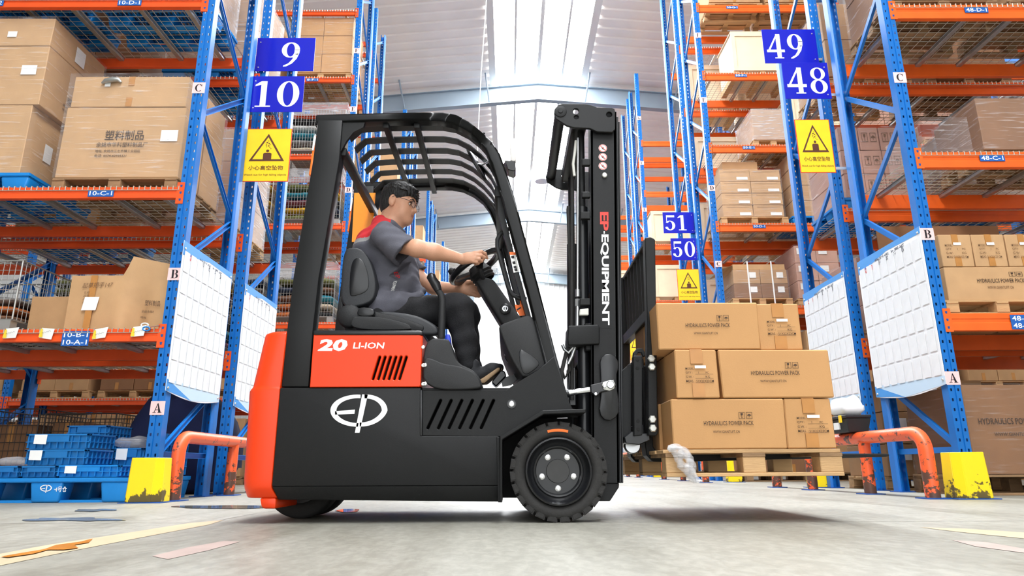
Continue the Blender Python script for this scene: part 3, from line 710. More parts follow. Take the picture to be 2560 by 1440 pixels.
# ============================================================ goods on the racks
def rbox(mb, a, b): return mb.box(a, b)
def carton(x0, x1, y0, y1, z0, z1, label, m='card', group=None, tape='x', end=None, prints=(), name='carton', rot=0.0, open_top=False, tm='tape'):
    """cardboard box; tape 'x' seam strip wraps over front/back, 'y' over the sides; prints = [(text, u0,u1,v0,v1, face, mat)]"""
    c = Vector(((x0 + x1) / 2, (y0 + y1) / 2, z0)); t = thing(name, c, label, 'carton', group)
    rnd = random.Random(int(abs(x0*997 + y0*131 + z0*71) * 100))
    a = .0025
    mb = MB(); q = [(x0, y0), (x1, y0), (x1, y1), (x0, y1)]
    j = lambda: rnd.uniform(-.004, .004)
    mb.hexa([(x + j(), y + j(), z0) for x, y in q] + [(x + j(), y + j(), z1 + rnd.uniform(-.004, .0)) for x, y in q])
    part('box_body', mb, m, t, bevel=.005, seg=1)
    W_, D_, H_ = x1 - x0, y1 - y0, z1 - z0; e = .0016
    if tape == 'x':          # tape over the front end
        xc = (x0 + x1) / 2; w2 = .028
        part('tape', MB().box((xc - w2, y0 - e - .003, z1 - H_ * .3), (xc + w2, y0 - .002, z1 - .004)), tm, t)
        part('tape', MB().box((xc - w2, y0 - e - .003, z0 + .004), (xc + w2, y0 - .002, z0 + H_ * .3)), tm, t)
        part('tape', MB().box((xc - w2, y0 + .002, z1 - .003), (xc + w2, y1 - .002, z1 + e)), tm, t)
    elif tape == 'y':
        yc = (y0 + y1) / 2; w2 = .028
        for xx in (x0, x1): part('tape', MB().box((xx - e - .003, yc - w2, z1 - H_ * .3), (xx + e + .003, yc + w2, z1 - .004)), tm, t)
    for (s, u0, u1, v0, v1, face, pm) in prints:
        f = {'f': (Vector((x0, y0 - .0065, z0)), Vector((W_, 0, 0))), 'l': (Vector((x0 - .0065, y1, z0)), Vector((0, -D_, 0))), 'r': (Vector((x1 + .0065, y0, z0)), Vector((0, D_, 0)))}[face]
        P = lambda u, v: f[0] + f[1] * u + Vector((0, 0, H_ * v))
        if s is None:        # plain paper label
            n = f[1].cross(Vector((0, 0, 1))).normalized() * .001
            decal('paper_label', MB().add([P(u0, v0) + n, P(u1, v0) + n, P(u1, v1) + n, P(u0, v1) + n], [(0, 1, 2, 3)]), pm, t)
        elif s.startswith('#'):
            mb = MB()
            P2 = lambda u, v: P(u0 + (u1-u0)*u, v0 + (v1-v0)*v)
            if s == '#glass':
                fr_ = [(0, 0), (1, 0), (1, 1), (0, 1)]
                for (a_, b_) in (((0, 0), (1, .06)), ((0, .94), (1, 1)), ((0, 0), (.06, 1)), ((.94, 0), (1, 1))): mb.add([P2(a_[0], a_[1]), P2(b_[0], a_[1]), P2(b_[0], b_[1]), P2(a_[0], b_[1])], [(0, 1, 2, 3)])
                mb.add([P2(.3, .85), P2(.7, .85), P2(.66, .58), P2(.54, .5), P2(.46, .5), P2(.34, .58)], [tuple(range(6))]); mb.add([P2(.47, .5), P2(.53, .5), P2(.53, .2), P2(.47, .2)], [(0, 1, 2, 3)]); mb.add([P2(.32, .15), P2(.68, .15), P2(.6, .2), P2(.4, .2)], [(0, 1, 2, 3)])
            else:
                for (a_, b_) in (((0, 0), (1, .06)), ((0, .94), (1, 1)), ((0, 0), (.06, 1)), ((.94, 0), (1, 1))): mb.add([P2(a_[0], a_[1]), P2(b_[0], a_[1]), P2(b_[0], b_[1]), P2(a_[0], b_[1])], [(0, 1, 2, 3)])
                mb.add([P2(.14, .45), P2(.86, .45), P2(.74, .62), P2(.5, .72), P2(.26, .62)], [tuple(range(5))]); mb.add([P2(.47, .45), P2(.53, .45), P2(.53, .2), P2(.47, .2)], [(0, 1, 2, 3)])
            decal('care_symbol', mb, pm, t)
        else:
            decal('box_print', text_mb(MB(), s, P(u0, v0), f[1] * (u1 - u0), Vector((0, 0, H_ * (v1 - v0))), .004), pm, t)
    return t
_WP = {}
def wood_pallet(x0, x1, y0, y1, z0, label, m='wood', h=.13, group='wooden pallets'):
    t = thing('wooden_pallet', ((x0+x1)/2, (y0+y1)/2, z0), label, 'pallet', group)
    W_, D_ = x1 - x0, y1 - y0; bt_ = .018; key = (round(W_, 2), round(D_, 2), h, m)
    if key not in _WP:
        nb_ = max(5, int(D_ / .17)); bw = D_ / nb_ * .78
        _WP[key] = (nb_, box_mesh('deck_board', MB().box((-W_/2, -bw/2, 0), (W_/2, bw/2, bt_)), m, bevel=.002),
                    box_mesh('stringer_board', MB().box((-.05, -D_/2, 0), (.05, D_/2, bt_)), m, bevel=.002),
                    box_mesh('block', MB().box((-.055, -.055, 0), (.055, .055, h - 3*bt_)), m, bevel=.003),
                    box_mesh('bottom_board', MB().box((-W_/2, -.05, 0), (W_/2, .05, bt_)), m, bevel=.002))
    nb_, a, b, c, d = _WP[key]
    for i in range(nb_): link('deck_board', a, None, t, (0, -D_/2 + D_*(i+.5)/nb_, h - bt_))
    for x in (-W_/2 + .06, 0, W_/2 - .06):
        link('stringer_board', b, None, t, (x, 0, h - 2*bt_))
        for y in (-D_/2 + .06, 0, D_/2 - .06): link('block', c, None, t, (x, y, bt_))
    for y in (-D_/2 + .06, 0, D_/2 - .06): link('bottom_board', d, None, t, (0, y, 0))
    return t
_BP = {}
def blue_pallet(x0, x1, y0, y1, z0, label, h=.15, m='plblue', group='blue plastic pallets', logo=False):
    t = thing('plastic_pallet', ((x0+x1)/2, (y0+y1)/2, z0), label, 'pallet', group)
    W_, D_ = x1 - x0, y1 - y0; key = (round(W_, 2), round(D_, 2), round(h, 3), m)
    if key not in _BP:
        mb = MB().box((-W_/2, -D_/2, h - .014), (W_/2, -D_/2 + .02, h)).box((-W_/2, D_/2 - .02, h - .014), (W_/2, D_/2, h))
        mb.box((-W_/2, -D_/2, h - .035), (W_/2, -D_/2 + .006, h)).box((-W_/2, D_/2 - .006, h - .035), (W_/2, D_/2, h)).box((-W_/2, -D_/2, h - .035), (-W_/2 + .006, D_/2, h)).box((W_/2 - .006, -D_/2, h - .035), (W_/2, D_/2, h))
        n = int(W_ / .045)
        for i in range(n + 1): x = -W_/2 + W_*i/n; mb.box((x - .005, -D_/2, h - .03), (x + .005, D_/2, h - .002))
        n = int(D_ / .09)
        for i in range(n + 1): y = -D_/2 + D_*i/n; mb.box((-W_/2, y - .008, h - .028), (W_/2, y + .008, h - .001))
        _BP[key] = (box_mesh('pallet_deck', mb, m),
                    box_mesh('foot', MB().hexa([(-.105, -.075, .0), (.105, -.075, .0), (.105, .075, .0), (-.105, .075, .0), (-.13, -.08, h-.03), (.13, -.08, h-.03), (.13, .08, h-.03), (-.13, .08, h-.03)]), m, bevel=.02, seg=3),
                    box_mesh('runner', MB().box((-W_/2 + .02, -.05, 0), (W_/2 - .02, .05, .018)), m))
    a, b, c = _BP[key]
    link('pallet_deck', a, None, t)
    for y in (-D_/2 + .08, 0, D_/2 - .08):
        link('runner', c, None, t, (0, y, 0))
        for x in (-W_/2 + .13, 0, W_/2 - .13): link('foot', b, None, t, (x, y, 0))
    return t
def wrap(x0, x1, y0, y1, z0, z1, label, m='film', g='stretch wraps', e=.012, seed=1):
    """stretch film wound round a stack: wrinkled open-bottomed shell"""
    rnd = random.Random(seed); v = []; f = []; nz = 7; loop = []
    n = 8
    for s in range(4):
        for i in range(n): loop.append((s, i / n))
    for k in range(nz):
        z = z0 + (z1 + e - z0) * k / (nz - 1)
        for s, u in loop:
            x, y = [(x0 + (x1-x0)*u, y0), (x1, y0 + (y1-y0)*u), (x1 - (x1-x0)*u, y1), (x0, y1 - (y1-y0)*u)][s]
            nx, ny = [(0, -1), (1, 0), (0, 1), (-1, 0)][s]; d = e * rnd.uniform(.5, 1.1)
            cx_, cy_ = (x0+x1)/2, (y0+y1)/2
            if u == 0: x += e * (1 if x > cx_ else -1); y += e * (1 if y > cy_ else -1)
            else: x += nx * d; y += ny * d
            v.append((x, y, z))
    m_ = len(loop)
    for k in range(nz - 1):
        for i in range(m_): f.append((k*m_+i, k*m_+(i+1) % m_, (k+1)*m_+(i+1) % m_, (k+1)*m_+i))
    mb = MB().add(v, f, 0, True)
    o = solo('stretch_wrap', mb, m, label, 'wrap', g, origin=((x0+x1)/2, (y0+y1)/2, z0))
    return o
def BX(xa, xb, yt, yb, Y):
    """pixel rectangle on plane Y -> x0,x1,z0,z1"""
    a = U(xa, yb, Y); b = U(xb, yb, Y); c = U((xa + xb) / 2, yt, Y); return a.x, b.x, a.z, c.z
# ---------- rack 10, shelf C : cartons of a plastics maker on a wooden pallet, two deep
ZC = LL[1] + .016
xa, xb = U(138, 430, 5.60).x, -2.97
wood_pallet(xa - .01, xb + .01, 5.58, 6.44, ZC, 'old wooden pallet under the taller printed cartons on shelf 10-C', 'wood_old', .12)
zp = ZC + .121; z1_ = U(280, 268, 5.60).z; z2_ = U(280, 192, 5.60).z
big = [('塑料制品', .36, .68, .52, .66, 'f', 'print_'), ('余姚市华科塑料制品厂', .30, .72, .42, .49, 'f', 'print_'), ('地址: 余姚市三七市镇工业园区', .30, .67, .345, .385, 'f', 'print_'), ('电话: 0574-62935321', .30, .56, .28, .32, 'f', 'print_'),
       (None, .82, .96, .50, .66, 'f', 'paper'), (None, .30, .62, .35, .6, 'r', 'paper')]
carton(xa, xb, 5.60, 6.00, zp, z1_, 'large printed carton with plastics maker lettering on a wooden pallet', 'card', tape=None, prints=big)
carton(xa, xb, 6.02, 6.42, zp, z1_, 'plain carton behind the lettered carton on the same wooden pallet', 'card2', tape=None)
carton(xa + .03, xb - .01, 5.60, 6.00, z1_ + .004, z2_, 'shallow taped carton on top of the lettered plastics carton', 'card', tape='x', prints=[(None, .27, .32, .66, .82, 'f', 'paper')])
carton(xa + .03, xb - .01, 6.02, 6.42, z1_ + .004, z2_ + .02, 'shallow carton at the back of the lettered plastics cartons', 'card2', tape='x')
for k in (.30, .66): 
    xx = xa + (xb - xa) * k
wrap(xa, xb, 5.60, 6.42, zp, z2_ + .02, 'clear stretch film round the lettered plastics cartons', 'film', seed=2)
solo('glove', MB().tube([U(255, 208, 5.585), U(265, 202, 5.575), U(282, 199, 5.57), U(296, 199, 5.575), U(303, 206, 5.585)], [.010, .022, .026, .022, .010], 10), 'cloth_grey' if 'cloth_grey' in MATS else 'galv', 'crumpled grey glove lying against the shallow taped carton', 'glove')
# ---------- rack 10, shelf C : stack on a blue pallet
xb = U(50, 405, 5.56).x; xa = xb - 1.05; zq = ZC + .151
blue_pallet(xa, xb + .11, 5.56, 6.46, ZC, 'bright blue plastic pallet under the tall wrapped cartons on shelf 10-C')
zz = [zq, U(40, 262, 5.58).z, U(40, 115, 5.58).z, U(40, 45, 5.58).z]
labs = ['bottom carton of the tall wrapped stack on the blue pallet', 'middle lettered carton of the tall wrapped stack on the blue pallet', 'shallow top carton of the tall wrapped stack on the blue pallet']
rp = [('塑料制品', .42, .74, .34, .46, 'r', 'print_'), ('余姚市华科塑料制品厂', .36, .80, .26, .31, 'r', 'print_'), ('地址: 余姚市三七市镇', .36, .74, .19, .23, 'r', 'print_'), (None, .80, .93, .50, .66, 'f', 'paper')]
for i in range(3):
    carton(xa, xb + (.05 if i else 0), 5.58, 6.40 if i else 6.1, zz[i] + .002, zz[i+1], labs[i], 'card', tape=None, prints=[rp, rp, [(None, .42, .6, .2, .75, 'r', 'paper'), (None, .62, .70, .3, .5, 'f', 'paper')]][i] if i else [(None, .45, .66, .35, .6, 'r', 'paper')])
wrap(xa, xb + .05, 5.58, 6.40, zq, zz[3], 'clear stretch film round the tall stack on the blue pallet', 'film', seed=5)
# ---------- rack 10, shelf D and rack 9 shelves (seen from below through the decks)
ZD = LL[2] + .016
def stack(x0, x1, y0, y1, z0, nx, ny, nz, h, label, m='card', wr=None, pal=None, plabel=None, wlabel=None, tape='x', ptint=(), grp=None, ph=.13, pad=.03):
    """a pallet with a block of equal cartons"""
    zt_ = z0
    if pal == 'wood': wood_pallet(x0 - pad, x1 + pad, y0, y1, z0, plabel, 'wood', ph); zt_ += ph + .001
    if pal == 'old': wood_pallet(x0 - pad, x1 + pad, y0, y1, z0, plabel, 'wood_old', ph); zt_ += ph + .001
    if pal == 'blue': blue_pallet(x0 - pad, x1 + pad, y0, y1, z0, plabel, ph + .02); zt_ += ph + .021
    for k in range(nz):
        for i in range(nx):
            for j in range(ny):
                g_ = .004
                carton(x0 + (x1-x0)*i/nx + g_, x0 + (x1-x0)*(i+1)/nx - g_, y0 + (y1-y0)*j/ny + g_, y0 + (y1-y0)*(j+1)/ny - g_, zt_ + h*k + .001, zt_ + h*(k+1) - .003, label, m, grp or label[:40], tape if j == 0 else None, prints=ptint if j == 0 else ())
    if wr: wrap(x0, x1, y0, y1, zt_, zt_ + h*nz, wlabel, wr, seed=int(abs(x0*50)+z0*10))
stack(-4.05, -2.98, 5.6, 6.42, ZD, 2, 1, 2, .62, 'tall wrapped carton on the blue pallet of shelf 10-D', 'card2', 'film_white', 'blue', 'blue plastic pallet on shelf 10-D', 'milky stretch film on shelf 10-D', None)
stack(-5.4, -4.25, 5.6, 6.42, ZD, 2, 1, 2, .55, 'dusty carton on the old wooden pallet of shelf 10-D', 'card_dark', 'film', 'blue', 'second blue plastic pallet on shelf 10-D beside the dusty cartons', 'clear stretch film round the dusty cartons of shelf 10-D', None)
Y9a, Y9b = 6.95, 7.78
stack(-4.0, -2.98, Y9a, Y9b, LL[1] + .016, 2, 2, 3, .40, 'white wrapped carton on shelf C of the rack with the nine plate', 'card', 'film_white', 'wood', 'wooden pallet on shelf C of the rack with the nine plate', 'milky stretch film on shelf C of the rack with the nine plate', 'x')
stack(-5.4, -4.3, Y9a, Y9b, LL[1] + .016, 3, 1, 2, .45, 'brown carton next to the white wrapped stack of the rack with the nine plate', 'card2', None, 'blue', 'blue plastic pallet beside the white wrapped stack of the rack with the nine plate', None, 'x')
stack(-4.0, -2.98, Y9a, Y9b, LL[2] + .016, 2, 1, 2, .58, 'wrapped carton on shelf D of the rack with the nine plate', 'card', 'film_white', 'blue', 'blue plastic pallet on shelf D of the rack with the nine plate', 'milky stretch film on shelf D of the rack with the nine plate', None)
stack(-5.4, -4.3, Y9a, Y9b, LL[2] + .016, 2, 1, 1, .6, 'dark carton on shelf D of the rack with the nine plate', 'card_dark', None, 'old', 'old wooden pallet on shelf D of the rack with the nine plate', None, None)
# ---------- rack 10, shelf B
ZB = LL[0] + .016
def crumpled():
    x0, x1, z0, z1 = BX(160, 402, 690, 815, 5.66); z0 = ZB; zr_ = U(330, 640, 5.66).z
    t = thing('carton', ((x0+x1)/2, 5.9, z0), 'big sagging carton with one raised flap and a creased corner', 'carton')
    n = 26; v = []; f = []; m_ = 9
    for i in range(n + 1):
        u = i / n; x = x0 + (x1 - x0) * u
        top = z1 if u < .56 else z1 + (zr_ - z1) * min(1, (u - .56) / .04) * (1 - .35*max(0, (u-.6)/.4))
        for j in range(m_ + 1):
            w_ = j / m_; z = z0 + (top - z0) * w_
            d = .10 * math.exp(-((u - .70)/.13)**2) * (1 - w_)**1.6 - .05 * math.exp(-((u - .58)/.08)**2) * (1-w_)**2 - .02*math.sin(u*5)*w_
            v.append((x, 5.66 + d + .05*max(0, u - .55), z))
    for i in range(n):
        for j in range(m_): k = i*(m_+1)+j; f.append((k, k+m_+1, k+m_+2, k+1))
    part('front_face', MB().add(v, f, 0, True), 'card', t)
    mb = MB().add([(x1, 5.69, z0), (x1, 6.35, z0), (x1, 6.35, z1), (x1, 5.69, zr_ - .05)], [(0, 1, 2, 3)]).add([(x0, 5.66, z0), (x0, 6.35, z0), (x0, 6.35, z1), (x0, 5.66, z1)], [(3, 2, 1, 0)]).add([(x0, 6.35, z0), (x1, 6.35, z0), (x1, 6.35, z1), (x0, 6.35, z1)], [(0, 1, 2, 3)]).add([(x0, 5.68, z0 + .004), (x1, 5.8, z0 + .004), (x1, 6.35, z0 + .004), (x0, 6.35, z0 + .004)], [(0, 1, 2, 3)])
    part('side_faces', mb, 'card2', t)
    part('top_flap', MB().hexa([(x0, 5.66, z1), (x0 + .45, 5.66, z1), (x0 + .45, 6.3, z1 + .02), (x0, 6.3, z1 + .03), (x0, 5.66, z1 + .005), (x0 + .45, 5.66, z1 + .005), (x0 + .45, 6.3, z1 + .025), (x0, 6.3, z1 + .035)]), 'card', t)
    P = lambda u, v_, y=5.635: Vector((x0 + (x1-x0)*u, y, z0 + (z1-z0)*v_))
    decal('tape', MB().add([P(.21, .0), P(.28, .0), P(.29, 1.0), P(.22, 1)], [(0, 1, 2, 3)]), 'tape', t)
    decal('paper_label', MB().add([P(.17, .36, 5.632), P(.32, .36, 5.632), P(.34, .60, 5.632), P(.19, .60, 5.632)], [(0, 1, 2, 3)]), 'paper', t)
    mb = MB(); text_mb(mb, '起草把手147', P(.14, .76, 5.633), (.32*(x1-x0), 0, .01), (0, 0, .10*(z1-z0)), 0, shear=.2); 
    for k, s in enumerate(('名称', '品名', '品质', '颜色', '尺寸')): text_mb(mb, s, P(.17, .66 - .06*k, 5.633), (.05, 0, 0), (0, 0, .022))
    decal('handwriting', mb, 'print_soft', t)
    mb = MB(); text_mb(mb, '塑料制品', P(.80, .46, 5.665), (.16*(x1-x0), 0, -.01), (0, 0, .10*(z1-z0)), .004); text_mb(mb, '余姚市华科塑料', P(.76, .34, 5.69), (.2*(x1-x0), 0, -.01), (0, 0, .05*(z1-z0))); text_mb(mb, '地址三七市镇', P(.74, .25, 5.715), (.2*(x1-x0), 0, -.01), (0, 0, .04*(z1-z0)))
    decal('box_print', mb, 'print_', t)
crumpled()
x0, x1, z0, z1 = BX(72, 168, 742, 815, 5.80); carton(x0, x1, 5.78, 6.2, ZB, z1, 'small plain carton beside the big sagging carton', 'card2', tape=None)
sc = thing('scissors', U(370, 818, 5.49), 'scissors with blue and white handles hanging over the shelf edge', 'scissors')
for i, (cx_, cy_) in enumerate(((362, 813), (366, 822))):
    part('handle', MB().tube([U(cx_ + 9*math.cos(t_), cy_ + 5*math.sin(t_), 5.488 - i*.006) for t_ in np.linspace(0, 6.283, 14)], .006, 6), 'plblue' if i else 'paper', sc)
part('blade', MB().bar(U(374, 818, 5.488), U(400, 814, 5.488), .02, .003), 'steel', sc)
mat('tagyellow', (240, 210, 60), .5)
for k, (a, b) in enumerate(((26, 833), (116, 831), (249, 835), (345, 829))):
    c = U(a, b, 5.482); t = thing('hanging_tag', (c.x, 5.482, c.z - .05), 'white and yellow handwritten tag hanging on the 10-B shelf beam', 'tag', 'handwritten tags on shelf 10-B')
    d = [.01, -.01, .02, .015][k]
    part('tag_sheet', MB().hexa([(c.x - .055, 5.484, c.z - .045), (c.x + .052, 5.478, c.z - .05 + d), (c.x + .052, 5.480, c.z - .05 + d), (c.x - .055, 5.486, c.z - .045), (c.x - .045, 5.486, c.z + .04), (c.x + .062, 5.484, c.z + .04 + d), (c.x + .062, 5.486, c.z + .04 + d), (c.x - .045, 5.488, c.z + .04)]), 'cardpaper', t)
    mb = MB(); n_ = Vector((0, -.009, 0))
    mb.add([Vector((c.x - .054, 5.483, c.z - .04)) + n_, Vector((c.x - .02, 5.481, c.z - .042)) + n_, Vector((c.x - .03, 5.484, c.z + .03)) + n_, Vector((c.x - .045, 5.485, c.z + .03)) + n_], [(0, 1, 2, 3)])
    decal('tag_stripe', mb, 'tagyellow', t)
    part('tag_scribble', MB().tube([(c.x - .03 + .007*i_, 5.472, c.z + .006*math.sin(i_*2.3 + k) + .002*i_ - .008) for i_ in range(11)], .0011, 4), 'ink', t)
# ---------- wire cages
_CG = {}
mat('cagewire', (172, 172, 168), .4, .6); mat('cagedark', (70, 62, 58), .6, .3)
def cage(x0, x1, y0, y1, z0, h, label, m='cagewire', group='wire mesh cages', pitch=.05):
    t = thing('wire_cage', ((x0+x1)/2, (y0+y1)/2, z0), label, 'cage', group); W_, D_ = x1-x0, y1-y0; key = (round(W_, 2), round(D_, 2), round(h, 2), m)
    if key not in _CG:
        b0 = .10; r = .0034
        def panel(a, b, n):
            mb = MB()
            for i in range(n + 1): p = Vector(a) + (Vector(b) - Vector(a)) * i / n; mb.wire(p + Vector((0, 0, b0)), p + Vector((0, 0, h)), r)
            nz = int((h - b0) / pitch / 1.6)
            for k in range(nz + 1): z = b0 + (h - b0) * k / nz; mb.wire(Vector(a) + Vector((0, 0, z)), Vector(b) + Vector((0, 0, z)), r)
            return box_mesh('mesh_panel', mb, m)
        c = [(-W_/2, -D_/2, 0), (W_/2, -D_/2, 0), (W_/2, D_/2, 0), (-W_/2, D_/2, 0)]
        pn = [panel(c[i], c[(i+1) % 4], int((W_, D_)[i % 2] / pitch)) for i in range(4)]
        bp_ = MB().box((-W_/2, -D_/2, b0 - .01), (W_/2, D_/2, b0))
        ft = MB().box((-.05, -.04, 0), (.05, .04, b0 - .01)); _CG[key + ('c',)] = c
        rim = MB()
        for i in range(4): rim.tube([Vector(c[i]) + Vector((0, 0, h)), Vector(c[(i+1) % 4]) + Vector((0, 0, h))], .007, 6); rim.tube([Vector(c[i]) + Vector((0, 0, b0)), Vector(c[i]) + Vector((0, 0, h))], .007, 6)
        _CG[key] = (pn, box_mesh('cage_floor', bp_, m), box_mesh('cage_foot', ft, m), box_mesh('cage_frame', rim, m))
    pn, a, b, c = _CG[key]
    for p_ in pn: link('mesh_panel', p_, None, t)
    for (x, y, _) in _CG[key + ('c',)]: link('cage_foot', b, None, t, (x*.9, y*.9, 0))
    link('cage_floor', a, None, t); link('cage_frame', c, None, t)
    return t
CLOTH = [('grey', (120, 118, 116)), ('navy', (40, 52, 78)), ('brown', (120, 84, 62)), ('mustard', (206, 160, 40)), ('black', (36, 34, 36)), ('beige', (196, 180, 156)), ('teal', (40, 132, 150)), ('olive', (110, 112, 64)), ('maroon', (110, 54, 70)), ('white', (206, 204, 200)), ('orange', (190, 104, 50))]
for n_, c in CLOTH: mat('cloth_' + n_, c, .9, 0, .35, 18, .5, 40)
def lump_mesh(W_, D_, h, seed):
    rnd = np.random.RandomState(seed); nx, ny = 14, 8; v = []; f = []
    ph = rnd.uniform(0, 6.28, 6)
    def dz(u, w_): return .35*h*(math.sin(5*u + ph[0])*math.sin(4*w_ + ph[1])*.5 + .5*math.sin(11*u + ph[2])*math.cos(9*w_ + ph[3])*.5)
    for top in (0, 1):
        for i in range(nx + 1):
            for j in range(ny + 1):
                u, w_ = i/nx, j/ny; e = (1 - abs(2*u - 1)**6) * (1 - abs(2*w_ - 1)**6)
                x = (u - .5)*W_*(1 - .05*(1-e)); y = (w_ - .5)*D_*(1 - .05*(1-e))
                z = (h*(.5 + .5*e) + dz(u, w_)*e*.6) if top else h*.25*(1-e)
                v.append((x, y, z))
    N_ = (nx+1)*(ny+1)
    for i in range(nx):
        for j in range(ny):
            k = i*(ny+1)+j; f.append((N_+k, N_+k+ny+1, N_+k+ny+2, N_+k+1)); f.append((k+1, k+ny+2, k+ny+1, k))
    for i in range(nx):
        for j in (0, ny): k = i*(ny+1)+j; f.append((k, k+ny+1, N_+k+ny+1, N_+k) if j == 0 else (N_+k, N_+k+ny+1, k+ny+1, k))
    for j in range(ny):
        for i in (0, nx): k = i*(ny+1)+j; f.append((N_+k, N_+k+1, k+1, k) if i == 0 else (k, k+1, N_+k+1, N_+k))
    me = bpy.data.meshes.new('cloth_bundle'); me.from_pydata(v, [], f)
    for p in me.polygons: p.use_smooth = True
    return me
_LM = {}
def fill_cage(x0, x1, y0, y1, z0, h, seed, where, n=6, cols=2):
    rnd = random.Random(seed); lh = (h - .12) / n
    for k in range(n):
        for c in range(cols):
            w_ = (x1 - x0 - .06) / cols; key = (round(w_, 2), round(y1 - y0, 2), round(lh, 2), rnd.randint(0, 2)); nm = rnd.choice(CLOTH)[0]
            kk = key + (nm,)
            if kk not in _LM:
                me = lump_mesh(w_ * .97, (y1 - y0) * .94, lh * .82, key[3] + 3); me.materials.append(MATS['cloth_' + nm]); _LM[kk] = me
            o = link('cloth_bundle', _LM[kk], None, None, (x0 + .03 + w_*(c + .5), (y0+y1)/2, z0 + .102 + lh*k))
            tag(o, 'folded %s cloth bundle inside the %s' % (nm, where), 'cloth', 'cloth bundles in the wire cages')
cage(-5.42, U(60, 790, 5.75).x, 5.62, 6.4, ZB, .62, 'bright wire cage standing beside the small plain carton on shelf 10-B')
fill_cage(-5.42, U(60, 790, 5.75).x, 5.62, 6.4, ZB, .36, 3, 'cage beside the small plain carton', 3, 2)
cage(-4.1, -3.0, 6.98, 7.78, ZB, .62, 'wire cage on shelf B of the rack with the nine plate'); fill_cage(-4.1, -3.0, 6.98, 7.78, ZB, .5, 12, 'cage below the nine plate', 3, 2)
cage(-5.4, -4.3, 6.98, 7.78, ZB, .62, 'wire cage in the corner of shelf B of the rack with the nine plate'); fill_cage(-5.4, -4.3, 6.98, 7.78, ZB, .5, 13, 'corner cage below the nine plate', 3, 2)
# ---------- rack with letters D, E, F (row behind sign 9)
Y8 = 11.18
lv8 = ['shelf C', 'shelf D', 'shelf E']
for j, (z, lab) in enumerate(((LF[1], 'lowest cloth cage tier'), (LF[2], 'middle cloth cage tier'), (LF[3], 'highest cloth cage tier'))):
    for i, (xa, xb) in enumerate(((-4.05, -2.98), (-5.35, -4.2), (-6.75, -5.65), (-8.0, -6.9))):
        pos = ('next to the lettered post', 'one place in from the lettered post', 'two places in from the lettered post', 'three places in from the lettered post')[i]
        cage(xa, xb, Y8, Y8 + .85, z + .016, .92, 'wire cage of cloth %s, %s' % (pos, lab)); fill_cage(xa, xb, Y8, Y8 + .85, z + .016, .86, 20 + 7*j + i, 'cloth cages of the lettered rack', 5, 2)
    wrap(-4.07, -2.96, Y8 - .015, Y8 + .865, z + .8, z + 1.06, 'plastic film thrown over the cloth cage, %s' % lab, 'film_white', seed=j)
stack(U(728, 160, Y8).x, U(878, 160, Y8).x, Y8, Y8 + .85, LF[4] + .016, 2, 1, 3, .40, 'clean brown carton in the high stack beside letter F', 'card_new', None, 'wood', 'wooden pallet under the high clean cartons beside letter F', None, None, pad=.02)
wrap(U(728, 160, Y8).x, U(878, 160, Y8).x, Y8, Y8 + .85, LF[4] + .15, LF[4] + 1.36, 'clear film round the high clean cartons beside letter F', 'film', seed=3)
stack(-5.4, -4.35, Y8, Y8 + .85, LF[4] + .016, 2, 1, 3, .38, 'brown labelled carton in the high stack behind the nine plate', 'card', None, 'wood', 'wooden pallet behind the nine plate', None, None, [(None, .3, .5, .45, .7, 'f', 'paper')])
for i, z in enumerate((LF[0],)):
    stack(-4.0, -3.0, Y8, Y8 + .85, z + .016, 2, 1, 2, .4, 'carton on the lowest shelf of the rack lettered D, E, F', 'card2', None, 'wood', 'wooden pallet on the lowest shelf of the rack lettered D, E, F', None)
# the row behind it
for j, z in enumerate(LF[1:5]):
    stack(-4.0, -2.98, 12.5, 13.35, z + .016, 2, 1, 2, .46, 'brown carton at tier %s behind the cloth cages' % 'ABCD'[j], ('card', 'card2')[j % 2], 'film_white' if j % 2 else None, 'wood', 'wooden pallet at tier %s behind the cloth cages' % 'ABCD'[j], 'milky film at tier %s behind the cloth cages' % 'ABCD'[j], None)
# ---------- far rows
tiers = 'lower middle upper top'.split()
for i, y in enumerate((16.78, 22.38, 27.98)):
    for j, z in enumerate((2.63, 5.73, 7.3)):
        stack(-3.9, -2.98, y, y + .85, z + .016, 1, 1, 2, .55, 'big carton on the %s shelf, %s beyond the rack lettered D, E, F' % (tiers[j], ('one aisle', 'two aisles', 'three aisles')[i]), 'card', None, 'wood', 'pallet on the %s shelf, %s beyond the rack lettered D, E, F' % (tiers[j], ('one aisle', 'two aisles', 'three aisles')[i]), None, None)
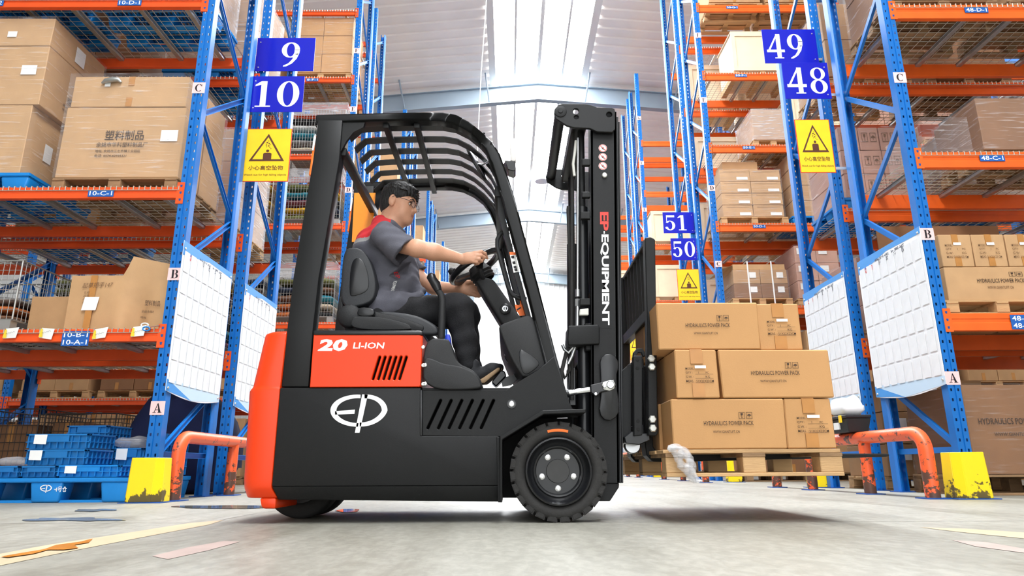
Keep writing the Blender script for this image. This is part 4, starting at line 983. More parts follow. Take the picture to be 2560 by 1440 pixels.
# ---------- rack 10 / 9 floor level
Y10 = 5.42
x0 = U(-30, 1258, Y10).x; xm = U(300, 1258, Y10).x
bp = blue_pallet(x0 - .25, -2.90, Y10, Y10 + .95, 0.0, 'blue plastic pallet with a white emblem, carrying the blue crates', .185)
a = U(100, 1232, Y10 - .003); b = U(130, 1232, Y10 - .003); c_ = U(100, 1212, Y10 - .003)
ep_args = (a, b - a, c_ - a)
mb = text_mb(MB(), '·4号仓', U(134, 1230, Y10 - .003), U(166, 1230, Y10 - .003) - U(134, 1230, Y10 - .003), (0, 0, .042), .01); decal('pallet_lettering', mb, 'logo_white', bp)
_CR = {}
def crate(x0, x1, y0, y1, z0, z1, label, m='plblue', paper=None):
    t = thing('plastic_crate', ((x0+x1)/2, (y0+y1)/2, z0), label, 'crate', 'blue plastic crates'); W_, D_, h = x1-x0, y1-y0, z1-z0
    key = (round(W_, 2), round(D_, 2), round(h, 2), m)
    if key not in _CR:
        mb = MB(); w_ = .006; tp = .012
        q0 = [(-W_/2+tp, -D_/2+tp), (W_/2-tp, -D_/2+tp), (W_/2-tp, D_/2-tp), (-W_/2+tp, D_/2-tp)]; q1 = [(-W_/2, -D_/2), (W_/2, -D_/2), (W_/2, D_/2), (-W_/2, D_/2)]
        for i in range(4):
            a, b, c, d = q0[i], q0[(i+1) % 4], q1[(i+1) % 4], q1[i]
            sh = lambda p: (p[0]*.96, p[1]*.96)
            mb.hexa([a + (0,), b + (0,), sh(b) + (0,), sh(a) + (0,), d + (h,), c + (h,), sh(c) + (h,), sh(d) + (h,)])
        mb.box((-W_/2+tp, -D_/2+tp, 0), (W_/2-tp, D_/2-tp, .006))
        rib = MB()
        n = max(4, int(W_ / .055))
        for i in range(n + 1):
            x = -W_/2 + .012 + (W_ - .024)*i/n
            for s in (-1, 1): rib.box((x-.003, s*D_/2 - .006 if s > 0 else -D_/2 - .010, .01), (x+.003, D_/2 + .010 if s > 0 else -D_/2 + .008, h - .004))
        n = max(3, int(D_ / .055))
        for i in range(n + 1):
            y = -D_/2 + .012 + (D_ - .024)*i/n
            for s in (-1, 1): rib.box((W_/2 - .006 if s > 0 else -W_/2 - .010, y-.003, .01), (W_/2 + .010 if s > 0 else -W_/2 + .008, y+.003, h - .004))
        for z in (.45*h,):
            rib.box((-W_/2 - .009, -D_/2 - .009, z), (W_/2 + .009, -D_/2 + .006, z + .006)).box((W_/2 - .006, -D_/2, z), (W_/2 + .009, D_/2, z + .006))
        rim = MB()
        for s in (-1, 1): rim.box((-W_/2 - .014, s*D_/2 - .014, h - .014), (W_/2 + .014, s*D_/2 + .014, h)).box((s*W_/2 - .014, -D_/2 - .014, h - .014), (s*W_/2 + .014, D_/2 + .014, h))
        gr = MB().box((-.09, -D_/2 - .012, h*.45), (.09, -D_/2 - .004, h*.98))
        _CR[key] = [box_mesh(nm, b_, m, **k_) for nm, b_, k_ in (('crate_walls', mb, {}), ('rib', rib, {}), ('rim', rim, {'bevel': .003}), ('handle_panel', gr, {'bevel': .004}))]
    for nm, me in zip(('crate_walls', 'crate_ribs', 'rim', 'handle_panel'), _CR[key]): link(nm, me, None, t)
    if paper:
        mb = MB().add([(x0 + W_*paper[0], y0 - .016, z0 + h*.35), (x0 + W_*paper[1], y0 - .018, z0 + h*.32), (x0 + W_*paper[1], y0 - .016, z1 - .005), (x0 + W_*paper[0], y0 - .016, z1 - .005)], [(0, 1, 2, 3)])
        decal('paper_label', mb, 'paper', t)
    return t
Z0 = .187
def cr(xa, xb, yt, yb, Y, label, m='plblue', D=.36, paper=None, z0=None):
    x0, x1, z0_, z1 = BX(xa, xb, yt, yb, Y); crate(x0, x1, Y, Y + D, z0_ if z0 is None else z0, z1, label, m, paper); return z1
zt1 = cr(140, 295, 1163, 1204, 5.45, 'low blue crate with a hanging paper tag, beside the yellow guard', 'plblue', .40, (.13, .32), z0=Z0)
zt1b = cr(48, 138, 1165, 1204, 5.46, 'dark blue crate under the labelled crate stack', 'plblue2', .40, None, z0=Z0)
cr(-40, 44, 1165, 1204, 5.46, 'blue crate with a clear bag on it', 'plblue2', .40, None, z0=Z0)
za = U(100, 1165, 5.5).z + .004
x0, x1, _, z1 = BX(62, 212, 1124, 1163, 5.48); crate(x0, x1, 5.48, 5.84, za, z1, 'blue crate with a white slip, middle of the labelled stack', 'plblue2', (.07, .28))
x0, x1, _, z2 = BX(66, 218, 1085, 1124, 5.48); crate(x0, x1, 5.48, 5.84, z1 + .003, z2, 'blue crate with a printed label, top of the labelled stack', 'plblue2', (.12, .33))
yb_ = 5.90
x0, x1, _, z1 = BX(200, 262, 1165, 1204, yb_); crate(x0, x1, yb_, yb_ + .36, Z0, z1, 'blue crate at the foot of the rear stack', 'plblue2')
x0, x1, _, z2 = BX(198, 262, 1128, 1165, yb_); crate(x0, x1, yb_, yb_ + .36, z1 + .003, z2, 'blue crate in the middle of the rear stack', 'plblue')
x0, x1, _, z3 = BX(196, 264, 1100, 1128, yb_); crate(x0, x1, yb_, yb_ + .36, z2 + .003, z3, 'blue crate second from the top of the rear stack', 'plblue')
x0, x1, _, z4 = BX(168, 266, 1064, 1100, yb_); crate(x0, x1, yb_, yb_ + .36, z3 + .003, z4, 'wide blue crate on top of the rear stack', 'plblue2')
mat('plastic_bag', (225, 228, 230), .18, 0, .1, 10, .8, 16, spec=.8)
def bag(xa, xb, yt, yb, Y, D, label, seed, m='film_white', name='plastic_bag'):
    x0, x1, z0, z1 = BX(xa, xb, yt, yb, Y); me = lump_mesh(x1-x0, D, (z1-z0), seed); me.materials.append(MATS[m]); o = link(name, me, None, None, ((x0+x1)/2, Y + D/2, z0)); tag(o, label, 'bag', 'clear plastic bags'); return o
y3 = 5.87
x0, x1, _, z1 = BX(290, 350, 1165, 1204, y3); crate(x0, x1, y3, y3 + .36, .187, z1, 'blue crate under the bagged crate behind the yellow guard', 'plblue2', (.1, .5))
x0, x1, _, z2 = BX(274, 354, 1120, 1153, y3); crate(x0, x1, y3, y3 + .36, z1 + .003, z2, 'blue crate holding clear bags behind the yellow guard', 'plblue2', (.2, .55))
bag(276, 350, 1090, 1119, y3 + .02, .3, 'clear crumpled plastic bags on the crate behind the yellow guard', 4)
bag(-20, 60, 1142, 1164, 5.48, .3, 'clear crumpled plastic bag on the crate at the pallet edge', 6)
x0, x1, _, z1 = BX(398, 480, 1118, 1155, 5.9); 
crate(-3.03, -2.92, 5.85, 6.30, .187, .36, 'blue crate seen through the end frame of rack 10', 'plblue2'); crate(-3.03, -2.92, 5.85, 6.30, .364, .54, 'blue crate holding a clear bag, seen through the end frame of rack 10', 'plblue2')
carton(x0 - .9, x0 - .62, 5.5, 5.8, .187, .40, 'brown carton pushed in beside the labelled crates', 'card_dark', tape=None) if False else None
# rack 9 floor: dark cages, covered load, cartons behind
cage(-5.4, -4.78, 6.98, 7.75, 0.0, .85, 'rusty dark wire cage on the floor below the nine plate rack', 'cagedark'); cage(-4.72, -4.0, 6.98, 7.75, 0.0, .80, 'rusty dark wire cage with cartons behind the blue crates', 'cagedark')
carton(-4.68, -4.36, 7.05, 7.65, .105, .72, 'dark carton standing in the rusty cage', 'card_dark'); carton(-4.33, -4.05, 7.05, 7.65, .105, .6, 'brown carton standing in the rusty cage', 'card')
carton(-5.35, -4.83, 7.05, 7.65, .105, .7, 'long dark carton in the second rusty cage', 'card_dark')
o = link('covered_load', lump_mesh(1.0, .78, 1.02, 5), 'darkcloth', None, (-3.43, 7.34, .0)); tag(o, 'bulky load under a dark blue cloth cover beside the end frame', 'cover')
wood_pallet(-5.2, -4.2, 5.7, 6.45, 0.0, 'old wooden pallet under the cartons on the floor of rack 10', 'wood_old') if False else None
# cartons on a low shelf far behind, under shelf B
stack(-6.3, -4.4, 9.2, 9.9, .0, 4, 1, 2, .42, 'carton in the low row on the floor of the next aisle', 'card', None, 'wood', 'wooden pallet on the floor of the next aisle', None)
# ================= right-hand side
ZA2 = 0.0
big2 = [('HYDRAULICS POWER PACK', .08, .62, .55, .62, 'f', 'print_'), ('WWW.GIANTLIFT.CN', .18, .48, .42, .46, 'f', 'print_')]
x0 = 3.76; zt_ = U(2420, 962, 5.62).z
wood_pallet(3.74, 4.95, 5.60, 6.46, 0, 'wooden pallet under the huge wrapped carton on the floor of rack 48', 'wood_old', .16)
carton(3.78, 4.92, 5.62, 6.44, .162, zt_, 'huge brown carton wrapped in film on the floor of rack 48', 'card_dark', tape=None, prints=big2)
wrap(3.78, 4.92, 5.62, 6.44, .162, zt_ , 'glossy stretch film round the huge carton', 'film_dark', seed=9)
wood_pallet(5.05, 6.2, 5.60, 6.46, 0, 'wooden pallet next to the huge wrapped carton', 'wood_old', .16); carton(5.08, 6.17, 5.62, 6.44, .162, .85, 'second large carton on the floor of rack 48', 'card_dark', tape=None)
stack(3.8, 4.9, 6.95, 7.75, 0, 3, 1, 3, .32, 'labelled carton on the floor of the rack with the 49 plate', 'card2', None, 'wood', 'wooden pallet on the floor of the rack with the 49 plate', None, None, [(None, .3, .7, .5, .8, 'f', 'paper')])
# 48-B: hydraulic cartons
ZRB = RLv[0] + .004
mb_lab = [('MODEL:', .16, .40, .62, .69, 'f', 'print_soft'), ('QTY:      1     PC', .16, .78, .50, .57, 'f', 'print_soft'), ('G.W:          KG', .16, .78, .38, .45, 'f', 'print_soft'), ('MEAS: 51X22X23 CM', .16, .82, .26, .33, 'f', 'print_soft'), (None, .42, .66, .66, .74, 'f', 'paper')]
pwr = [('HYDRAULICS POWER PACK', .30, .76, .52, .64, 'f', 'print_'), ('WWW.GIANTLIFT.CN', .39, .64, .34, .42, 'f', 'print_soft'), ('#glass', .62, .68, .70, .84, 'f', 'print_'), ('#umbrella', .69, .75, .70, .84, 'f', 'print_')]
wood_pallet(3.74, 4.72, 5.56, 6.45, ZRB, 'pale wooden pallet under the hydraulic cartons on shelf 48-B', 'wood', .13)
zb0 = ZRB + .131; hB = .30
carton(3.80, 4.70, 5.60, 6.02, zb0, zb0 + hB, 'long lettered hydraulic carton on shelf 48-B', 'card', tape='y', prints=pwr)
carton(3.80, 4.70, 6.04, 6.44, zb0, zb0 + hB, 'long hydraulic carton behind the lettered one on shelf 48-B', 'card', tape='y')
for i, (xa, xb, l) in enumerate(((3.80, 4.085, 'post side'), (4.095, 4.38, 'middle'), (4.39, 4.67, 'inner'))):
    carton(xa, xb, 5.60, 6.42, zb0 + hB + .004, zb0 + hB*2, 'taped hydraulic carton on top of the long one on shelf 48-B, %s' % l, 'card', 'hydraulic cartons on shelf 48-B', 'x', prints=mb_lab)
stack(4.8, 5.8, 5.6, 6.42, ZRB, 2, 1, 2, .3, 'carton beside the hydraulic cartons of shelf 48-B', 'card', None, 'wood', 'pale wooden pallet deeper along shelf 48-B', None)
# 48-C, 48-D
stack(U(2432, 375, 5.9).x, 5.3, 5.75, 6.4, RLv[1] + .016, 1, 1, 1, .55, 'dark wrapped carton on shelf 48-C', 'card_dark', 'film', 'old', 'old wooden pallet under the dark wrapped carton', 'stretch film round the dark carton on shelf 48-C', None)
wrap(3.98, 4.4, 5.8, 6.4, RLv[1] + .15, RLv[1] + .5, 'loose sloping stretch film beside the dark carton on shelf 48-C', 'film', seed=11)
stack(3.78, 4.78, 5.6, 6.42, RLv[2] + .016, 2, 1, 2, .5, 'wrapped carton on shelf 48-D next to the post', 'card_dark', 'film', 'old', 'old wooden pallet on shelf 48-D next to the post', 'stretch film on shelf 48-D next to the post', None)
stack(4.95, 5.95, 5.6, 6.42, RLv[2] + .016, 2, 1, 1, .5, 'wrapped carton deeper along shelf 48-D', 'card2', 'film_dark', 'old', 'old wooden pallet deeper along shelf 48-D', 'thin film deeper along shelf 48-D', None)
# 49
sym = [('#glass', .12, .42, .35, .75, 'f', 'print_soft'), ('#umbrella', .55, .85, .35, .75, 'f', 'print_soft')]
mat('card_pink', (196, 152, 132), .7, 0, .06, 6)
stack(3.78, 4.72, 6.95, 7.78, RLv[1] + .016, 4, 1, 3, .29, 'pinkish carton with care symbols on the blue pallet of the rack with the 49 plate', 'card_pink', 'film', 'blue', 'blue plastic pallet of the rack with the 49 plate, shelf C', 'stretch film round the pinkish cartons', None, sym)
stack(4.95, 5.9, 6.95, 7.78, RLv[1] + .016, 2, 1, 2, .4, 'brown carton next to the pinkish cartons', 'card2', 'film_white', 'blue', 'second blue plastic pallet of the rack with the 49 plate', 'milky film next to the pinkish cartons', None)
stack(3.78, 4.72, 6.95, 7.78, RLv[0] + .016, 3, 1, 3, .27, 'labelled pinkish carton on shelf B of the rack with the 49 plate', 'card_pink', 'film', 'wood', 'wooden pallet on shelf B of the rack with the 49 plate', 'stretch film on shelf B of the rack with the 49 plate', None, [(None, .1, .55, .55, .85, 'f', 'paper')])
stack(3.78, 4.72, 6.95, 7.78, RLv[2] + .016, 2, 1, 2, .5, 'wrapped brown carton on shelf D of the rack with the 49 plate', 'card2', 'film', 'wood', 'wooden pallet on shelf D of the rack with the 49 plate', 'stretch film on shelf D of the rack with the 49 plate', None)
stack(4.95, 5.9, 6.95, 7.78, RLv[2] + .016, 1, 1, 1, .6, 'large dark carton on shelf D of the rack with the 49 plate', 'card_dark', None, 'old', 'old wooden pallet on shelf D of the rack with the 49 plate', None, None)
solo('hardboard_sheet', MB().box((3.76, 6.455, ZRB), (U(2492, 560, 6.46).x, 6.465, 2.60)), 'wood_dark' if 'wood_dark' in MATS else 'card_dark', 'dark brown hardboard sheet standing behind rack 48 shelf B', 'board')
# 50
Y50 = 11.2
xa, xb, _, _ = BX(1858, 1958, 415, 545, Y50)
xa = U(1808, 540, Y50).x; xb = U(1962, 540, Y50).x
wood_pallet(xa - .05, xb + .06, Y50 - .02, Y50 + .85, RF[2] + .016, 'pale wooden pallet under the two-by-four carton block on shelf 50-D', 'wood', .14)
zt_ = RF[2] + .157; hh = (U(1880, 424, Y50).z - zt_) / 4
hw = ['022', '39', '33', '54']
for k in range(4):
    for i in range(2):
        w2 = (xb - xa) / 2
        carton(xa + w2*i + .004, xa + w2*(i+1) - .004, Y50, Y50 + .42, zt_ + hh*k + .001, zt_ + hh*(k+1) - .003, 'taped carton with a white label in the two-by-four block on shelf 50-D', 'card', 'two-by-four carton block', None,
               prints=[(None, .55, .92, .12, .36, 'f', 'paper'), ('——————', .12, .88, .8, .82, 'f', 'print_soft')])
        carton(xa + w2*i + .004, xa + w2*(i+1) - .004, Y50 + .43, Y50 + .84, zt_ + hh*k + .001, zt_ + hh*(k+1) - .003, 'carton at the back of the two-by-four block on shelf 50-D', 'card2', 'back of the two-by-four carton block', None)
wrap(xa, xb, Y50, Y50 + .84, zt_, zt_ + hh*4, 'stretch film round the two-by-four carton block', 'film', seed=21)
carton(xa + .1, xa + .75, Y50 + .1, Y50 + .5, zt_ + hh*4 + .015, zt_ + hh*4 + .2, 'loose carton lying on top of the two-by-four block', 'card', tape=None)
stack(U(1985, 540, Y50).x, U(2110, 540, Y50).x, Y50, Y50 + .85, RF[2] + .016, 2, 1, 4, .3, 'brown carton next to the two-by-four block on shelf 50-D', 'card2', 'film', 'blue', 'blue plastic pallet next to the two-by-four block', 'stretch film next to the two-by-four block', None)
# 50-C open strapped carton
xa = U(1838, 750, Y50).x; xb = U(1975, 750, Y50).x; zt_ = RF[1] + .157; ht = U(1900, 660, Y50).z
wood_pallet(xa - .05, xb + .05, Y50 - .02, Y50 + .85, RF[1] + .016, 'pale wooden pallet under the strapped open carton on shelf 50-C', 'wood', .14)
for i in range(2):
    for k in range(2):
        w2 = (xb - xa) / 2; h2 = (ht - zt_) * .42
        carton(xa + w2*i + .004, xa + w2*(i+1) - .004, Y50, Y50 + .8, zt_ + h2*k + .001, zt_ + h2*(k+1) - .003, 'strapped brown carton on shelf 50-C', 'card_dark' if k == 0 else 'card2', 'strapped cartons on shelf 50-C', None, prints=[(None, .6, .85, .4, .8, 'f', 'paper')])
z_ = zt_ + (ht - zt_)*.84
t = thing('open_carton', ((xa+xb)/2, Y50 + .4, z_), 'open brown carton with bent flaps on the strapped cartons', 'carton')
part('side_walls', MB().box((xa + .02, Y50 + .02, z_ + .002), (xb - .02, Y50 + .03, ht)).box((xa + .02, Y50 + .75, z_ + .002), (xb - .02, Y50 + .76, ht + .18)).box((xa + .02, Y50 + .03, z_ + .002), (xa + .03, Y50 + .75, ht)).box((xb - .03, Y50 + .03, z_ + .002), (xb - .02, Y50 + .75, ht)), 'card', t)
part('flap', MB().hexa([(xa + .03, Y50 + .03, ht - .01), (xa + .03, Y50 + .7, ht - .01), (xa + .035, Y50 + .7, ht - .01), (xa + .035, Y50 + .03, ht - .01), (xa - .2, Y50 + .05, ht - .08), (xa - .2, Y50 + .7, ht - .08), (xa - .195, Y50 + .7, ht - .075), (xa - .195, Y50 + .05, ht - .075)]), 'card', t)
for k, u in enumerate((.28, .72)):
    xx = xa + (xb - xa)*u; solo('packing_strap', MB().box((xx - .012, Y50 - .012, RF[1] + .06), (xx + .012, Y50 - .008, ht + .05)).box((xx - .012, Y50 - .012, ht + .046), (xx + .012, Y50 + .8, ht + .05)), 'paper', 'white packing strap over the strapped cartons on shelf 50-C', 'strap', 'white packing straps')
wrap(xa, xb, Y50, Y50 + .84, zt_, zt_ + (ht - zt_)*.8, 'stretch film round the strapped cartons', 'film', seed=23)
stack(U(2000, 750, Y50).x, U(2110, 750, Y50).x, Y50, Y50 + .85, RF[1] + .016, 2, 1, 3, .32, 'labelled pinkish carton next to the strapped cartons', 'card_pink', 'film', 'wood', 'wooden pallet next to the strapped cartons', 'stretch film next to the strapped cartons', None, [(None, .1, .5, .5, .85, 'f', 'paper')])
stack(U(1888, 370, Y50).x, U(1985, 370, Y50).x, Y50, Y50 + .85, RF[3] + .016, 1, 1, 1, .62, 'wrapped carton on shelf 50-E', 'card2', 'film_white', 'wood', 'wooden pallet on shelf 50-E', 'milky film on shelf 50-E', None)
def crate_wood(x0, x1, y0, y1, z0, h, label):
    t = thing('wooden_crate', ((x0+x1)/2, (y0+y1)/2, z0), label, 'crate', 'cream plywood crates')
    part('crate_body', MB().box((x0 + .02, y0 + .02, z0 + .10), (x1 - .02, y1 - .02, z0 + h - .02)), 'crate_cream', t)
    part('crate_lid', MB().box((x0, y0, z0 + h - .025), (x1, y1, z0 + h)), 'crate_cream', t, bevel=.003)
    for x in (x0 + .05, (x0+x1)/2, x1 - .05): part('skid', MB().box((x - .05, y0 + .02, z0), (x + .05, y1 - .02, z0 + .10)), 'wood', t)
    for x in (x0 + .04, x1 - .04): part('batten', MB().box((x - .035, y0, z0 + .10), (x + .035, y0 + .02, z0 + h - .025)), 'crate_cream', t)
    part('batten', MB().box((x0 + .075, y0, z0 + h - .1), (x1 - .075, y0 + .02, z0 + h - .025)), 'crate_cream', t); part('batten', MB().box((x0 + .075, y0, z0 + .10), (x1 - .075, y0 + .02, z0 + .17)), 'crate_cream', t)
for j, z in enumerate(RF[1:5]):
    crate_wood(3.85, 4.85, 12.55, 13.4, z + .016, (.85, .95, .9, 1.1)[j], 'cream plywood crate on the %s shelf of the rack with the 51 plate' % tiers[j])
    crate_wood(5.0, 6.0, 12.55, 13.4, z + .016, .9, 'cream plywood crate standing deeper on the %s shelf of the rack with the 51 plate' % tiers[j])
crate_wood(5.28, 6.2, Y50, Y50 + .85, RF[3] + .016, 1.1, 'cream plywood crate on shelf 50-E beside the wrapped carton'); crate_wood(4.3, 5.4, Y50, Y50 + .85, RF[4] + .016, .95, 'cream plywood crate on shelf 50-F')
for i, xx in enumerate((3.95, 5.05)): wood_pallet(xx, xx + 1.05, Y50, Y50 + .85, RF[5] + .002, 'wooden pallet on the top shelf labelled 50-G, %s' % ('next to the post', 'deeper along')[i]); carton(xx, xx + 1.0, Y50, Y50 + .85, RF[5] + .14, RF[5] + .8, 'carton on the top shelf labelled 50-G, %s' % ('next to the post', 'deeper along')[i], 'card2')
for i, y in enumerate((16.8, 22.4, 28.0)):
    for j, z in enumerate((RF[1], RF[2], RF[3], RF[0])):
        crate_wood(3.82, 4.9, y, y + .85, z + .016, .95, 'cream plywood crate on the %s shelf, %s beyond the 51 plate' % (('middle', 'upper', 'top', 'lowest')[j], ('one aisle', 'two aisles', 'three aisles')[i]))
# low levels of the far rows, closing the view under the shelves
for i, (xa, xb) in enumerate(((-4.05, -3.0), (-5.4, -4.3), (-6.75, -5.65), (-8.05, -6.95), (-9.4, -8.35))):
    pos = ('beside the cloth cage post', 'second from the cloth cage post', 'third from the cloth cage post', 'fourth from the cloth cage post', 'fifth from the cloth cage post')[i]
    stack(xa, xb, 11.18, 12.0, 0.0, 2, 1, 2, .46, 'carton on the floor under the cloth cages, %s' % pos, ('card_dark', 'card2', 'card')[i % 3], None, 'old', 'old pallet on the floor under the cloth cages, %s' % pos, None, 'x')
    if i: stack(xa, xb, 11.18, 12.0, LF[0] + .016, 2, 1, 2, .42, 'carton on the lowest deck under the cloth cages, %s' % pos, ('card2', 'card', 'card_dark')[i % 3], None, 'wood', 'pallet on the lowest deck under the cloth cages, %s' % pos, None, 'x')
for i, (xa, xb) in enumerate(((3.85, 4.85), (5.05, 6.1), (6.5, 7.5), (7.7, 8.7))):
    pos = ('beside the post', 'second from the post', 'third from the post', 'fourth from the post')[i]
    stack(xa, xb, 11.2, 12.0, 0.0, 2, 1, 2, .46, 'carton on the floor under the strapped carton rack, %s' % pos, ('card_dark', 'card2', 'card')[i % 3], None, 'old', 'old pallet on the floor under the strapped carton rack, %s' % pos, None, 'x')
    stack(xa, xb, 11.2, 12.0, RF[0] + .016, 2, 1, 2, .44, 'carton on the lowest deck of the strapped carton rack, %s' % pos, ('card2', 'card', 'card_dark')[i % 3], None, 'wood', 'pallet on the lowest deck of the strapped carton rack, %s' % pos, None, 'x')
    if i > 1:
        for j, z in enumerate(RF[1:4]): stack(xa, xb, 11.2, 12.0, z + .016, 2, 1, 2, .44, 'carton at tier %s deep in the strapped carton rack, %s' % ('B C D'.split()[j], pos), ('card2', 'card', 'card_pink')[j], 'film' if j == 1 else None, 'wood', 'pallet at tier %s deep in the strapped carton rack, %s' % ('B C D'.split()[j], pos), 'film at tier %s deep in the strapped carton rack, %s' % ('B C D'.split()[j], pos), None)
stack(5.0, 6.1, 6.95, 7.75, 0, 2, 1, 2, .42, 'plain carton on the floor beside the labelled cartons', 'card_dark', None, 'old', 'old pallet on the floor beside the labelled cartons', None, None)
stack(4.95, 5.95, 6.95, 7.75, RLv[0] + .016, 2, 1, 2, .38, 'plain carton beside the labelled pinkish cartons', 'card2', None, 'wood', 'pallet beside the labelled pinkish cartons', None, None)
# toolbox with a white bag on the barrier
tb = U(2128, 1085, 6.3); zt_ = .475 + .052; xc = 3.11
t = thing('toolbox', (xc, 6.25, zt_), 'black toolbox with yellow latches standing on the orange pipe barrier', 'toolbox')
x0, x1, _, z1 = BX(2098, 2160, 1045, 1086, 6.2)
part('tray', MB().hexa([(xc - .09, 6.08, zt_), (xc + .09, 6.08, zt_), (xc + .09, 6.42, zt_), (xc - .09, 6.42, zt_), (xc - .11, 6.05, zt_ + .12), (xc + .11, 6.05, zt_ + .12), (xc + .11, 6.45, zt_ + .12), (xc - .11, 6.45, zt_ + .12)]), 'fl_plastic' if 'fl_plastic' in MATS else 'ink', t, bevel=.006)
part('lid', MB().box((xc - .115, 6.045, zt_ + .122), (xc + .115, 6.455, zt_ + .15)), 'ink', t, bevel=.006)
for yy in (6.15, 6.35): part('latch', MB().box((xc - .123, yy - .025, zt_ + .085), (xc - .112, yy + .025, zt_ + .15)), 'warnyellow', t, bevel=.003)
part('paper_label', MB().box((xc - .113, 6.2, zt_ + .03), (xc - .1, 6.3, zt_ + .09)), 'paper', t)
me = lump_mesh(.20, .30, .17, 9); me.materials.append(MATS['film_white']); me.materials.clear(); me.materials.append(MATS['signwhite'])
o = link('white_bag', me, None, None, (xc, 6.25, zt_ + .152)); tag(o, 'bundled white plastic bag lying on the black toolbox', 'bag')
# ============================================================ the forklift
YB = 3.17; YF = 4.15; YC = 3.66
FLK = thing('forklift', (U(960, 1290, YC).x, YC, 0), 'orange and black electric forklift with overhead guard, carrying a loaded pallet', 'forklift')
def pts(P, Y=YB): return [(p.x, p.z) for p in (U(a, b, Y) for a, b in P)]
def chaikin(P, it=2):
    for _ in range(it):
        Q = []
        for a, b in zip(P, P[1:] + P[:1]): Q += [(a[0]*.75 + b[0]*.25, a[1]*.75 + b[1]*.25), (a[0]*.25 + b[0]*.75, a[1]*.25 + b[1]*.75)]
        P = Q
    return P
def slab(name, P, y0, y1, m, parent=None, bevel=0, seg=1, ref=None, **k):
    """outline P (photo pixels on plane ref or y0) made solid from y0 to y1"""
    return part(name, MB().prism(pts(P, y0 if ref is None else ref), y0, y1), m, parent or FLK, bevel=bevel, seg=seg, **k)
def curve_slab(name, P, holes, y0, y1, m, parent=None, bevel=.002, ref=None):
    """as slab, with holes cut out (list of outlines)"""
    c = bpy.data.curves.new(name, 'CURVE'); c.dimensions = '2D'; c.fill_mode = 'BOTH'; c.extrude = max(.0005, (y1 - y0) / 2 - bevel); c.bevel_depth = bevel; c.bevel_resolution = 1; c.offset = -bevel
    for poly in [P] + holes:
        q = pts(poly, y0 if ref is None else ref); s = c.splines.new('POLY'); s.points.add(len(q) - 1); s.use_cyclic_u = True
        for pt, (x, z) in zip(s.points, q): pt.co = (x, z, 0, 1)
    o = bpy.data.objects.new(name, c); COL.objects.link(o)
    me = bpy.data.meshes.new_from_object(o.evaluated_get(bpy.context.evaluated_depsgraph_get()))
    bpy.data.objects.remove(o); bpy.data.curves.remove(c)
    org = wloc(parent or FLK); ym = (y0 + y1) / 2
    me.transform(Matrix(((1, 0, 0, -org.x), (0, 0, -1, ym - org.y), (0, 1, 0, -org.z), (0, 0, 0, 1))))
    me.materials.clear(); me.name = name
    return link(name, me, m, parent or FLK)
def pill(a, b, r, n=5):
    """slot outline from pixel a to b with radius r"""
    ang = math.atan2(b[1] - a[1], b[0] - a[0]); o = []
    for i in range(n + 1): t = ang - math.pi/2 + math.pi * i / n; o.append((b[0] + r*math.cos(t), b[1] + r*math.sin(t)))
    for i in range(n + 1): t = ang + math.pi/2 + math.pi * i / n; o.append((a[0] + r*math.cos(t), a[1] + r*math.sin(t)))
    return o
def disc(cx, cy, r, n=18): return [(cx + r*math.cos(6.2832*i/n), cy + r*math.sin(6.2832*i/n)) for i in range(n)]
def knobs(name, pxs, Y, r, dep, m, parent=None, n=6):
    for (a, b) in pxs:
        p = U(a, b, Y); part(name, MB().lathe([(0, -dep), (r*.75, -dep), (r, -dep*.75), (r, 0)], p, 'y', n, smooth=False), m, parent or FLK)
# counterweight: lofted plan sections, rounded rear corners
def loft_cw(rows):
    v = []; f = []; sec = []
    for (l, r, y, ins) in rows:
        a = U(l, y, YB); b = U(r, y, YB); xl, xr = a.x, b.x; z = a.z; y0, y1 = YB + ins, YF - ins; R = .075
        s = [(xr, y0), (xl + R, y0)] + [(xl + R - R*math.sin(t), y0 + R - R*math.cos(t)) for t in np.linspace(.3, math.pi/2, 5)]
        s += [(xl + R - R*math.cos(t), y1 - R + R*math.sin(t)) for t in np.linspace(0, math.pi/2 - .3, 5)] + [(xl + R, y1), (xr, y1)]
        sec.append([(x, yy, z) for x, yy in s])
    n = len(sec[0])
    for s in sec: v += s
    for i in range(len(sec) - 1):
        for k in range(n): f.append((i*n+k, i*n+(k+1) % n, (i+1)*n+(k+1) % n, (i+1)*n+k))
    f.append(list(range(n))); f.append([(len(sec)-1)*n + k for k in range(n)])
    return MB().add(v, f)
part('counterweight', loft_cw([(662, 716, 825, .03), (651, 715, 832, .008), (619, 700, 966, .006), (612, 699.5, 974, 0), (597, 680, 1200, 0), (597, 678, 1221, .002), (601, 689, 1246, .022)]), 'fl_red', FLK, bevel=.008, seg=2, ang=8)
slab('counterweight_skirt', [(648, 1245), (690, 1245), (689, 1272), (657, 1272), (652, 1266)], YB + .02, YF - .02, 'fl_red', bevel=.01, seg=2)
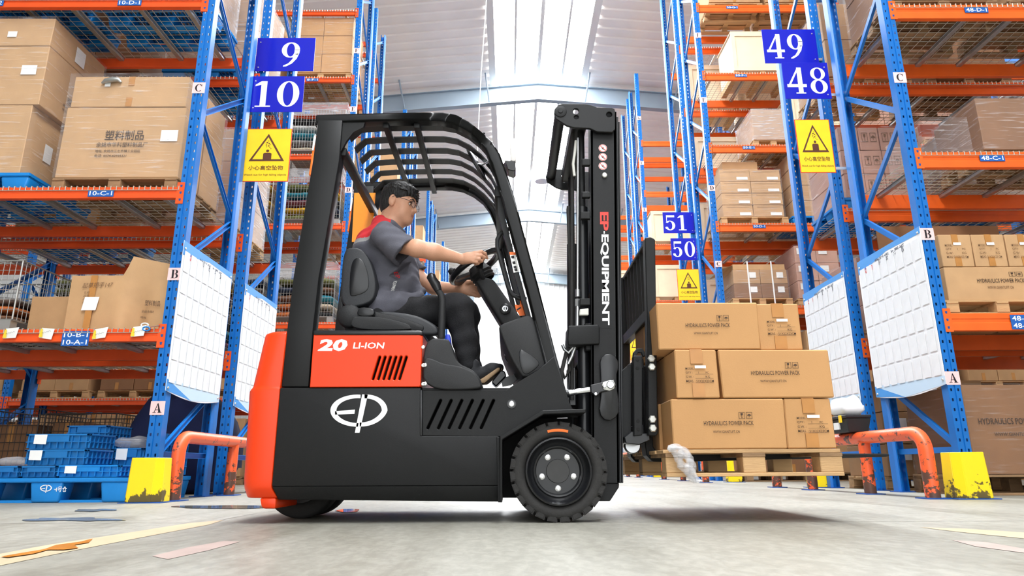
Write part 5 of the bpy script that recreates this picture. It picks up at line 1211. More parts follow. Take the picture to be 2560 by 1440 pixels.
# lower black chassis
mb = MB().prism(pts([(700, 969), (1052, 969), (1052, 1089.5), (1246, 1090), (1249, 1214), (679, 1216)]), YB, YF)
c0 = pts([(679, 1216), (1249, 1214), (1250, 1255), (689, 1250)])
mb.hexa([(c0[3][0], YB+.03, c0[3][1]), (c0[2][0], YB+.03, c0[2][1]), (c0[2][0], YF-.03, c0[2][1]), (c0[3][0], YF-.03, c0[3][1]), (c0[0][0], YB, c0[0][1]), (c0[1][0], YB, c0[1][1]), (c0[1][0], YF, c0[1][1]), (c0[0][0], YF, c0[0][1])])
chassis = part('chassis', mb, 'fl_black', FLK, bevel=.006, seg=2)
part('chassis_end_strip', MB().prism(pts([(1241, 1092), (1249, 1092), (1252, 1256), (1245, 1256)]), YB - .004, YB + .02), 'fl_black', FLK, bevel=.002)
part('chassis_corner_weld', MB().prism(pts([(1049, 975), (1056, 975), (1056, 1090), (1049, 1088)]), YB - .002, YB + .02), 'fl_gloss', FLK, bevel=.004, seg=2)
# battery compartment: orange cover with six slots, black rim and dark inside
slots1 = [pill((t, 892.5), (b, 947), 3.3) for t, b in zip((949, 962.5, 976, 989.5, 1002.6, 1015.7), (932, 945.5, 958.7, 972, 985.5, 998.5))]
curve_slab('battery_cover', [(784, 837), (1049, 837), (1056, 840), (1052, 964), (1047, 967), (774, 968)], slots1, YB - .006, YB + .02, 'fl_red', bevel=.004)
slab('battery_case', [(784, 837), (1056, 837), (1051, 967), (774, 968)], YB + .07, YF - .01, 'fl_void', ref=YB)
slab('battery_cover_end', [(1047, 838), (1056.5, 838), (1052, 966), (1043, 967)], YB + .012, YF - .01, 'fl_red', ref=YB)
slab('hood_rim', [(783, 825.5), (1050, 825.5), (1058, 829), (1058, 837.5), (783, 837.5)], YB - .01, YF, 'fl_gloss', bevel=.008, seg=3)
for name, s, x0, x1, y0, y1, bold, shear in (('capacity_lettering', '20', 794, 868, 847.5, 878, .045, .12), ('lithium_lettering', 'LI-ION', 882, 960, 856, 871.5, .02, .05)):
    a = U(x0, y1, YB - .0068); b = U(x1, y1, YB - .0068); c_ = U(x0 + 2, y0, YB - .0068)
    decal(name, text_mb(MB(), s, a, b - a, (c_ - a), bold, 1.0, shear), 'logo_white', FLK)
def ep_logo(parent, O, ex, ez, y, m, name='brand_emblem'):
    """the two-stroke oval monogram; O lower-left, ex/ez full extents as vectors"""
    P = lambda u, v: Vector(O) + Vector(ex) * u + Vector(ez) * v
    mb = MB()
    def strip(A, B): 
        for i in range(len(A) - 1): mb.add([P(*A[i]), P(*A[i+1]), P(*B[i+1]), P(*B[i])], [(0, 1, 2, 3)])
    n = 26     # left half ring (E), open to the right
    A = []; B = []
    for i in range(n + 1):
        t = math.radians(84 + (270 - 84) * i / n); A.append((.48 + .48*math.cos(t), .575 + .42*math.sin(t))); B.append((.49 + .385*math.cos(t), .575 + .325*math.sin(t)))
    strip(A, B)
    mb.add([P(.08, .56), P(.43, .60), P(.42, .49), P(.08, .47)], [(0, 1, 2, 3)])      # bar of the E
    mb.add([P(.56, 1.0), P(.66, 1.0), P(.505, 0), P(.425, 0)], [(0, 1, 2, 3)])        # leaning stem of the P
    A = []; B = []
    for i in range(n + 1):
        t = math.radians(90 - 180 * i / n); A.append((.60 + .40*max(0, math.cos(t))**.9 - (.0 if t > 0 else .09*math.sin(-t)), .58 + .42*math.sin(t))); B.append((.60 + .30*max(0, math.cos(t))**.9 - (.0 if t > 0 else .09*math.sin(-t)), .58 + .315*math.sin(t)))
    strip(A, B)
    return decal(name, mb, m, parent)
yl = YB - .0012; a = U(826, 1082, yl); b = U(970, 1082, yl); c_ = U(826, 986, yl)
ep_logo(FLK, a, b - a, c_ - a, yl, 'logo_white')
# step cover (moulded plastic) and front side frame with slots
slab('step_cover', chaikin([(1058, 846), (1116, 846), (1126, 853), (1142, 907), (1178, 922), (1196, 938), (1205, 957), (1208, 976), (1058, 976)], 2), YB + .004, YB + .30, 'fl_plastic', bevel=.018, seg=3)
slab('step_cover_swell', chaikin([(1058, 892), (1080, 896), (1110, 910), (1142, 913), (1178, 926), (1194, 941), (1202, 958), (1204, 974), (1058, 974)], 2), YB - .012, YB + .05, 'fl_plastic', bevel=.02, seg=3)
slab('floor_plate', [(1056, 970), (1290, 970), (1290, 978), (1056, 978)], YB + .02, YF - .02, 'fl_black')
knobs('cover_screw', [(1058, 913.5), (1063, 913), (1058, 960), (1063, 959.5), (1058, 868)], YB - .012, .009, .006, 'zinc', n=12)
slots2 = [pill((t, 1001), (b, 1070), 3.2) for t, b in zip((1101.5, 1128, 1154.5, 1181, 1208, 1234), (1069.5, 1096, 1122.6, 1149, 1176, 1203))]
fr_out = [(1056, 975), (1267, 974), (1310, 946), (1345, 925), (1386, 890), (1428, 1021), (1460, 1025), (1460, 1030), (1358, 1030), (1252, 1092), (1056, 1089)]
fr = curve_slab('side_frame', fr_out, slots2, YB + .006, YB + .03, 'fl_black', bevel=.003)
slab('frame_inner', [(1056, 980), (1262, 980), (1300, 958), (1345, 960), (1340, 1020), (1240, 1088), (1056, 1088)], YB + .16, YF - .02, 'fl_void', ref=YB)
slab('side_frame_far', fr_out, YF - .03, YF - .006, 'fl_black', ref=YB)
knobs('frame_button', [(1279, 1010)], YB + .006, .014, .008, 'steel', n=20)
part('button_ring', MB().lathe([(.013, -.004), (.021, -.004), (.021, .004)], U(1279, 1010, YB + .006), 'y', 24), 'fl_gloss', FLK)
# fender lip over the front wheel
for (y0, y1, nm) in ((YB - .05, YB + .24, 'fender'), (YF - .24, YF + .05, 'fender')):
    slab(nm, [(1250, 1092), (1355, 1028), (1462, 1024), (1462, 1034), (1358, 1037.5), (1256, 1100), (1256, 1255), (1250, 1255)], y0, y1, 'fl_black', bevel=.003, ref=YB)
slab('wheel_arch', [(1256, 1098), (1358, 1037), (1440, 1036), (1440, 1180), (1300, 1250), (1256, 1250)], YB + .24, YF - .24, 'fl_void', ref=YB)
# wheels -------------------------------------------------------------------------------------------
def front_wheel(y0, y1, s, label_y):
    c = U(1396.5, 1178, 3.16); c = Vector((c.x, 0, c.z)); R = c.z; w_ = abs(y1 - y0); sg = 1 if y1 > y0 else -1
    L_ = lambda prof: [(r, t * sg) for r, t in prof]
    C = (c.x, y0, c.z)
    mb = MB().lathe(L_([(.150, .03), (.158, .008), (.175, 0), (.195, .0), (.205, .006), (.212, .03), (.212, w_-.03), (.205, w_-.006), (.175, w_), (.15, w_-.02)]), C, 'y', 64)
    n = 24
    for i in range(n):        # shoulder lugs, chevron pattern
        for side in (0, 1):
            a0 = 2*math.pi*(i + .5*side)/n; a1 = a0 + 2*math.pi/n*.78
            ya, yb = ((.004, w_*.46) if side == 0 else (w_*.54, w_-.004))
            q = []
            for r in (.198, R):
                for (a, yy) in ((a0, ya), (a1, ya), (a1 + .12, yb), (a0 + .12, yb)) if side == 0 else ((a0 + .12, ya), (a1 + .12, ya), (a1, yb), (a0, yb)):
                    q.append((c.x + r*math.cos(a), y0 + sg*yy, c.z + r*math.sin(a)))
            mb.hexa(q)
            if side == 0:   # moulded lug face on the sidewall
                q = []
                for yy in (.0, -.003):
                    for (a, r) in ((a0+.03, .198), (a1-.03, .198), (a1-.03, R-.004), (a0+.03, R-.004)): q.append((c.x + r*math.cos(a), y0 + sg*(yy+.004), c.z + r*math.sin(a)))
                mb.hexa(q)
    wt = part('front_wheel', MB().lathe(L_([(.152, .012), (.150, -.004), (.143, -.006), (.138, .004), (.130, .03), (.118, .036), (.112, .028), (.106, .03), (.100, .06), (.0, .062)]), C, 'y', 64), 'fl_gloss', FLK)
    part('tire', mb, 'fl_rubber', wt)
    part('hub_cap', MB().lathe(L_([(0, .052), (.052, .052), (.054, .056), (.054, .062)]), C, 'y', 40), 'fl_hub', wt)
    for k in range(5):
        a = math.radians(-90 + 72*k); p = (c.x + .077*math.cos(a), y0 + sg*.062, c.z + .077*math.sin(a))
        part('wheel_nut', MB().lathe(L_([(0, -.022), (.006, -.022), (.006, -.012), (.011, -.011), (.011, -.003), (.014, -.002), (.014, 0)]), p, 'y', 12, smooth=False), 'chrome', wt)
    mb = MB()
    for i in range(10):     # orange moulded maker's plate
        a0 = math.radians(105 - 30*(i)/10 + 0); a1 = math.radians(105 - 30*(i+1)/10); r0, r1 = .176, .188
        mb.add([(c.x + r*math.cos(a), y0 - sg*.0035, c.z + r*math.sin(a)) for a, r in ((a0, r0), (a1, r0), (a1, r1), (a0, r1))], [(0, 1, 2, 3)])
    decal('tire_badge', mb, 'fl_tag', wt)
    return wt
front_wheel(3.155, 3.335, 1, 0); front_wheel(YF + .015, YF - .165, -1, 0)
rw = U(752, 1200, 3.5)
for yy in (3.50, 3.70):
    R = .185; wt = part('rear_wheel', MB().lathe([(0, .02), (.08, .02), (.09, .005), (.11, .005)], (rw.x, yy, R), 'y', 32), 'fl_gloss', FLK)
    part('tire', MB().lathe([(.108, .01), (.12, 0), (.17, .0), (.182, .012), (R, .03), (R, .11), (.182, .128), (.17, .14), (.108, .13)], (rw.x, yy, R), 'y', 48), 'fl_rubber', wt)
# overhead guard -----------------------------------------------------------------------------------
guard_parts = FLK
rail_out = [(788, 285), (940, 281), (1060, 279), (1107, 279.5), (1140, 285), (1173, 302), (1203, 327), (1230, 352), (1250, 383), (1267, 430), (1287, 492), (1307, 570), (1347, 717), (1391, 888), (1428, 1021)]
rail_in = [(788, 306), (940, 302), (1055, 300), (1095, 300.5), (1130, 307), (1163, 323), (1192, 345), (1213, 373), (1228, 408), (1241, 450), (1257, 505), (1276, 580), (1314, 717), (1357, 888), (1391, 1021)]
def guard_rail(y0, y1):
    O = pts(rail_out, YB + .02); I = pts(rail_in, YB + .02); mb = MB()
    for i in range(len(O) - 1):
        mb.hexa([(I[i][0], y0, I[i][1]), (I[i+1][0], y0, I[i+1][1]), (I[i+1][0], y1, I[i+1][1]), (I[i][0], y1, I[i][1]), (O[i][0], y0, O[i][1]), (O[i+1][0], y0, O[i+1][1]), (O[i+1][0], y1, O[i+1][1]), (O[i][0], y1, O[i][1])])
    me = mb.mesh('tmp'); bm = bmesh.new(); bm.from_mesh(me); bmesh.ops.remove_doubles(bm, verts=bm.verts, dist=1e-5)
    bmesh.ops.delete(bm, geom=[f for f in bm.faces if all(len(e.link_faces) > 2 for e in f.edges) and len(f.verts) == 4 and sum(1 for e in f.edges if len(e.link_faces) > 2) == 4 and abs(f.normal.y) < .3 and f.calc_area() < .0 ], context='FACES')
    # drop the doubled inner walls between segments
    seen = {}; kill = []
    for f in bm.faces:
        k = tuple(sorted(v.index for v in f.verts))
        if k in seen: kill += [f, seen[k]]
        seen[k] = f
    bmesh.ops.delete(bm, geom=list(set(kill)), context='FACES')
    bmesh.ops.recalc_face_normals(bm, faces=bm.faces)
    es = [e for e in bm.edges if len(e.link_faces) == 2 and e.calc_face_angle(0) > math.radians(60)]
    bmesh.ops.bevel(bm, geom=es, offset=.012, segments=3, profile=.5, affect='EDGES', clamp_overlap=True)
    for f in bm.faces: f.smooth = True
    m2 = bpy.data.meshes.new('guard_rail'); bm.to_mesh(m2); bm.free(); m2.set_sharp_from_angle(angle=math.radians(45))
    m2.transform(Matrix.Translation(-wloc(FLK))); bpy.data.meshes.remove(me)
    return link('guard_rail', m2, 'fl_guard', FLK)
GY0 = YB + .02
rail_n = guard_rail(GY0, GY0 + .07); rail_f = guard_rail(YF - .09, YF - .02)
for o, (y0, y1) in ((rail_n, (GY0, GY0+.07)), (rail_f, (YF-.09, YF-.02))):
    slab('inner_post', [(1243, 470), (1249, 470), (1262, 540), (1300, 690), (1330, 800), (1318, 800), (1280, 665), (1245, 530)], y0 + .05, y1 + .04, 'fl_guard', ref=GY0 + .05)
pil = [(795, 300), (856, 300), (848, 400), (808, 633), (797, 693), (782, 825), (771, 967), (703, 967), (717, 826), (733, 693), (782, 400)]
slab('rear_pillar', pil, GY0 - .004, GY0 + .085, 'fl_guard', bevel=.006, seg=2)
slab('rear_pillar', pil, YF - .105, YF - .016, 'fl_guard', bevel=.006, seg=2, ref=GY0)
slab('pillar_glow_plate', [(862, 322), (846, 470), (786, 470), (796, 322)], YF - .112, YF - .107, 'fl_pillarglow', ref=GY0)  # added plate; its orange paints the lamp glow on the far pillar
slab('gusset', [(855, 306), (912, 306), (908, 318), (884, 330), (866, 352), (852, 378), (850, 340)], GY0 + .01, GY0 + .03, 'fl_guard')
slab('gusset', [(855, 306), (912, 306), (908, 318), (884, 330), (866, 352), (852, 378), (850, 340)], YF - .05, YF - .03, 'fl_guard', ref=GY0)
zs = U(1000, 302, GY0).z
def cross(pxn, w_, h, name='cross_bar', z=None):
    p = U(pxn[0], pxn[1], GY0); part(name, MB().box((p.x - w_/2, GY0 + .03, p.z - h/2), (p.x + w_/2, YF - .04, p.z + h/2)), 'fl_guard', FLK, bevel=.004, seg=2)
cross((962, 306), .032, .03); cross((1040, 306), .032, .03); cross((852, 372), .04, .045)
mid = [((a[0]+b[0])/2, (a[1]+b[1])/2 + 4) for a, b in zip(rail_out, rail_in)]
midw = pts(mid[:11], GY0)
slat_y = [GZ(880, y, zs - .0).y for y in (330, 359.5, 388, 414, 439.5, 462)]
x_rear = U(857, 372, GY0).x
for i, yy in enumerate(slat_y):
    path = [(x_rear + .005, zs - .045), (x_rear + .06, zs + .012)] + [(x, z + .004) for x, z in midw if x > x_rear + .12]
    if i == len(slat_y) - 1: pass
    mb = MB()
    for (xa, za), (xb, zb_) in zip(path[:-1], path[1:]):
        d = Vector((xb - xa, zb_ - za)).normalized(); n = Vector((-d.y, d.x)) * .006
        mb.hexa([(xa, yy-.033, za), (xb, yy-.033, zb_), (xb, yy+.033, zb_), (xa, yy+.033, za), (xa+n.x, yy-.033, za+n.y), (xb+n.x, yy-.033, zb_+n.y), (xb+n.x, yy+.033, zb_+n.y), (xa+n.x, yy+.033, za+n.y)])
    part('guard_slat', mb, 'fl_guard', FLK)
# upper front cross member tying the rails
p = U(1246, 470, GY0); part('front_cross_member', MB().box((p.x - .02, GY0 + .04, p.z - .03), (p.x + .02, YF - .05, p.z + .03)), 'fl_guard', FLK, bevel=.006, seg=2)
knobs('guard_bolt', [(1210, 334), (1228, 358)], GY0 - .001, .006, .003, 'fl_void', n=10)
# rear lamps
for (yy, rf) in ((GY0, GY0), (YF - .105, GY0)):
    l = slab('rear_lamp', [(788, 335), (783, 345), (773, 420), (770, 436), (777, 437), (787, 425), (793, 345)], yy + .005, yy + .075, 'lamp_orange', bevel=.006, seg=2, ref=rf)
    slab('lamp_lens', [(788, 334), (784, 344), (780, 375), (784, 376), (790, 345)], yy - .001, yy + .074, 'lamp_clear', ref=rf, parent=l)
# mirror and work light
m_ = [U(1170, 372, 3.55), U(1215, 452, 3.55)]
c_ = (m_[0] + m_[1]) / 2; d = (m_[1] - m_[0]) / 2
mb = MB(); side = Vector((.25, .95, .1)).normalized(); nn = d.normalized().cross(side).normalized()
ringp = [c_ + d * math.cos(t) + side * .075 * math.sin(t) for t in np.linspace(0, 2*math.pi, 24, endpoint=False)]
mb.add([p_ - nn*.008 for p_ in ringp] + [p_ + nn*.008 for p_ in ringp], [list(range(24))[::-1], list(range(24, 48))] + [(i, (i+1) % 24, 24+(i+1) % 24, 24+i) for i in range(24)])
mir = part('mirror', mb, 'fl_gloss', FLK, bevel=.004, seg=2)
part('mirror_arm', MB().tube([c_ + nn*.01, U(1206, 412, 3.45), U(1222, 404, GY0 + .07)], .006, 8), 'steel', mir)
wl = slab('work_light', [(1275, 345), (1287, 345), (1290, 400), (1284, 405), (1276, 400)], 3.95, 4.01, 'lamp_clear', bevel=.006, seg=2)
slab('light_bracket', [(1262, 400), (1288, 402), (1290, 424), (1284, 428), (1270, 424), (1264, 408)], 3.94, 4.05, 'fl_gloss', bevel=.004, parent=wl)
part('light_arm', MB().bar(U(1268, 410, 4.0), U(1268, 410, 4.0) + Vector((-.03, .08, -.01)), .03, .03), 'fl_gloss', wl)
# grab handle, caution sticker, tag
hp = [(1273, 572), (1262, 577), (1250, 586), (1243, 599), (1243, 617), (1250, 645), (1257, 670), (1264, 697), (1271, 719), (1281, 737), (1298, 746), (1317, 748)]
part('grab_handle', MB().tube([U(a, b, GY0 + .10) for a, b in hp], .011, 10), 'fl_plastic', FLK)
st = slab('caution_sticker', [(1273, 630), (1288, 630), (1298, 679), (1284, 682)], GY0 + .046, GY0 + .048, 'paper')
decal('sticker_band', MB().add([U(a, b, GY0 + .0455) for a, b in ((1273, 630), (1288, 630), (1289.5, 637), (1274.5, 637))], [(0, 1, 2, 3)]), 'fl_tag', st)
mb = MB()
for (a, b) in ((1282, 643), (1285, 657), (1288, 668), (1290, 675)): mb.add([U(a + x, b + y, GY0 + .0452) for x, y in ((-4, -3), (3, -4), (4, 3), (-2, 3), (-4, 1))], [tuple(range(5))])
decal('sticker_pictograms', mb, 'ink', st)
tg = slab('hang_tag', [(1287, 761), (1298, 763), (1301, 757), (1305, 763), (1315, 764), (1314, 788), (1300, 790), (1290, 775)], GY0 + .11, GY0 + .112, 'fl_tag')
part('tag_string', MB().tube([U(1302, 745, GY0 + .10), U(1301, 752, GY0 + .111), U(1302, 760, GY0 + .111)], .003, 6), 'fl_tag', tg)
decal('tag_print', MB().add([U(a, b, GY0 + .1095) for a, b in ((1291, 773), (1302, 767), (1303, 770), (1293, 777))], [(0, 1, 2, 3)]), 'ink', tg)
# cowl and steering column -----------------------------------------------------------------
cowl = slab('dash_cowl', chaikin([(1249, 812), (1290, 797), (1330, 783), (1350, 830), (1374, 898), (1380, 915), (1345, 928), (1310, 948), (1294, 925), (1278, 898), (1260, 856), (1247, 822)], 1), YB + .04, YF - .10, 'fl_plastic', bevel=.022, seg=3)
slab('cowl_recess', chaikin([(1296, 870), (1318, 880), (1352, 905), (1340, 922), (1312, 940), (1300, 915)], 2), YB + .036, YB + .06, 'fl_gloss', bevel=.004, seg=2)
col = slab('steering_column', [(1187, 702), (1205, 690), (1233, 696), (1304, 795), (1330, 860), (1290, 880), (1254, 812)], YC - .09, YC + .09, 'fl_plastic', bevel=.02, seg=3)
kc = U(1263, 773, YC - .09)
ks = part('key_switch', MB().lathe([(0, -.012), (.024, -.012), (.030, -.008), (.030, 0)], kc, 'y', 24), 'fl_gloss', col)
part('key_ring', MB().lathe([(.010, -.013), (.010, -.017), (.016, -.017), (.017, -.013)], kc, 'y', 20), 'chrome', ks)
part('key', MB().box((kc.x - .003, kc.y - .035, kc.z - .014), (kc.x + .003, kc.y - .014, kc.z + .010)), 'steel', ks)
ax = Vector((-.54, 0, .84)).normalized()          # steering axis
wc = U(1188, 667, YC)
hub = U(1205, 688, YC)
def oriented(prof, c, ax, n=32):
    ax = Vector(ax).normalized(); e1 = Vector((0, 1, 0)); e2 = ax.cross(e1).normalized(); v = []
    for r, t in prof:
        for k in range(n): a = 2*math.pi*k/n; v.append(Vector(c) + ax*t + (e1*math.cos(a) + e2*math.sin(a))*r)
    return MB().add(v, [(i*n+k, i*n+(k+1) % n, (i+1)*n+(k+1) % n, (i+1)*n+k) for i in range(len(prof)-1) for k in range(n)], 0, True)
part('column_boot', oriented([(.055, -.04), (.066, -.03), (.060, -.02), (.068, -.01), (.062, 0), (.07, .01), (.06, .03), (.05, .06), (.0, .062)], hub, ax), 'fl_plastic', col)
WR = .152; e1 = Vector((0, 1, 0)); e2 = ax.cross(e1).normalized()
wheelp = [wc + (e1*math.cos(t) + e2*math.sin(t))*WR for t in np.linspace(0, 2*math.pi, 41)]
sw = part('steering_wheel', MB().tube(wheelp, .0185, 12, caps=False), 'fl_gloss', FLK)
mb = MB()
for t in (math.radians(200), math.radians(340), math.radians(90)): mb.bar(wc - ax*.03, wc + (e1*math.cos(t) + e2*math.sin(t))*WR*.97, .04, .016, ax)
part('spoke', mb, 'fl_gloss', sw)
part('wheel_hub', oriented([(.05, -.055), (.055, -.03), (.045, -.012), (0, -.01)], wc, ax), 'fl_gloss', sw)
kp = wc - e2*WR*.80 * (1 if (-e2).x < 0 else -1) - e1*.06; kp = U(1136, 700, YC - .03) + Vector((0, 0, 0))
kb = U(1131, 679, YC - .05)
part('spinner_knob', MB().tube([U(1143, 692, YC - .05), U(1138, 686, YC - .05), kb, U(1124, 674, YC - .05)], [.010, .011, .024, .016], 16), 'fl_plastic', sw)
dl = U(1198, 680, YC - .07)
part('direction_lever', MB().tube([U(1212, 706, YC - .05), U(1203, 685, YC - .12), U(1200, 672, YC - .13)], [.012, .012, .009], 10), 'fl_plastic', col)
# seat -------------------------------------------------------------------------------------
SY0, SY1 = YC - .235, YC + .235
slab('seat_back', chaikin([(860, 622), (880, 618), (900, 620), (918, 636), (934, 672), (942, 716), (934, 750), (908, 764), (852, 772), (852, 690)], 2), SY0, SY1, 'fl_seat', bevel=.03, seg=4)
slab('seat_back_recess', chaikin([(876, 655), (896, 640), (914, 660), (924, 705), (918, 730), (880, 742), (872, 735)], 2), SY0 - .004, SY0 + .01, 'fl_gloss', bevel=.005, seg=2)
slab('seat_shell', [(846, 742), (856, 738), (860, 770), (856, 800), (846, 790)], SY0 + .02, SY1 - .02, 'fl_plastic', bevel=.01, seg=2)
hc = U(873, 790, SY0 - .03); part('recliner_hub', MB().lathe([(0, -.012), (.05, -.012), (.062, 0), (.062, .05)], hc, 'y', 32), 'fl_plastic', FLK)
slab('seat_base', [(850, 778), (880, 765), (1000, 790), (1060, 812), (1060, 828), (860, 828)], SY0 - .01, SY1 + .01, 'fl_plastic', bevel=.015, seg=2)
slab('seat_cushion', chaikin([(900, 790), (936, 779), (972, 776), (1037, 786), (1070, 800), (1096, 817), (1099, 836), (1070, 840), (960, 826), (900, 822)], 2), SY0, SY1, 'fl_seat', bevel=.03, seg=4)
slab('hip_restraint', chaikin([(876, 824), (880, 794), (893, 790), (950, 792), (1019, 809), (1027, 818), (1027, 825)], 2), YB + .10, YB + .20, 'fl_plastic', bevel=.014, seg=3)
slab('hip_restraint', chaikin([(876, 824), (880, 794), (893, 790), (950, 792), (1019, 809), (1027, 818), (1027, 825)], 2), YF - .20, YF - .10, 'fl_plastic', bevel=.014, seg=3, ref=YB + .10)
bk = slab('belt_buckle', chaikin([(890, 790), (897, 766), (930, 770), (937, 778), (932, 792)], 2), SY0 - .05, SY0 - .01, 'fl_gloss', bevel=.006, seg=2)
for yy in (YB + .24, YB + .28):     # hydraulic levers
    lv = part('control_lever', MB().tube([U(1103, 846, yy), U(1105, 800, yy), U(1106, 752, yy), U(1103, 738, yy), U(1094, 724, yy)], [.019, .0195, .019, .018, .016], 12), 'fl_plastic', FLK)
    part('lever_grip', MB().tube([U(1096, 727, yy), U(1090, 712, yy), U(1082, 700, yy), U(1077, 690, yy), U(1074, 685, yy)], [.019, .026, .023, .025, .012], 14), 'fl_gloss', lv)
slab('blue_bottle', [(1112, 850), (1113, 836), (1124, 835), (1128, 862), (1120, 868)], YC - .2, YC - .14, 'blueplastic', bevel=.006, seg=2)
slab('seat_rail', [(1062, 834), (1080, 830), (1094, 846), (1088, 846), (1076, 836), (1064, 838)], SY0 + .02, SY0 + .05, 'steel')
# pedals
pd = slab('pedal', [(1228, 955), (1252, 925), (1262, 927), (1266, 940), (1240, 967)], YC - .13, YC - .05, 'fl_gloss', bevel=.006)
slab('pedal_arm', [(1252, 945), (1282, 938), (1304, 915), (1310, 938), (1296, 945), (1278, 962), (1256, 966)], YC - .11, YC - .085, 'fl_gloss', parent=pd)
slab('pedal_bracket', [(1260, 880), (1266, 872), (1274, 884), (1300, 925), (1288, 930), (1262, 896)], YC - .10, YC - .06, 'fl_gloss', bevel=.004)
knobs('pedal_bolt', [(1264, 887), (1283, 900)], YC - .102, .007, .006, 'steel', n=8)
# mast ----------------------------------------------------------------------------------------------
MY0, MY1 = YB + .10, YF - .10
def mast_side(y0, y1, s):
    # outer channel: web facing outwards, inner channel showing in front of it
    ch = slab('mast_channel', [(1476, 278), (1541, 279), (1549, 1208), (1480, 1208)], y0, y0 + .014 * s if s > 0 else y0 - .014, 'fl_black', ref=MY0, bevel=.002)
    a, b = (y0, y0 + s*.10)
    slab('channel_flange', [(1476, 278), (1482, 278), (1486, 1208), (1480, 1208)], min(a, b), max(a, b), 'fl_black', ref=MY0, parent=ch)
    slab('channel_flange', [(1534, 279), (1541, 279), (1549, 1208), (1543, 1208)], min(a, b), max(a, b), 'fl_black', ref=MY0, parent=ch)
    slab('inner_channel', [(1541.5, 290), (1546, 290), (1554, 1208), (1550, 1208)], min(a, b) + .004, max(a, b) + .03, 'fl_gloss', ref=MY0, bevel=.002)
    slab('carriage_channel', [(1546.5, 302), (1550, 302), (1559, 1208), (1555, 1208)], min(a, b) + .008, max(a, b) + .04, 'fl_gloss', ref=MY0, bevel=.002)
    slab('mast_foot', [(1500, 1208), (1549, 1208), (1548, 1219), (1526, 1253), (1498, 1253)], min(a, b) + .01, max(a, b), 'fl_black', ref=MY0, bevel=.003)
    return ch
chn = mast_side(MY0, 0, 1); mast_side(MY1, 0, -1)
br = [(1384, 289), (1388, 276), (1397, 268), (1406, 266), (1462, 266.5), (1479, 270), (1491, 275), (1527, 276), (1534, 279), (1536, 287), (1536, 329), (1529, 337), (1491, 336), (1473, 327.5), (1434, 326), (1415, 320.5), (1388, 303)]
hl = [disc(1438.5, 285, 7, 14), disc(1439.5, 300, 5.5, 12), disc(1521, 293.5, 7, 14)]
curve_slab('mast_bracket', br, hl, MY0 - .03, MY0 - .012, 'fl_guard', bevel=.003, ref=MY0)
curve_slab('mast_bracket', br, hl, MY1 + .012, MY1 + .03, 'fl_guard', bevel=.003, ref=MY0)
bt = U(1400, 286, MY0)
for yy, s in ((MY0 - .03, -1), (MY1 + .03, 1)): part('tie_boss', MB().lathe([(0, s*.010), (.012, s*.010), (.014, s*.006), (.022, s*.006), (.032, s*.004), (.034, 0)], (bt.x, yy, bt.z), 'y', 24), 'fl_guard', FLK)
part('tie_bar', MB().tube([(bt.x, MY0 - .02, bt.z), (bt.x, MY1 + .02, bt.z)], .030, 20), 'fl_guard', FLK)
t2 = U(1440, 300, MY0); part('mast_cross_plate', MB().box((t2.x - .02, MY0 + .02, t2.z - .03), (t2.x + .06, MY1 - .02, t2.z + .05)), 'fl_guard', FLK, bevel=.006)
t3 = U(1468, 840, MY0); part('mast_cross_plate', MB().box((t3.x - .01, MY0 + .02, t3.z - .07), (t3.x + .03, MY1 - .02, t3.z + .07)), 'fl_black', FLK, bevel=.006)
for yy, nm in ((MY0 + .085, 0), (MY1 - .085, 1)):       # lift cylinders with rod, pipe, clamps
    cyl = part('lift_cylinder', MB().tube([U(1462, 1190, MY0 + .085) + Vector((0, yy - MY0 - .085, 0)), U(1455, 520, MY0 + .085) + Vector((0, yy - MY0 - .085, 0))], .030, 20), 'fl_gloss', FLK)
    part('piston_rod', MB().tube([U(1455, 520, MY0 + .085) + Vector((0, yy - MY0 - .085, 0)), U(1452, 330, MY0 + .085) + Vector((0, yy - MY0 - .085, 0))], .019, 16), 'fl_black', cyl)
    ring_ = U(1459, 840, MY0 + .085)
slab('cylinder_clamp', [(1420, 816), (1494, 813), (1498, 818), (1498, 862), (1420, 865), (1418, 850)], MY0 - .02, MY0 + .14, 'fl_black', bevel=.012, seg=3, ref=MY0)
for (y0_, y1_, x0_) in ((528, 546, 1452), (745, 762, 1450), (478, 492, 1455), (395, 412, 1455)):
    slab('hose_clamp', [(x0_, y0_), (1476, y0_), (1476, y1_), (x0_, y1_)], MY0 + .005, MY0 + .03, 'fl_guard', bevel=.003, ref=MY0)
slab('relay_box', [(1450, 772), (1472, 770), (1472, 787), (1449, 787)], MY0 + .005, MY0 + .03, 'whitepart', bevel=.003, ref=MY0)
part('hydraulic_pipe', MB().tube([U(1445, 345, MY0 + .04), U(1444.5, 560, MY0 + .04), U(1444, 730, MY0 + .04)], .0065, 8), 'steel', FLK)
part('hydraulic_hose', MB().tube([U(1440, 352, MY0 + .05), U(1437, 380, MY0 + .05), U(1433, 410, MY0 + .05), U(1436, 440, MY0 + .05)], .008, 8), 'whitepart', FLK)
part('pipe_fitting', MB().tube([U(1444, 724, MY0 + .04), U(1444, 742, MY0 + .04)], .013, 8).tube([U(1444, 748, MY0 + .04), U(1444, 766, MY0 + .04)], .014, 6).tube([U(1444, 766, MY0 + .04), U(1443, 815, MY0 + .04)], .010, 8), 'steel', FLK)
part('hydraulic_hose', MB().tube([U(1421, 516, MY0 + .12), U(1420, 525, MY0 + .12), U(1422, 580, MY0 + .12), U(1426, 700, MY0 + .12), U(1427, 820, MY0 + .12)], .009, 8), 'fl_rubber', FLK)
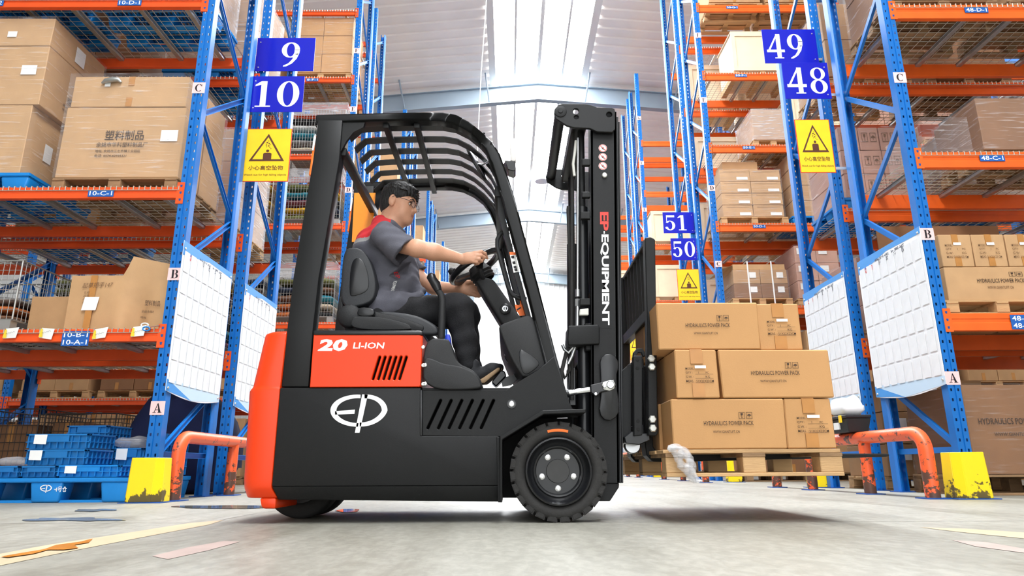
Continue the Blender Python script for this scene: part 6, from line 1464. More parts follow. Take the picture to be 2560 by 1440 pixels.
part('hydraulic_hose', MB().tube([U(1432, 330, MY0 + .10), U(1430, 560, MY0 + .10), U(1429, 800, MY0 + .10), U(1430, 1000, MY0 + .10)], .010, 8), 'fl_rubber', FLK)
part('hydraulic_hose', MB().tube([U(1425, 865, MY0 + .06), U(1416, 880, MY0 + .06), U(1404, 930, MY0 + .06), U(1404, 960, MY0 + .06), U(1414, 1000, MY0 + .06), U(1430, 1030, MY0 + .06)], .010, 8), 'fl_rubber', FLK)
part('hydraulic_pipe', MB().tube([U(1406, 862, MY0 + .05), U(1411, 874, MY0 + .05), U(1421, 882, MY0 + .05), U(1432, 868, MY0 + .05)], .008, 8), 'steel', FLK)
part('hydraulic_pipe', MB().tube([U(1438, 866, MY0 + .05), U(1430, 890, MY0 + .05), U(1420, 910, MY0 + .05)], .009, 8), 'steel', FLK)
part('hydraulic_hose', MB().tube([U(1435, 870, MY0 + .08), U(1422, 900, MY0 + .08), U(1424, 925, MY0 + .08), U(1412, 945, MY0 + .08), U(1402, 920, MY0 + .08)], .009, 8), 'fl_rubber', FLK)
slab('valve_block', [(1424, 910), (1444, 910), (1446, 1010), (1428, 1010)], MY0 + .10, MY0 + .2, 'fl_gloss', bevel=.005, ref=MY0)
part('lift_chain', MB().box((U(1468, 500, MY0).x - .012, MY0 + .16, .45), (U(1468, 500, MY0).x + .012, MY0 + .19, 1.95)), 'fl_gloss', FLK)
# lettering and stickers on the mast
def on_mast(u, v, k=0): return U(u, v, MY0 - .0012 - k*.0006)
ms = decal('mast_decal', MB().add([on_mast(1498, 523), on_mast(1524, 523), on_mast(1527, 820), on_mast(1500, 820)], [(0, 1, 2, 3)]), 'fl_black', FLK)
def vtext(s, y0, y1, x0, x1, m, nm, bold):
    a = on_mast(x0, y0, 1); b = on_mast(x0 + (y1-y0)*.008, y1, 1); c2 = on_mast(x1, y0, 1)
    decal(nm, text_mb(MB(), s, a, b - a, c2 - a, bold, .95), m, FLK)
vtext('EP', 530, 577, 1500, 1521, 'fl_stickerred', 'mast_lettering', .03)
vtext('-', 578, 584, 1509, 1512, 'logo_white', 'mast_lettering', .0)
vtext('EQUIPMENT', 586, 813, 1500.5, 1521.5, 'logo_white', 'mast_lettering', .03)
for yy in (370.5, 392.5, 415):
    mb = MB()
    c2 = on_mast(1507, yy, 1)
    def circ(r, k, mi): mb.add([(c2.x + r*math.cos(t), c2.y - k*.0005, c2.z + r*math.sin(t)) for t in np.linspace(0, 2*math.pi, 24, endpoint=False)], [tuple(range(24))], mi)
    circ(.0225, 0, 0); circ(.021, 1, 1); circ(.018, 2, 0)
    for (a, b) in (((-.006, -.006), (.004, .008)), ((.0, -.010), (.010, -.004)), ((-.008, .0), (-.002, .010))): mb.add([(c2.x + a[0], c2.y - .002, c2.z + a[1]), (c2.x + b[0], c2.y - .002, c2.z + a[1]), (c2.x + b[0], c2.y - .002, c2.z + b[1])], [(0, 1, 2)], 2)
    mb.add([(c2.x - .0135, c2.y - .0025, c2.z + .0115), (c2.x - .0115, c2.y - .0025, c2.z + .0135), (c2.x + .0135, c2.y - .0025, c2.z - .0115), (c2.x + .0115, c2.y - .0025, c2.z - .0135)], [(0, 1, 2, 3)], 1)
    decal('prohibition_sticker', mb, ['paper', 'fl_stickerred', 'ink'], FLK)
knobs('mast_bolt', [(1511, 439)], MY0 - .0, .014, .012, 'zinc', n=12)
# tilt cylinder, pin and ear
ear = [(1500, 905), (1504, 893), (1514, 885), (1526, 884), (1537, 889), (1545, 901), (1548, 915), (1542, 935), (1543, 975), (1549, 1010), (1547, 1030), (1540, 1043), (1526, 1051), (1512, 1049), (1502, 1038), (1498, 1022), (1502, 990), (1502, 945)]
for y0_, y1_ in ((MY0 - .025, MY0 + .005), (MY1 - .005, MY1 + .025)): slab('pivot_ear', ear, y0_, y1_, 'fl_gloss', ref=MY0 - .025, bevel=.006, seg=2)
for dy in (0, MY1 - MY0):
    tc = part('tilt_cylinder', MB().tube([U(1360, 993, MY0 - .03) + Vector((0, dy, 0)), U(1422, 983, MY0 - .03) + Vector((0, dy, 0))], .02, 16), 'fl_gloss', FLK)
    part('tilt_rod', MB().tube([U(1418, 983.5, MY0 - .03) + Vector((0, dy, 0)), U(1474, 974, MY0 - .03) + Vector((0, dy, 0))], .0145, 16), 'chrome', tc)
    sgn = 1
    part('rod_end', MB().prism(pts([(1475, 963), (1500, 957), (1536, 950), (1540, 966), (1530, 976), (1500, 982), (1495, 990), (1486, 990), (1476, 982)], MY0 - .03), MY0 - .045 + dy, MY0 - .022 + dy), 'fl_gloss', tc, bevel=.004)
slab('pin_plate', [(1505, 962), (1507, 955), (1525, 950), (1534, 951), (1539, 960), (1536, 972), (1524, 977), (1509, 974)], MY0 - .052, MY0 - .045, 'zinc', bevel=.003, seg=2)
knobs('pin_bolt', [(1511, 966), (1489, 985)], MY0 - .052, .009, .008, 'steel', n=6)
part('pivot_pin', MB().lathe([(0, -.012), (.007, -.012), (.007, -.008), (.016, -.008), (.019, -.004), (.019, 0)], U(1526, 962, MY0 - .052), 'y', 20), 'steel', FLK)
# carriage, backrest and forks
CX0 = U(1583.5, 1000, MY0).x; CX1 = U(1645, 1000, MY0).x
carr = FLK
for y0_, y1_ in ((MY0, MY0 + .05), (MY1 - .05, MY1)):
    a_ = slab('carriage_plate', [(1583.5, 889), (1606, 889), (1606, 1088), (1585, 1090)], y0_, y1_, 'fl_black', bevel=.003, ref=MY0)
    slab('backrest_post', [(1612, 594), (1626, 592), (1638, 598), (1645, 1085), (1640, 1090), (1621, 1088), (1618, 800)], y0_ - (.012 if y0_ == MY0 else 0), y1_ + (.012 if y0_ != MY0 else 0), 'fl_black', bevel=.004, ref=MY0 - .012)
for (pa, pb) in (((1588, 896), (1606, 920)), ((1588, 1062), (1606, 1086))):        # horizontal carriage bars
    p0 = U(*pa, MY0); p1 = U(*pb, MY0); part('carriage_bar', MB().box((p0.x, MY0 + .02, p1.z), (p1.x + .012, MY1 - .02, p0.z)), 'fl_black', FLK, bevel=.004)
p0 = U(1614, 596, MY0); p1 = U(1636, 604, MY0); part('backrest_rail', MB().box((p0.x, MY0, p1.z), (p1.x, MY1, p0.z + .0)), 'fl_black', FLK, bevel=.003)
p0 = U(1617, 768, MY0); p1 = U(1640, 795, MY0); part('backrest_rail', MB().box((p0.x, MY0, p1.z), (p1.x, MY1, p0.z)), 'fl_black', FLK, bevel=.003)
zt = U(1620, 600, MY0).z; zb2 = U(1620, 785, MY0).z; xb = U(1622, 700, MY0).x
for i in range(1, 8):
    yy = MY0 + (MY1 - MY0) * i / 8; part('backrest_bar', MB().box((xb, yy - .006, zb2), (xb + .03, yy + .006, zt)), 'fl_black', FLK)
knobs('backrest_bolt', [(1628, 897), (1629, 918), (1630.5, 1048.5), (1631.5, 1071)], MY0 - .014, .019, .016, 'zinc', n=6)
knobs('bolt_hole', [(1593.5, 899), (1593.5, 920), (1595, 1052), (1596, 1073)], MY0 - .0005, .009, .001, 'fl_void', n=14)
curve_slab('lifting_eye', [(1584, 889), (1585, 880), (1592, 871), (1606, 870), (1613, 878), (1614, 889), (1608, 889), (1605, 880), (1596, 880), (1592, 889)], [], MY0 + .01, MY0 + .04, 'fl_black', bevel=.002, ref=MY0)
ZF = U(1800, 1143, 3.4).z          # fork blade mid height
xh = U(1640, 1100, MY0).x
for yy in (YC - .22, YC + .22):
    prof = [(xh - .030, U(1640, 905, MY0).z), (xh + .010, U(1640, 905, MY0).z), (xh + .010, ZF + .05), (xh + .025, ZF + .030), (xh + .05, ZF + .020), (xh + 1.16, ZF + .012), (xh + 1.17, ZF + .004), (xh + 1.15, ZF - .004), (xh + .05, ZF - .020), (xh + .0, ZF - .018), (xh - .025, ZF + .01), (xh - .030, ZF + .05)]
    part('fork', MB().prism(prof, yy - .055, yy + .055), 'fl_black', FLK, bevel=.004)
    part('fork_hook', MB().box((xh - .05, yy - .05, U(1640, 1090, MY0).z - .02), (xh - .03, yy + .05, U(1640, 1062, MY0).z)), 'fl_gloss', FLK)
for yy in (MY0 + .12, MY1 - .12):
    part('carriage_roller', MB().lathe([(0, -.012), (.035, -.012), (.04, -.006), (.04, .02), (0, .02)], (U(1592, 1112, MY0).x, yy, U(1592, 1112, MY0).z), 'y', 20), 'steel', FLK)
slab('carriage_skirt', [(1562, 1092), (1580, 1078), (1626, 1084), (1628, 1100), (1600, 1112), (1566, 1108)], MY0 + .02, MY1 - .02, 'fl_gloss', bevel=.004, ref=MY0)
slab('carriage_web', [(1560, 925), (1578, 905), (1584, 905), (1584, 1090), (1560, 1092)], MY0 + .06, MY0 + .075, 'fl_black', bevel=.002, ref=MY0)
slab('carriage_web', [(1560, 925), (1578, 905), (1584, 905), (1584, 1090), (1560, 1092)], MY1 - .075, MY1 - .06, 'fl_black', bevel=.002, ref=MY0)

ep_logo(bp, *ep_args, 0, 'logo_white', 'pallet_emblem')
# ============================================================ load on the forks
YL = 3.06
PX0, PX1 = U(1665, 1150, YL).x, U(2108, 1150, YL).x
zp0 = U(1880, 1191, YL).z; zp1 = U(1880, 1123, YL).z
YL1 = YL + 1.2
def load_pallet():
    t = thing('wooden_pallet', ((PX0+PX1)/2, (YL+YL1)/2, zp0), 'raw pine pallet raised on the forks under the power pack cartons', 'pallet')
    h = zp1 - zp0; b = .016
    n = 7; D_ = YL1 - YL
    for i in range(n):
        y0 = YL + D_*i/n + .005; part('deck_board', MB().box((PX0 - .01, y0, zp1 - b), (PX1 - .005, y0 + D_/n*.8, zp1)), 'wood', t, bevel=.002)
    for xc in (PX0 + .05, (PX0+PX1)/2 - .0, PX1 - .05):
        part('stringer_board', MB().box((xc - .05, YL + .002, zp1 - 2*b), (xc + .05, YL1 - .002, zp1 - b)), 'wood_old', t)
        for yc in (YL + .05, (YL+YL1)/2, YL1 - .05):
            part('block', MB().box((xc - .05, yc - .045, zp0 + b), (xc + .05, yc + .045, zp1 - 2*b)), 'wood', t, bevel=.003)
    for yc in (YL + .05, (YL+YL1)/2, YL1 - .05): part('bottom_board', MB().box((PX0 - .0, yc - .048, zp0), (PX1 + .0, yc + .048, zp0 + b)), 'wood', t, bevel=.002)
load_pallet()
lab_e = [('MODEL :', .22, .44, .575, .62, 'f', 'print_'), ('QTY :', .22, .38, .49, .535, 'f', 'print_'), ('1        PC', .52, .76, .49, .535, 'f', 'print_'), ('G.W. :', .22, .40, .405, .45, 'f', 'print_'), ('KG', .68, .78, .405, .45, 'f', 'print_'), ('MEAS. : 51X22X23CM', .22, .86, .315, .365, 'f', 'print_'),
         ('____________', .44, .86, .478, .483, 'f', 'print_'), ('____________', .44, .86, .393, .398, 'f', 'print_'), ('____________', .44, .86, .303, .308, 'f', 'print_'), (None, .44, .70, .60, .66, 'f', 'paper')]
lab_f = [('HYDRAULICS POWER PACK', .27, .71, .46, .545, 'f', 'print_'), ('WWW.GIANTLIFT.CN', .345, .58, .31, .36, 'f', 'print_'), ('#glass', .585, .638, .59, .72, 'f', 'print_'), ('#umbrella', .650, .703, .59, .72, 'f', 'print_')]
HB = .2245; zb_ = zp1 + .002
def pc(xa, xb, ya, yb, k, label, pr, tape): return carton(xa, xb, ya, yb, zb_ + HB*k, zb_ + HB*(k+1) - .002, label, 'card_new', 'power pack cartons on the raised pallet', tape, prints=pr)
G = .003
# bottom layer
b0 = U(1683, 1060, YL).x; b1 = U(1968, 1060, YL).x; b2 = U(2088, 1060, YL).x
pc(b0, b1 - G, YL + .005, YL + .225, 0, 'dented lettered power pack carton on the raised pallet, bottom layer', lab_f, None)
pc(b1, b2, YL + .010, YL + .52, 0, 'power pack carton with a torn white slip, bottom layer', lab_e, 'x')
pc(b0 - .01, b1 - G, YL + .235, YL + .455, 0, 'power pack carton behind the dented one, bottom layer', (), None); pc(b0 - .005, b1 - G, YL + .465, YL + .685, 0, 'power pack carton third from the outside, bottom layer', (), None)
pc(b0 - .005, b1 - G, YL + .70, YL + .92, 0, 'power pack carton fourth from the outside, bottom layer', (), None); pc(b1, b2, YL + .53, YL + 1.04, 0, 'inner end carton of the bottom layer', (), None)
# middle layer
m0 = U(1688, 935, YL).x; m1 = U(1797, 935, YL).x; m2 = U(1803, 935, YL).x; m3 = U(2080, 935, YL).x
m0 = U(1690, 935, YL).x
pc(m0, m1, YL + .0, YL + .51, 1, 'power pack carton standing end-on with a white slip, middle layer', lab_e, 'x'); pc(m2, m3, YL + .005, YL + .225, 1, 'lettered power pack carton lying sideways, middle layer', lab_f, None)
pc(m2, m3, YL + .24, YL + .46, 1, 'power pack carton behind the sideways one, middle layer', (), None); pc(m2, m3, YL + .47, YL + .69, 1, 'power pack carton deep inside the middle layer', (), None); pc(m0, m1, YL + .52, YL + 1.03, 1, 'inner end-on carton of the middle layer', (), None)
# top layer
t0 = U(1645, 830, YL + .02).x; t1 = U(1899, 830, YL + .02).x; t2 = U(2008, 830, YL + .02).x
pc(t0, t1 - G, YL + .012, YL + .185, 2, 'lettered power pack carton overhanging at the backrest, top layer', lab_f, None); pc(t1, t2, YL + .04, YL + .55, 2, 'power pack carton with a white slip, top layer', lab_e, 'x')
pc(.715, t1 - G, YL + .20, YL + .42, 2, 'power pack carton behind the overhanging one, top layer', (), None); pc(.715, t1 - G, YL + .43, YL + .65, 2, 'inner power pack carton of the top layer', (), None)
# torn film scrap hanging on the pallet
path = [(1672, 1118), (1690, 1120), (1705, 1135), (1716, 1160), (1728, 1185), (1742, 1205)]
mb = MB(); rnd = random.Random(5); L_ = [U(a, b, YL - .03) for a, b in path]
for s in range(5):
    pts2 = []; rr = []
    for i in range(16):
        f_ = i / 15 * 4.999; a_ = int(f_); p = L_[a_].lerp(L_[a_ + 1], f_ - a_)
        w_ = .006 + .020 * math.sin(math.pi * min(1, i / 15 * 1.05)) ** 1.2
        pts2.append(p + Vector((w_ * math.sin(s * 1.3 + i * .35), .012 * math.cos(s * 2.1 + i * .4), w_ * .5 * math.cos(s + i * .3)))); rr.append(.003 + .010 * abs(math.sin(i * .8 + s)) + .004 * math.sin(math.pi * i / 15))
    mb.tube(pts2, rr, 7)
o = solo('film_scrap', mb, 'film_white', 'torn twist of clear film hanging from the raised pine pallet', 'film', origin=L_[0])
# ============================================================ the driver
def sdf_mesh(name, prims, h, fold=None, pad=.03):
    """smooth union of round cones ('c',a,b,ra,rb,k) and ellipsoids ('e',c,(r),(axes),k); negative k subtracts. Meshed by surface nets"""
    pts_ = []
    for p in prims:
        if p[-1] <= 0: continue
        if p[0] == 'c': pts_ += [np.array(p[1]) - p[3], np.array(p[1]) + p[3], np.array(p[2]) - p[4], np.array(p[2]) + p[4]]
        else: r = max(p[2]); pts_ += [np.array(p[1]) - r, np.array(p[1]) + r]
    P = np.array(pts_); lo = P.min(0) - pad; hi = P.max(0) + pad
    n = np.ceil((hi - lo) / h).astype(int) + 1
    f = np.full(n, .08, np.float32)
    ax_ = [lo[i] + h * np.arange(n[i]) for i in range(3)]
    for p in prims:
        k = abs(p[-1])
        if p[0] == 'c':
            a = np.array(p[1], float); b = np.array(p[2], float); rm = max(p[3], p[4]); l_ = np.minimum(a, b) - rm - k - .04; h_ = np.maximum(a, b) + rm + k + .04
        elif p[0] == 'h':
            a = np.array(p[1], float); rm = p[3]; l_ = a - rm; h_ = a + rm
        else:
            a = np.array(p[1], float); rm = max(p[2]); l_ = a - rm - k - .04; h_ = a + rm + k + .04
        i0 = np.clip(((l_ - lo) / h).astype(int), 0, n - 1); i1 = np.clip(((h_ - lo) / h).astype(int) + 2, 1, n)
        if np.any(i1 <= i0): continue
        sl = tuple(slice(i0[i], i1[i]) for i in range(3))
        X, Y, Z = np.meshgrid(ax_[0][sl[0]], ax_[1][sl[1]], ax_[2][sl[2]], indexing='ij')
        if p[0] == 'c':
            d = b - a; L2 = max(1e-9, d @ d); t = np.clip(((X-a[0])*d[0] + (Y-a[1])*d[1] + (Z-a[2])*d[2]) / L2, 0, 1)
            q = np.sqrt((X-a[0]-t*d[0])**2 + (Y-a[1]-t*d[1])**2 + (Z-a[2]-t*d[2])**2) - (p[3] + (p[4]-p[3])*t)
        elif p[0] == 'h':      # half ball in front of a plane
            nn_ = p[2]; q = np.maximum(-((X-a[0])*nn_[0] + (Y-a[1])*nn_[1] + (Z-a[2])*nn_[2]), np.sqrt((X-a[0])**2 + (Y-a[1])**2 + (Z-a[2])**2) - p[3])
        else:
            r = p[2]; A = p[3]; q0 = [((X-a[0])*A[i][0] + (Y-a[1])*A[i][1] + (Z-a[2])*A[i][2]) for i in range(3)]
            k0 = np.sqrt(sum((q0[i]/r[i])**2 for i in range(3))); k1 = np.sqrt(sum((q0[i]/r[i]**2)**2 for i in range(3)))
            q = k0*(k0-1)/np.maximum(k1, 1e-6)
        cur = f[sl]; q = q.astype(np.float32)
        if p[-1] > 0:
            hh = np.maximum(k - np.abs(cur - q), 0) / k; f[sl] = np.minimum(cur, q) - hh*hh*k/4
        else:
            q = -q; hh = np.maximum(k - np.abs(cur - q), 0) / k; f[sl] = np.maximum(cur, q) + hh*hh*k/4
    if fold is not None:
        X, Y, Z = np.meshgrid(*ax_, indexing='ij'); f = f + fold(X, Y, Z).astype(np.float32)
    s = f < 0
    c = np.zeros(n - 1, np.int8)
    for dx in (0, 1):
        for dy in (0, 1):
            for dz in (0, 1): c += s[dx:n[0]-1+dx, dy:n[1]-1+dy, dz:n[2]-1+dz]
    act = np.argwhere((c > 0) & (c < 8)); idm = np.full(n - 1, -1, np.int64); idm[tuple(act.T)] = np.arange(len(act))
    acc = np.zeros((len(act), 3)); cnt = np.zeros(len(act))
    cor = [(dx, dy, dz) for dx in (0, 1) for dy in (0, 1) for dz in (0, 1)]
    for a in cor:
        for ax in range(3):
            if a[ax] == 1: continue
            b = list(a); b[ax] = 1
            fa = f[tuple((act + a).T)]; fb = f[tuple((act + b).T)]; m = (fa < 0) != (fb < 0)
            t = np.where(m, fa / np.where(np.abs(fa - fb) < 1e-12, 1, fa - fb), 0)
            pt = act + np.array(a, float); pt[:, ax] += t
            acc[m] += pt[m]; cnt[m] += 1
    V = lo + h * (acc / np.maximum(cnt, 1)[:, None])
    Fc = []
    for ax in range(3):
        u, w_ = [(1, 2), (2, 0), (0, 1)][ax]
        sa = [slice(None)] * 3; sb = [slice(None)] * 3; sa[ax] = slice(0, n[ax]-1); sb[ax] = slice(1, n[ax])
        A = s[tuple(sa)]; B = s[tuple(sb)]; e = np.argwhere(A != B)
        e = e[(e[:, u] > 0) & (e[:, w_] > 0) & (e[:, u] < n[u]-1) & (e[:, w_] < n[w_]-1)]
        inside = A[tuple(e.T)]
        def cell(du, dw): q = e.copy(); q[:, u] -= du; q[:, w_] -= dw; return idm[tuple(q.T)]
        Q = np.stack([cell(1, 1), cell(0, 1), cell(0, 0), cell(1, 0)], 1); Q[~inside] = Q[~inside][:, ::-1]; Fc.append(Q)
    Fc = np.concatenate(Fc); Fc = Fc[(Fc >= 0).all(1)]
    me = bpy.data.meshes.new(name); me.from_pydata(V.tolist(), [], Fc.tolist())
    bm = bmesh.new(); bm.from_mesh(me)
    for _ in range(2): bmesh.ops.smooth_vert(bm, verts=bm.verts, factor=.4, use_axis_x=True, use_axis_y=True, use_axis_z=True)
    bm.to_mesh(me); bm.free()
    for p in me.polygons: p.use_smooth = True
    return me
DY = 3.66
def J(px, py, Y): v = U(px, py, Y); return (v.x, v.y, v.z)
I3 = ((1, 0, 0), (0, 1, 0), (0, 0, 1))
# head frame
yaw = math.radians(-13); pit = math.radians(-12); rol = 0
hf = Vector((math.cos(yaw)*math.cos(pit), math.sin(yaw)*math.cos(pit), math.sin(pit)))
hs = Vector((0, 0, 1)).cross(hf).normalized()      # towards the driver's left (away from the camera)
hu = hf.cross(hs).normalized()
HC = U(1000, 508, 3.66); HS = 1.045
def hp_(f_, s_, u_): p = HC + (hf*f_ + hs*s_ + hu*u_) * HS; return (p.x, p.y, p.z)
AXH = (tuple(hf), tuple(hs), tuple(hu))
def hr(*r): return tuple(x * HS for x in r)
head = [
 ('e', hp_(-.015, 0, .030), hr(.094, .076, .086), AXH, .01),
 ('e', hp_(.030, 0, -.030), hr(.062, .062, .088), AXH, .03),
 ('e', hp_(.020, 0, -.080), hr(.066, .062, .042), AXH, .03),
 ('e', hp_(.038, .032, -.050), hr(.036, .030, .042), AXH, .02), ('e', hp_(.038, -.032, -.050), hr(.036, .030, .042), AXH, .02),
 ('e', hp_(.072, 0, -.100), hr(.019, .023, .016), AXH, .03), ('e', hp_(.012, 0, -.104), hr(.050, .045, .022), AXH, .03),
 ('c', hp_(.074, -.036, .012), hp_(.074, .036, .012), .012, .012, .015),
 ('e', hp_(.088, .032, -.008), hr(.017, .018, .013), AXH, -.010), ('e', hp_(.088, -.032, -.008), hr(.017, .018, .013), AXH, -.010),
 ('c', hp_(.080, 0, .0), hp_(.100, 0, -.036), .009, .0125, .012), ('c', hp_(.092, -.012, -.041), hp_(.092, .012, -.041), .009, .009, .008),
 ('e', hp_(.078, 0, -.062), hr(.013, .024, .013), AXH, .012),
 ('e', hp_(.087, 0, -.0645), hr(.0065, .019, .0042), AXH, .004), ('e', hp_(.085, 0, -.0725), hr(.0065, .016, .0045), AXH, .004), ('c', hp_(.0975, -.022, -.0685), hp_(.0975, .022, -.0685), .004, .004, -.003),
]
for sg in (-1, 1):
    head += [('e', hp_(-.012, sg*.078, -.012), hr(.019, .009, .033), (tuple((hf*.95 - hs*sg*.3).normalized()), tuple((hs*.95 + hf*.3*sg).normalized()), tuple(hu)), .006),
             ('e', hp_(-.008, sg*.089, -.006), hr(.009, .008, .018), AXH, -.005),
             ('c', hp_(-.004, sg*.078, -.036), hp_(-.006, sg*.078, -.042), .008, .006, .005)]
neck = [('c', hp_(-.026, 0, -.055), J(972, 572, DY), .062, .068, .03), ('c', J(972, 572, DY), J(965, 605, DY), .068, .085, .03)]
# arms and hands
S_n = J(966, 606, 3.50); E_n = J(1042, 621, 3.40); Wn = J(1157, 648, 3.47)
arm_n = [('c', S_n, E_n, .044, .045, .02), ('c', E_n, J(1085, 630, 3.42), .046, .045, .02), ('c', J(1085, 630, 3.42), Wn, .045, .0265, .02)]
def chain(P_, rs, k=.006): return [('c', J(*P_[i]), J(*P_[i+1]), rs[i], rs[i+1], k) for i in range(len(P_)-1)]
hand_n = [('c', Wn, J(1170, 644, 3.465), .0265, .027, .015), ('c', J(1168, 641, 3.46), J(1188, 633, 3.452), .020, .0125, .012), ('c', J(1168, 644, 3.46), J(1189, 640, 3.445), .021, .0125, .012), ('c', J(1168, 648, 3.46), J(1187, 647, 3.442), .020, .012, .012), ('c', J(1168, 651, 3.46), J(1183, 653, 3.444), .018, .011, .012)]
hand_n += chain([(1188, 632.5, 3.452), (1203, 629.5, 3.455), (1213, 634, 3.465), (1218, 646, 3.482)], (.0112, .0098, .0088, .0072))
hand_n += chain([(1189, 639, 3.445), (1203, 638.5, 3.445), (1211, 643.5, 3.455), (1206, 652, 3.475)], (.0112, .0100, .0090, .0075))
hand_n += chain([(1187, 646.5, 3.442), (1198, 648, 3.442), (1204, 652.5, 3.455), (1197, 658, 3.475)], (.0108, .0096, .0086, .0072))
hand_n += chain([(1183, 653, 3.444), (1191, 655.5, 3.445), (1195, 659, 3.457), (1188, 661.5, 3.475)], (.0098, .0088, .0078, .0066))
hand_n += chain([(1168, 648, 3.48), (1176, 654, 3.515), (1186, 654, 3.535), (1196, 651, 3.54)], (.015, .0125, .011, .009), .01)
S_f = J(985, 622, 3.86); E_f = J(1052, 700, 3.87); Wf = J(1150, 722, 3.80)
arm_f = [('c', S_f, E_f, .054, .044, .02), ('c', E_f, J(1085, 718, 3.86), .044, .043, .02), ('c', J(1085, 718, 3.86), Wf, .043, .026, .02)]
hand_f = [('c', Wf, J(1162, 722, 3.79), .026, .024, .012), ('c', J(1160, 716, 3.79), J(1182, 714, 3.775), .019, .012, .012), ('c', J(1160, 721, 3.79), J(1184, 721, 3.78), .02, .012, .012), ('c', J(1160, 726, 3.79), J(1184, 729, 3.785), .02, .012, .012), ('c', J(1160, 730, 3.79), J(1180, 736, 3.79), .018, .011, .012)]
hand_f += chain([(1182, 714, 3.775), (1192, 717, 3.765), (1198, 723, 3.75), (1199, 728, 3.735)], (.011, .0098, .0088, .0074))
hand_f += chain([(1184, 721, 3.78), (1195, 725, 3.77), (1201, 731, 3.755), (1202, 735, 3.74)], (.0112, .010, .009, .0075))
hand_f += chain([(1184, 729, 3.785), (1194, 734, 3.775), (1201, 737, 3.76), (1204, 737, 3.745)], (.0108, .0096, .0086, .0072))
hand_f += chain([(1180, 736, 3.79), (1189, 740, 3.78), (1197, 741, 3.77), (1204, 739, 3.76)], (.0098, .0088, .0078, .0066))
hand_f += chain([(1160, 714, 3.78), (1170, 706, 3.765), (1180, 704, 3.755), (1189, 707, 3.745)], (.0145, .0125, .0105, .0085), .01)
under = [('e', J(966, 650, DY), (.105, .15, .14), I3, .05), ('e', J(966, 720, DY), (.10, .13, .12), I3, .05), ('c', J(950, 790, 3.58), J(1145, 776, 3.56), .06, .05, .03), ('c', J(950, 790, 3.74), J(1160, 786, 3.77), .06, .05, .03),
         ('c', J(1145, 776, 3.56), J(1166, 905, 3.565), .048, .036, .03), ('c', J(1160, 786, 3.77), J(1172, 905, 3.77), .048, .036, .03)]
DRV = thing('person', (J(955, 780, DY)[0], DY, 0), 'driver in a grey work shirt with red shoulders and glasses, steering the forklift', 'person')
org = wloc(DRV)
def pmat_skin():
    m = mat('skin', (214, 160, 130), .48, 0, .05, 20, .08, 150); b = m.node_tree.nodes['Principled BSDF']
    b.inputs['Subsurface Weight'].default_value = .12; b.inputs['Subsurface Radius'].default_value = (.012, .005, .003); b.inputs['Subsurface Scale'].default_value = .5
pmat_skin(); mat('lips', (196, 132, 114), .45); mat('hair', (20, 18, 18), .55, 0, .3, 60, .9, 120, stretch=(1, 1, .25)); mat('shirt', (92, 92, 102), .85, 0, .06, 30, .25, 260); mat('shirt_shade', (58, 58, 66), .85); mat('shirt_red', (206, 40, 48), .8, 0, .05, 30); mat('shirt_silver', (150, 150, 150), .5)
mat('trousers', (30, 30, 33), .9, 0, .15, 20, .3, 200); mat('shoe', (32, 33, 37), .75, 0, .1, 20, .2, 100); mat('sole', (176, 146, 112), .8, 0, .2, 20); mat('eyewhite', (226, 222, 216), .25); mat('iris', (30, 20, 16), .15); mat('frame_metal', (52, 50, 56), .3, .6); mat('nail', (226, 180, 160), .3)
mat('lens', (230, 235, 245), .03); 
lm = MATS['lens']; nt = lm.node_tree; b_ = nt.nodes['Principled BSDF']; tr_ = nt.nodes.new('ShaderNodeBsdfTransparent'); mx_ = nt.nodes.new('ShaderNodeMixShader'); mx_.inputs[0].default_value = .22
nt.links.new(tr_.outputs[0], mx_.inputs[1]); nt.links.new(b_.outputs[0], mx_.inputs[2]); nt.links.new(mx_.outputs[0], nt.nodes['Material Output'].inputs[0])
me = sdf_mesh('body', head + neck + arm_n + hand_n + arm_f + hand_f + under, .0034)
lipc = Vector(hp_(.092, 0, -.0685))
me.materials.append(MATS['skin']); me.materials.append(MATS['lips'])
for p in me.polygons:
    q = Vector(p.center) - HC
    if (Vector(p.center) - lipc).length < .034 and abs(q.dot(hu)/HS + .0685) < .0078 and abs(q.dot(hs)/HS) < .018 and q.dot(hf)/HS > .0835: p.material_index = 1
me.transform(Matrix.Translation(-org)); body = link('body', me, None, DRV)
# hair: cap with strands
rn = np.random.RandomState(3)
hair = [('e', hp_(-.018, 0, .038), hr(.101, .084, .084), AXH, .01), ('e', hp_(-.052, 0, -.012), hr(.060, .074, .080), AXH, .02), ('e', hp_(.045, 0, .072), hr(.042, .064, .032), AXH, .02)]
for i in range(260):
    th = rn.uniform(0, 2*math.pi); ph = rn.uniform(.05, 1.35)
    d0 = Vector((math.cos(th)*math.sin(ph), math.sin(th)*math.sin(ph), math.cos(ph)))
    base = (-.018 + d0.x*.094, d0.y*.080, .038 + d0.z*.081)
    tip = (base[0] + .034*rn.uniform(.5, 1.1) + d0.x*.006, base[1] + d0.y*.008 + rn.uniform(-.008, .008), base[2] + d0.z*.008 - .012*rn.uniform(.3, 1.2))
    hair.append(('c', hp_(*base), hp_(*tip), .0075, .0022, .003))
for i in range(26):      # fringe
    s_ = -.058 + .116*i/25; f0 = .068 - 4.5*s_*s_
    hair.append(('c', hp_(f0, s_, .080), hp_(f0 + .024 + rn.uniform(-.006, .006), s_*1.05 + rn.uniform(-.008, .008), .034 + rn.uniform(-.010, .014)), .011, .0025, .005))
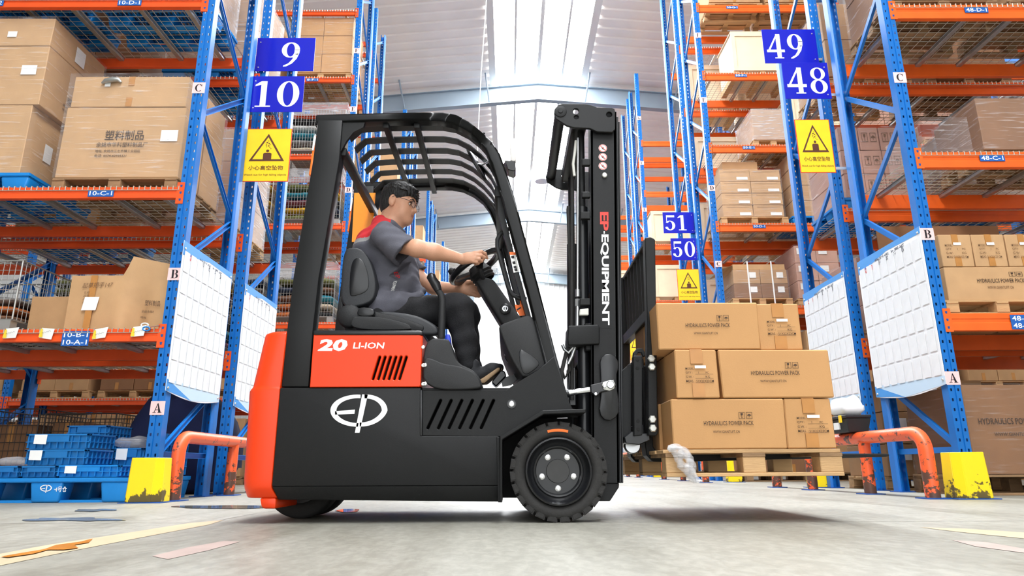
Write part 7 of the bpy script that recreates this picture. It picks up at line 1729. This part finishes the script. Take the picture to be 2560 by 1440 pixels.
cutters = [('e', hp_(.085, 0, -.045), hr(.105, .12, .075), AXH, -.006), ('e', hp_(.030, -.075, -.052), hr(.055, .05, .058), AXH, -.006), ('e', hp_(.030, .075, -.052), hr(.055, .05, .058), AXH, -.006), ('e', hp_(-.010, -.086, -.014), hr(.021, .02, .034), AXH, -.004), ('e', hp_(-.010, .086, -.014), hr(.021, .02, .034), AXH, -.004), ('e', hp_(-.02, 0, -.115), hr(.12, .12, .055), AXH, -.006)]
me = sdf_mesh('hair', hair + cutters, .0036); me.transform(Matrix.Translation(-org)); link('hair', me, 'hair', DRV)
# face details
for sg in (-1, 1):
    mbp = MB().tube([hp_(.090, sg*.014, .014), hp_(.089, sg*.030, .0185), hp_(.078, sg*.048, .012)], [.0030, .0036, .0018], 6); part('eyebrow', mbp, 'hair', DRV)
    c = Vector(hp_(.0685, sg*.031, -.009))
    part('eye', oriented([(.0001, .0105), (.005, .009), (.0085, .005), (.0098, 0), (.0085, -.005)], c, hf, 14), 'eyewhite', DRV)
    part('iris', oriented([(.0001, .0114), (.0035, .0104), (.0052, .0084)], c - hu*.001, (hf - hu*.25).normalized(), 12), 'iris', DRV)
    for dz, r in ((.006, .0028),): part('eyelid', MB().tube([hp_(.078, sg*.018, -.004), hp_(.0845, sg*.030, .0005), hp_(.076, sg*.045, -.003)], [.0022, .0026, .0018], 6), 'hair', DRV)
gl = bpy.data.objects.new('spectacles', None); COL.objects.link(gl); gl.parent = DRV; gl.location = (0, 0, 0)
for sg in (-1, 1):
    rim = [hp_(.097 - .10*abs(s_)**1.25*.35, sg*s_, u_) for s_, u_ in [(.033 + .024*math.cos(t), -.010 + .0165*math.sin(t)) for t in np.linspace(0, 2*math.pi, 22)]]
    part('lens_rim', MB().tube(rim, .0014, 6, caps=False), 'frame_metal', gl)
    ln = MB(); ln.add(rim[:-1], [list(range(len(rim)-1))]); part('lens', ln, 'lens', gl)
    part('temple_arm', MB().tube([hp_(.094, sg*.057, -.004), hp_(.080, sg*.074, -.002), hp_(.0, sg*.085, .010), hp_(-.018, sg*.083, .004)], .0014, 6), 'frame_metal', gl)
part('bridge', MB().tube([hp_(.097, -.010, -.006), hp_(.101, 0, -.003), hp_(.097, .010, -.006)], .0014, 6), 'frame_metal', gl)
# shirt -----------------------------------------------------------------------------------
rs_ = np.random.RandomState(11)
def folds(X, Y, Z):
    return (.0035*np.sin(38*Z + 22*X + 3*np.sin(9*Y)) * np.clip((Z - 1.0)*3, 0, 1) + .0028*np.sin(60*X - 34*Z + 8*Y) + .002*np.sin(95*Z + 40*Y))
sl_n = Vector((.74, -.10, -.66)).normalized()       # axis of the near sleeve
cuf = Vector(J(1011, 630, 3.425))
cfar = Vector(J(1044, 684, 3.88)); sl_f = Vector((.62, .05, -.78)).normalized()
shirt = [('e', J(955, 634, DY), (.130, .180, .120), I3, .03), ('e', J(974, 680, DY), (.138, .155, .13), I3, .07), ('e', J(986, 716, DY), (.142, .160, .120), I3, .07), ('e', J(958, 764, DY), (.135, .180, .072), I3, .04),
         ('c', J(958, 572, 3.60), J(950, 596, 3.50), .060, .066, .04), ('c', J(962, 572, 3.72), J(958, 600, 3.83), .060, .066, .04), ('c', J(955, 570, 3.66), J(950, 600, 3.66), .070, .09, .04), ('e', J(926, 632, DY), (.098, .16, .13), I3, .04), ('c', J(985, 592, 3.64), J(1005, 640, 3.66), .06, .07, .07),
         ('c', tuple(cuf - sl_n*.155), tuple(cuf - sl_n*.03), .070, .082, .03), ('c', tuple(cuf - sl_n*.03), tuple(cuf + sl_n*.03), .082, .085, .01),
         ('c', J(985, 612, 3.84), tuple(cfar), .066, .054, .06), ('c', tuple(cfar), tuple(cfar + sl_f*.03), .054, .054, .02), ('e', J(988, 664, 3.68), (.085, .12, .10), I3, .08),
         ('c', J(1020, 712, 3.62), J(1054, 727, 3.60), .055, .022, .05), ('c', J(950, 766, 3.55), J(992, 762, 3.525), .085, .068, .03), ('c', J(990, 760, 3.53), J(1046, 744, 3.56), .062, .035, .03)]
shirt += [('h', tuple(cuf), tuple(sl_n), .16, -.004), ('c', tuple(cuf - sl_n*.022), tuple(cuf + sl_n*.05), .060, .074, -.004), ('h', tuple(cfar), tuple(sl_f), .14, -.004), ('c', tuple(cfar - sl_f*.005), tuple(cfar + sl_f*.06), .042, .046, -.004),
          ('c', hp_(-.03, 0, -.10), hp_(.03, 0, -.075), .072, .085, -.006)]
me = sdf_mesh('work_shirt', shirt, .0042, folds)
for n_ in ('shirt', 'shirt_red', 'shirt_silver', 'shirt_shade'): me.materials.append(MATS[n_])
zr0 = J(930, 593, 3.5)[2]; zr1 = J(930, 604, 3.5)[2]; xr_ = J(930, 590, 3.5)[0]; xk = J(972, 552, 3.5)[0]
for p in me.polygons:
    c = p.center
    lim = xr_ + (xk - xr_) * max(0, min(1, (c.z - zr0) / .09))**2
    if c.x < lim and c.z > zr0: p.material_index = 1
    elif c.x < xr_ and c.z > zr1: p.material_index = 2
    v_ = Vector(c) - cuf; w2_ = Vector(c) - cfar
    if (v_.length < .10 and p.normal.dot(v_ - sl_n*v_.dot(sl_n)) < 0 and v_.dot(sl_n) > -.06) or (w2_.length < .09 and p.normal.dot(w2_ - sl_f*w2_.dot(sl_f)) < 0 and w2_.dot(sl_f) > -.05): p.material_index = 3  # sleeve insides coloured darker: painted shade of the hollow cuffs
me.transform(Matrix.Translation(-org)); so = link('work_shirt', me, None, DRV)
from mathutils.bvhtree import BVHTree
def drape(name, body, quad, m, parent, me, off=.0022, bold=.01):
    """text laid onto the mesh along +y; quad = pixel bl, br, tl at plane"""
    bv = BVHTree.FromPolygons([v.co + org for v in me.vertices], [p.vertices for p in me.polygons])
    a, b, c = (U(*q, 3.45) for q in quad); mb = text_mb(MB(), body, a, b - a, c - a, bold)
    out = []
    camv = Vector((0, 0, CAMZ))
    for v in mb.v:
        d = (Vector(v) - camv).normalized(); hit = bv.ray_cast(camv, d); out.append(hit[0] - d*off if hit[0] else Vector(v))
    mb.v = out
    return decal(name, mb, m, parent)
drape('shirt_lettering', 'EP', [(984, 681), (991, 697), (994, 679)], 'shirt_red', DRV, me); drape('shirt_lettering', 'EQUIPMENT', [(983, 703), (975, 729), (993, 702)], 'logo_white', DRV, me)
# collar
part('collar', MB().tube([J(958 + 28*math.cos(t), 571 + 9*math.sin(t) - 2*math.cos(t), DY + .085*math.sin(t)) for t in np.linspace(0, 2*math.pi, 24)], .010, 8, caps=False), 'shirt_shade', DRV) if False else None
# trousers and shoes
def tf(X, Y, Z): return .003*np.sin(55*X + 30*Z) + .0025*np.sin(70*Z - 25*X + 12*Y)
tr = [('e', J(958, 782, DY), (.125, .185, .080), I3, .04), ('c', J(955, 782, 3.565), J(1146, 772, 3.555), .088, .080, .03), ('c', J(1146, 772, 3.555), J(1162, 850, 3.56), .080, .062, .03), ('c', J(1162, 850, 3.56), J(1166, 908, 3.565), .062, .056, .02),
      ('c', J(955, 782, 3.755), J(1163, 787, 3.77), .088, .078, .03), ('c', J(1163, 787, 3.77), J(1172, 850, 3.77), .076, .060, .03), ('c', J(1172, 850, 3.77), J(1176, 905, 3.77), .060, .055, .02)]
me = sdf_mesh('trousers', tr, .0048, tf); me.transform(Matrix.Translation(-org)); link('trousers', me, 'trousers', DRV)
for k, Y in enumerate((3.565, 3.77)):
    dx = 0 if k == 0 else 6
    sh = [('c', J(1183 + dx, 935, Y), J(1182 + dx, 914, Y), .042, .038, .02), ('c', J(1186 + dx, 945, Y), J(1230 + dx, 924, Y), .036, .034, .02), ('c', J(1228 + dx, 925, Y), J(1244 + dx, 919, Y), .032, .022, .02)]
    me = sdf_mesh('shoe', sh, .0045); me.transform(Matrix.Translation(-org)); s_o = link('shoe', me, 'shoe', DRV)
    part('sole', MB().prism(pts([(1188 + dx, 960), (1212 + dx, 958), (1250 + dx, 926), (1250 + dx, 919), (1244 + dx, 920), (1206 + dx, 946), (1188 + dx, 954)], Y - .03), Y - .042, Y + .042), 'sole', s_o, bevel=.006, seg=2)
    part('lace', MB().tube([J(1194 + dx, 918, Y - .02), J(1203 + dx, 918, Y + .02), J(1206 + dx, 922, Y - .02), J(1214 + dx, 921, Y + .02)], .003, 6), 'cardpaper', s_o)
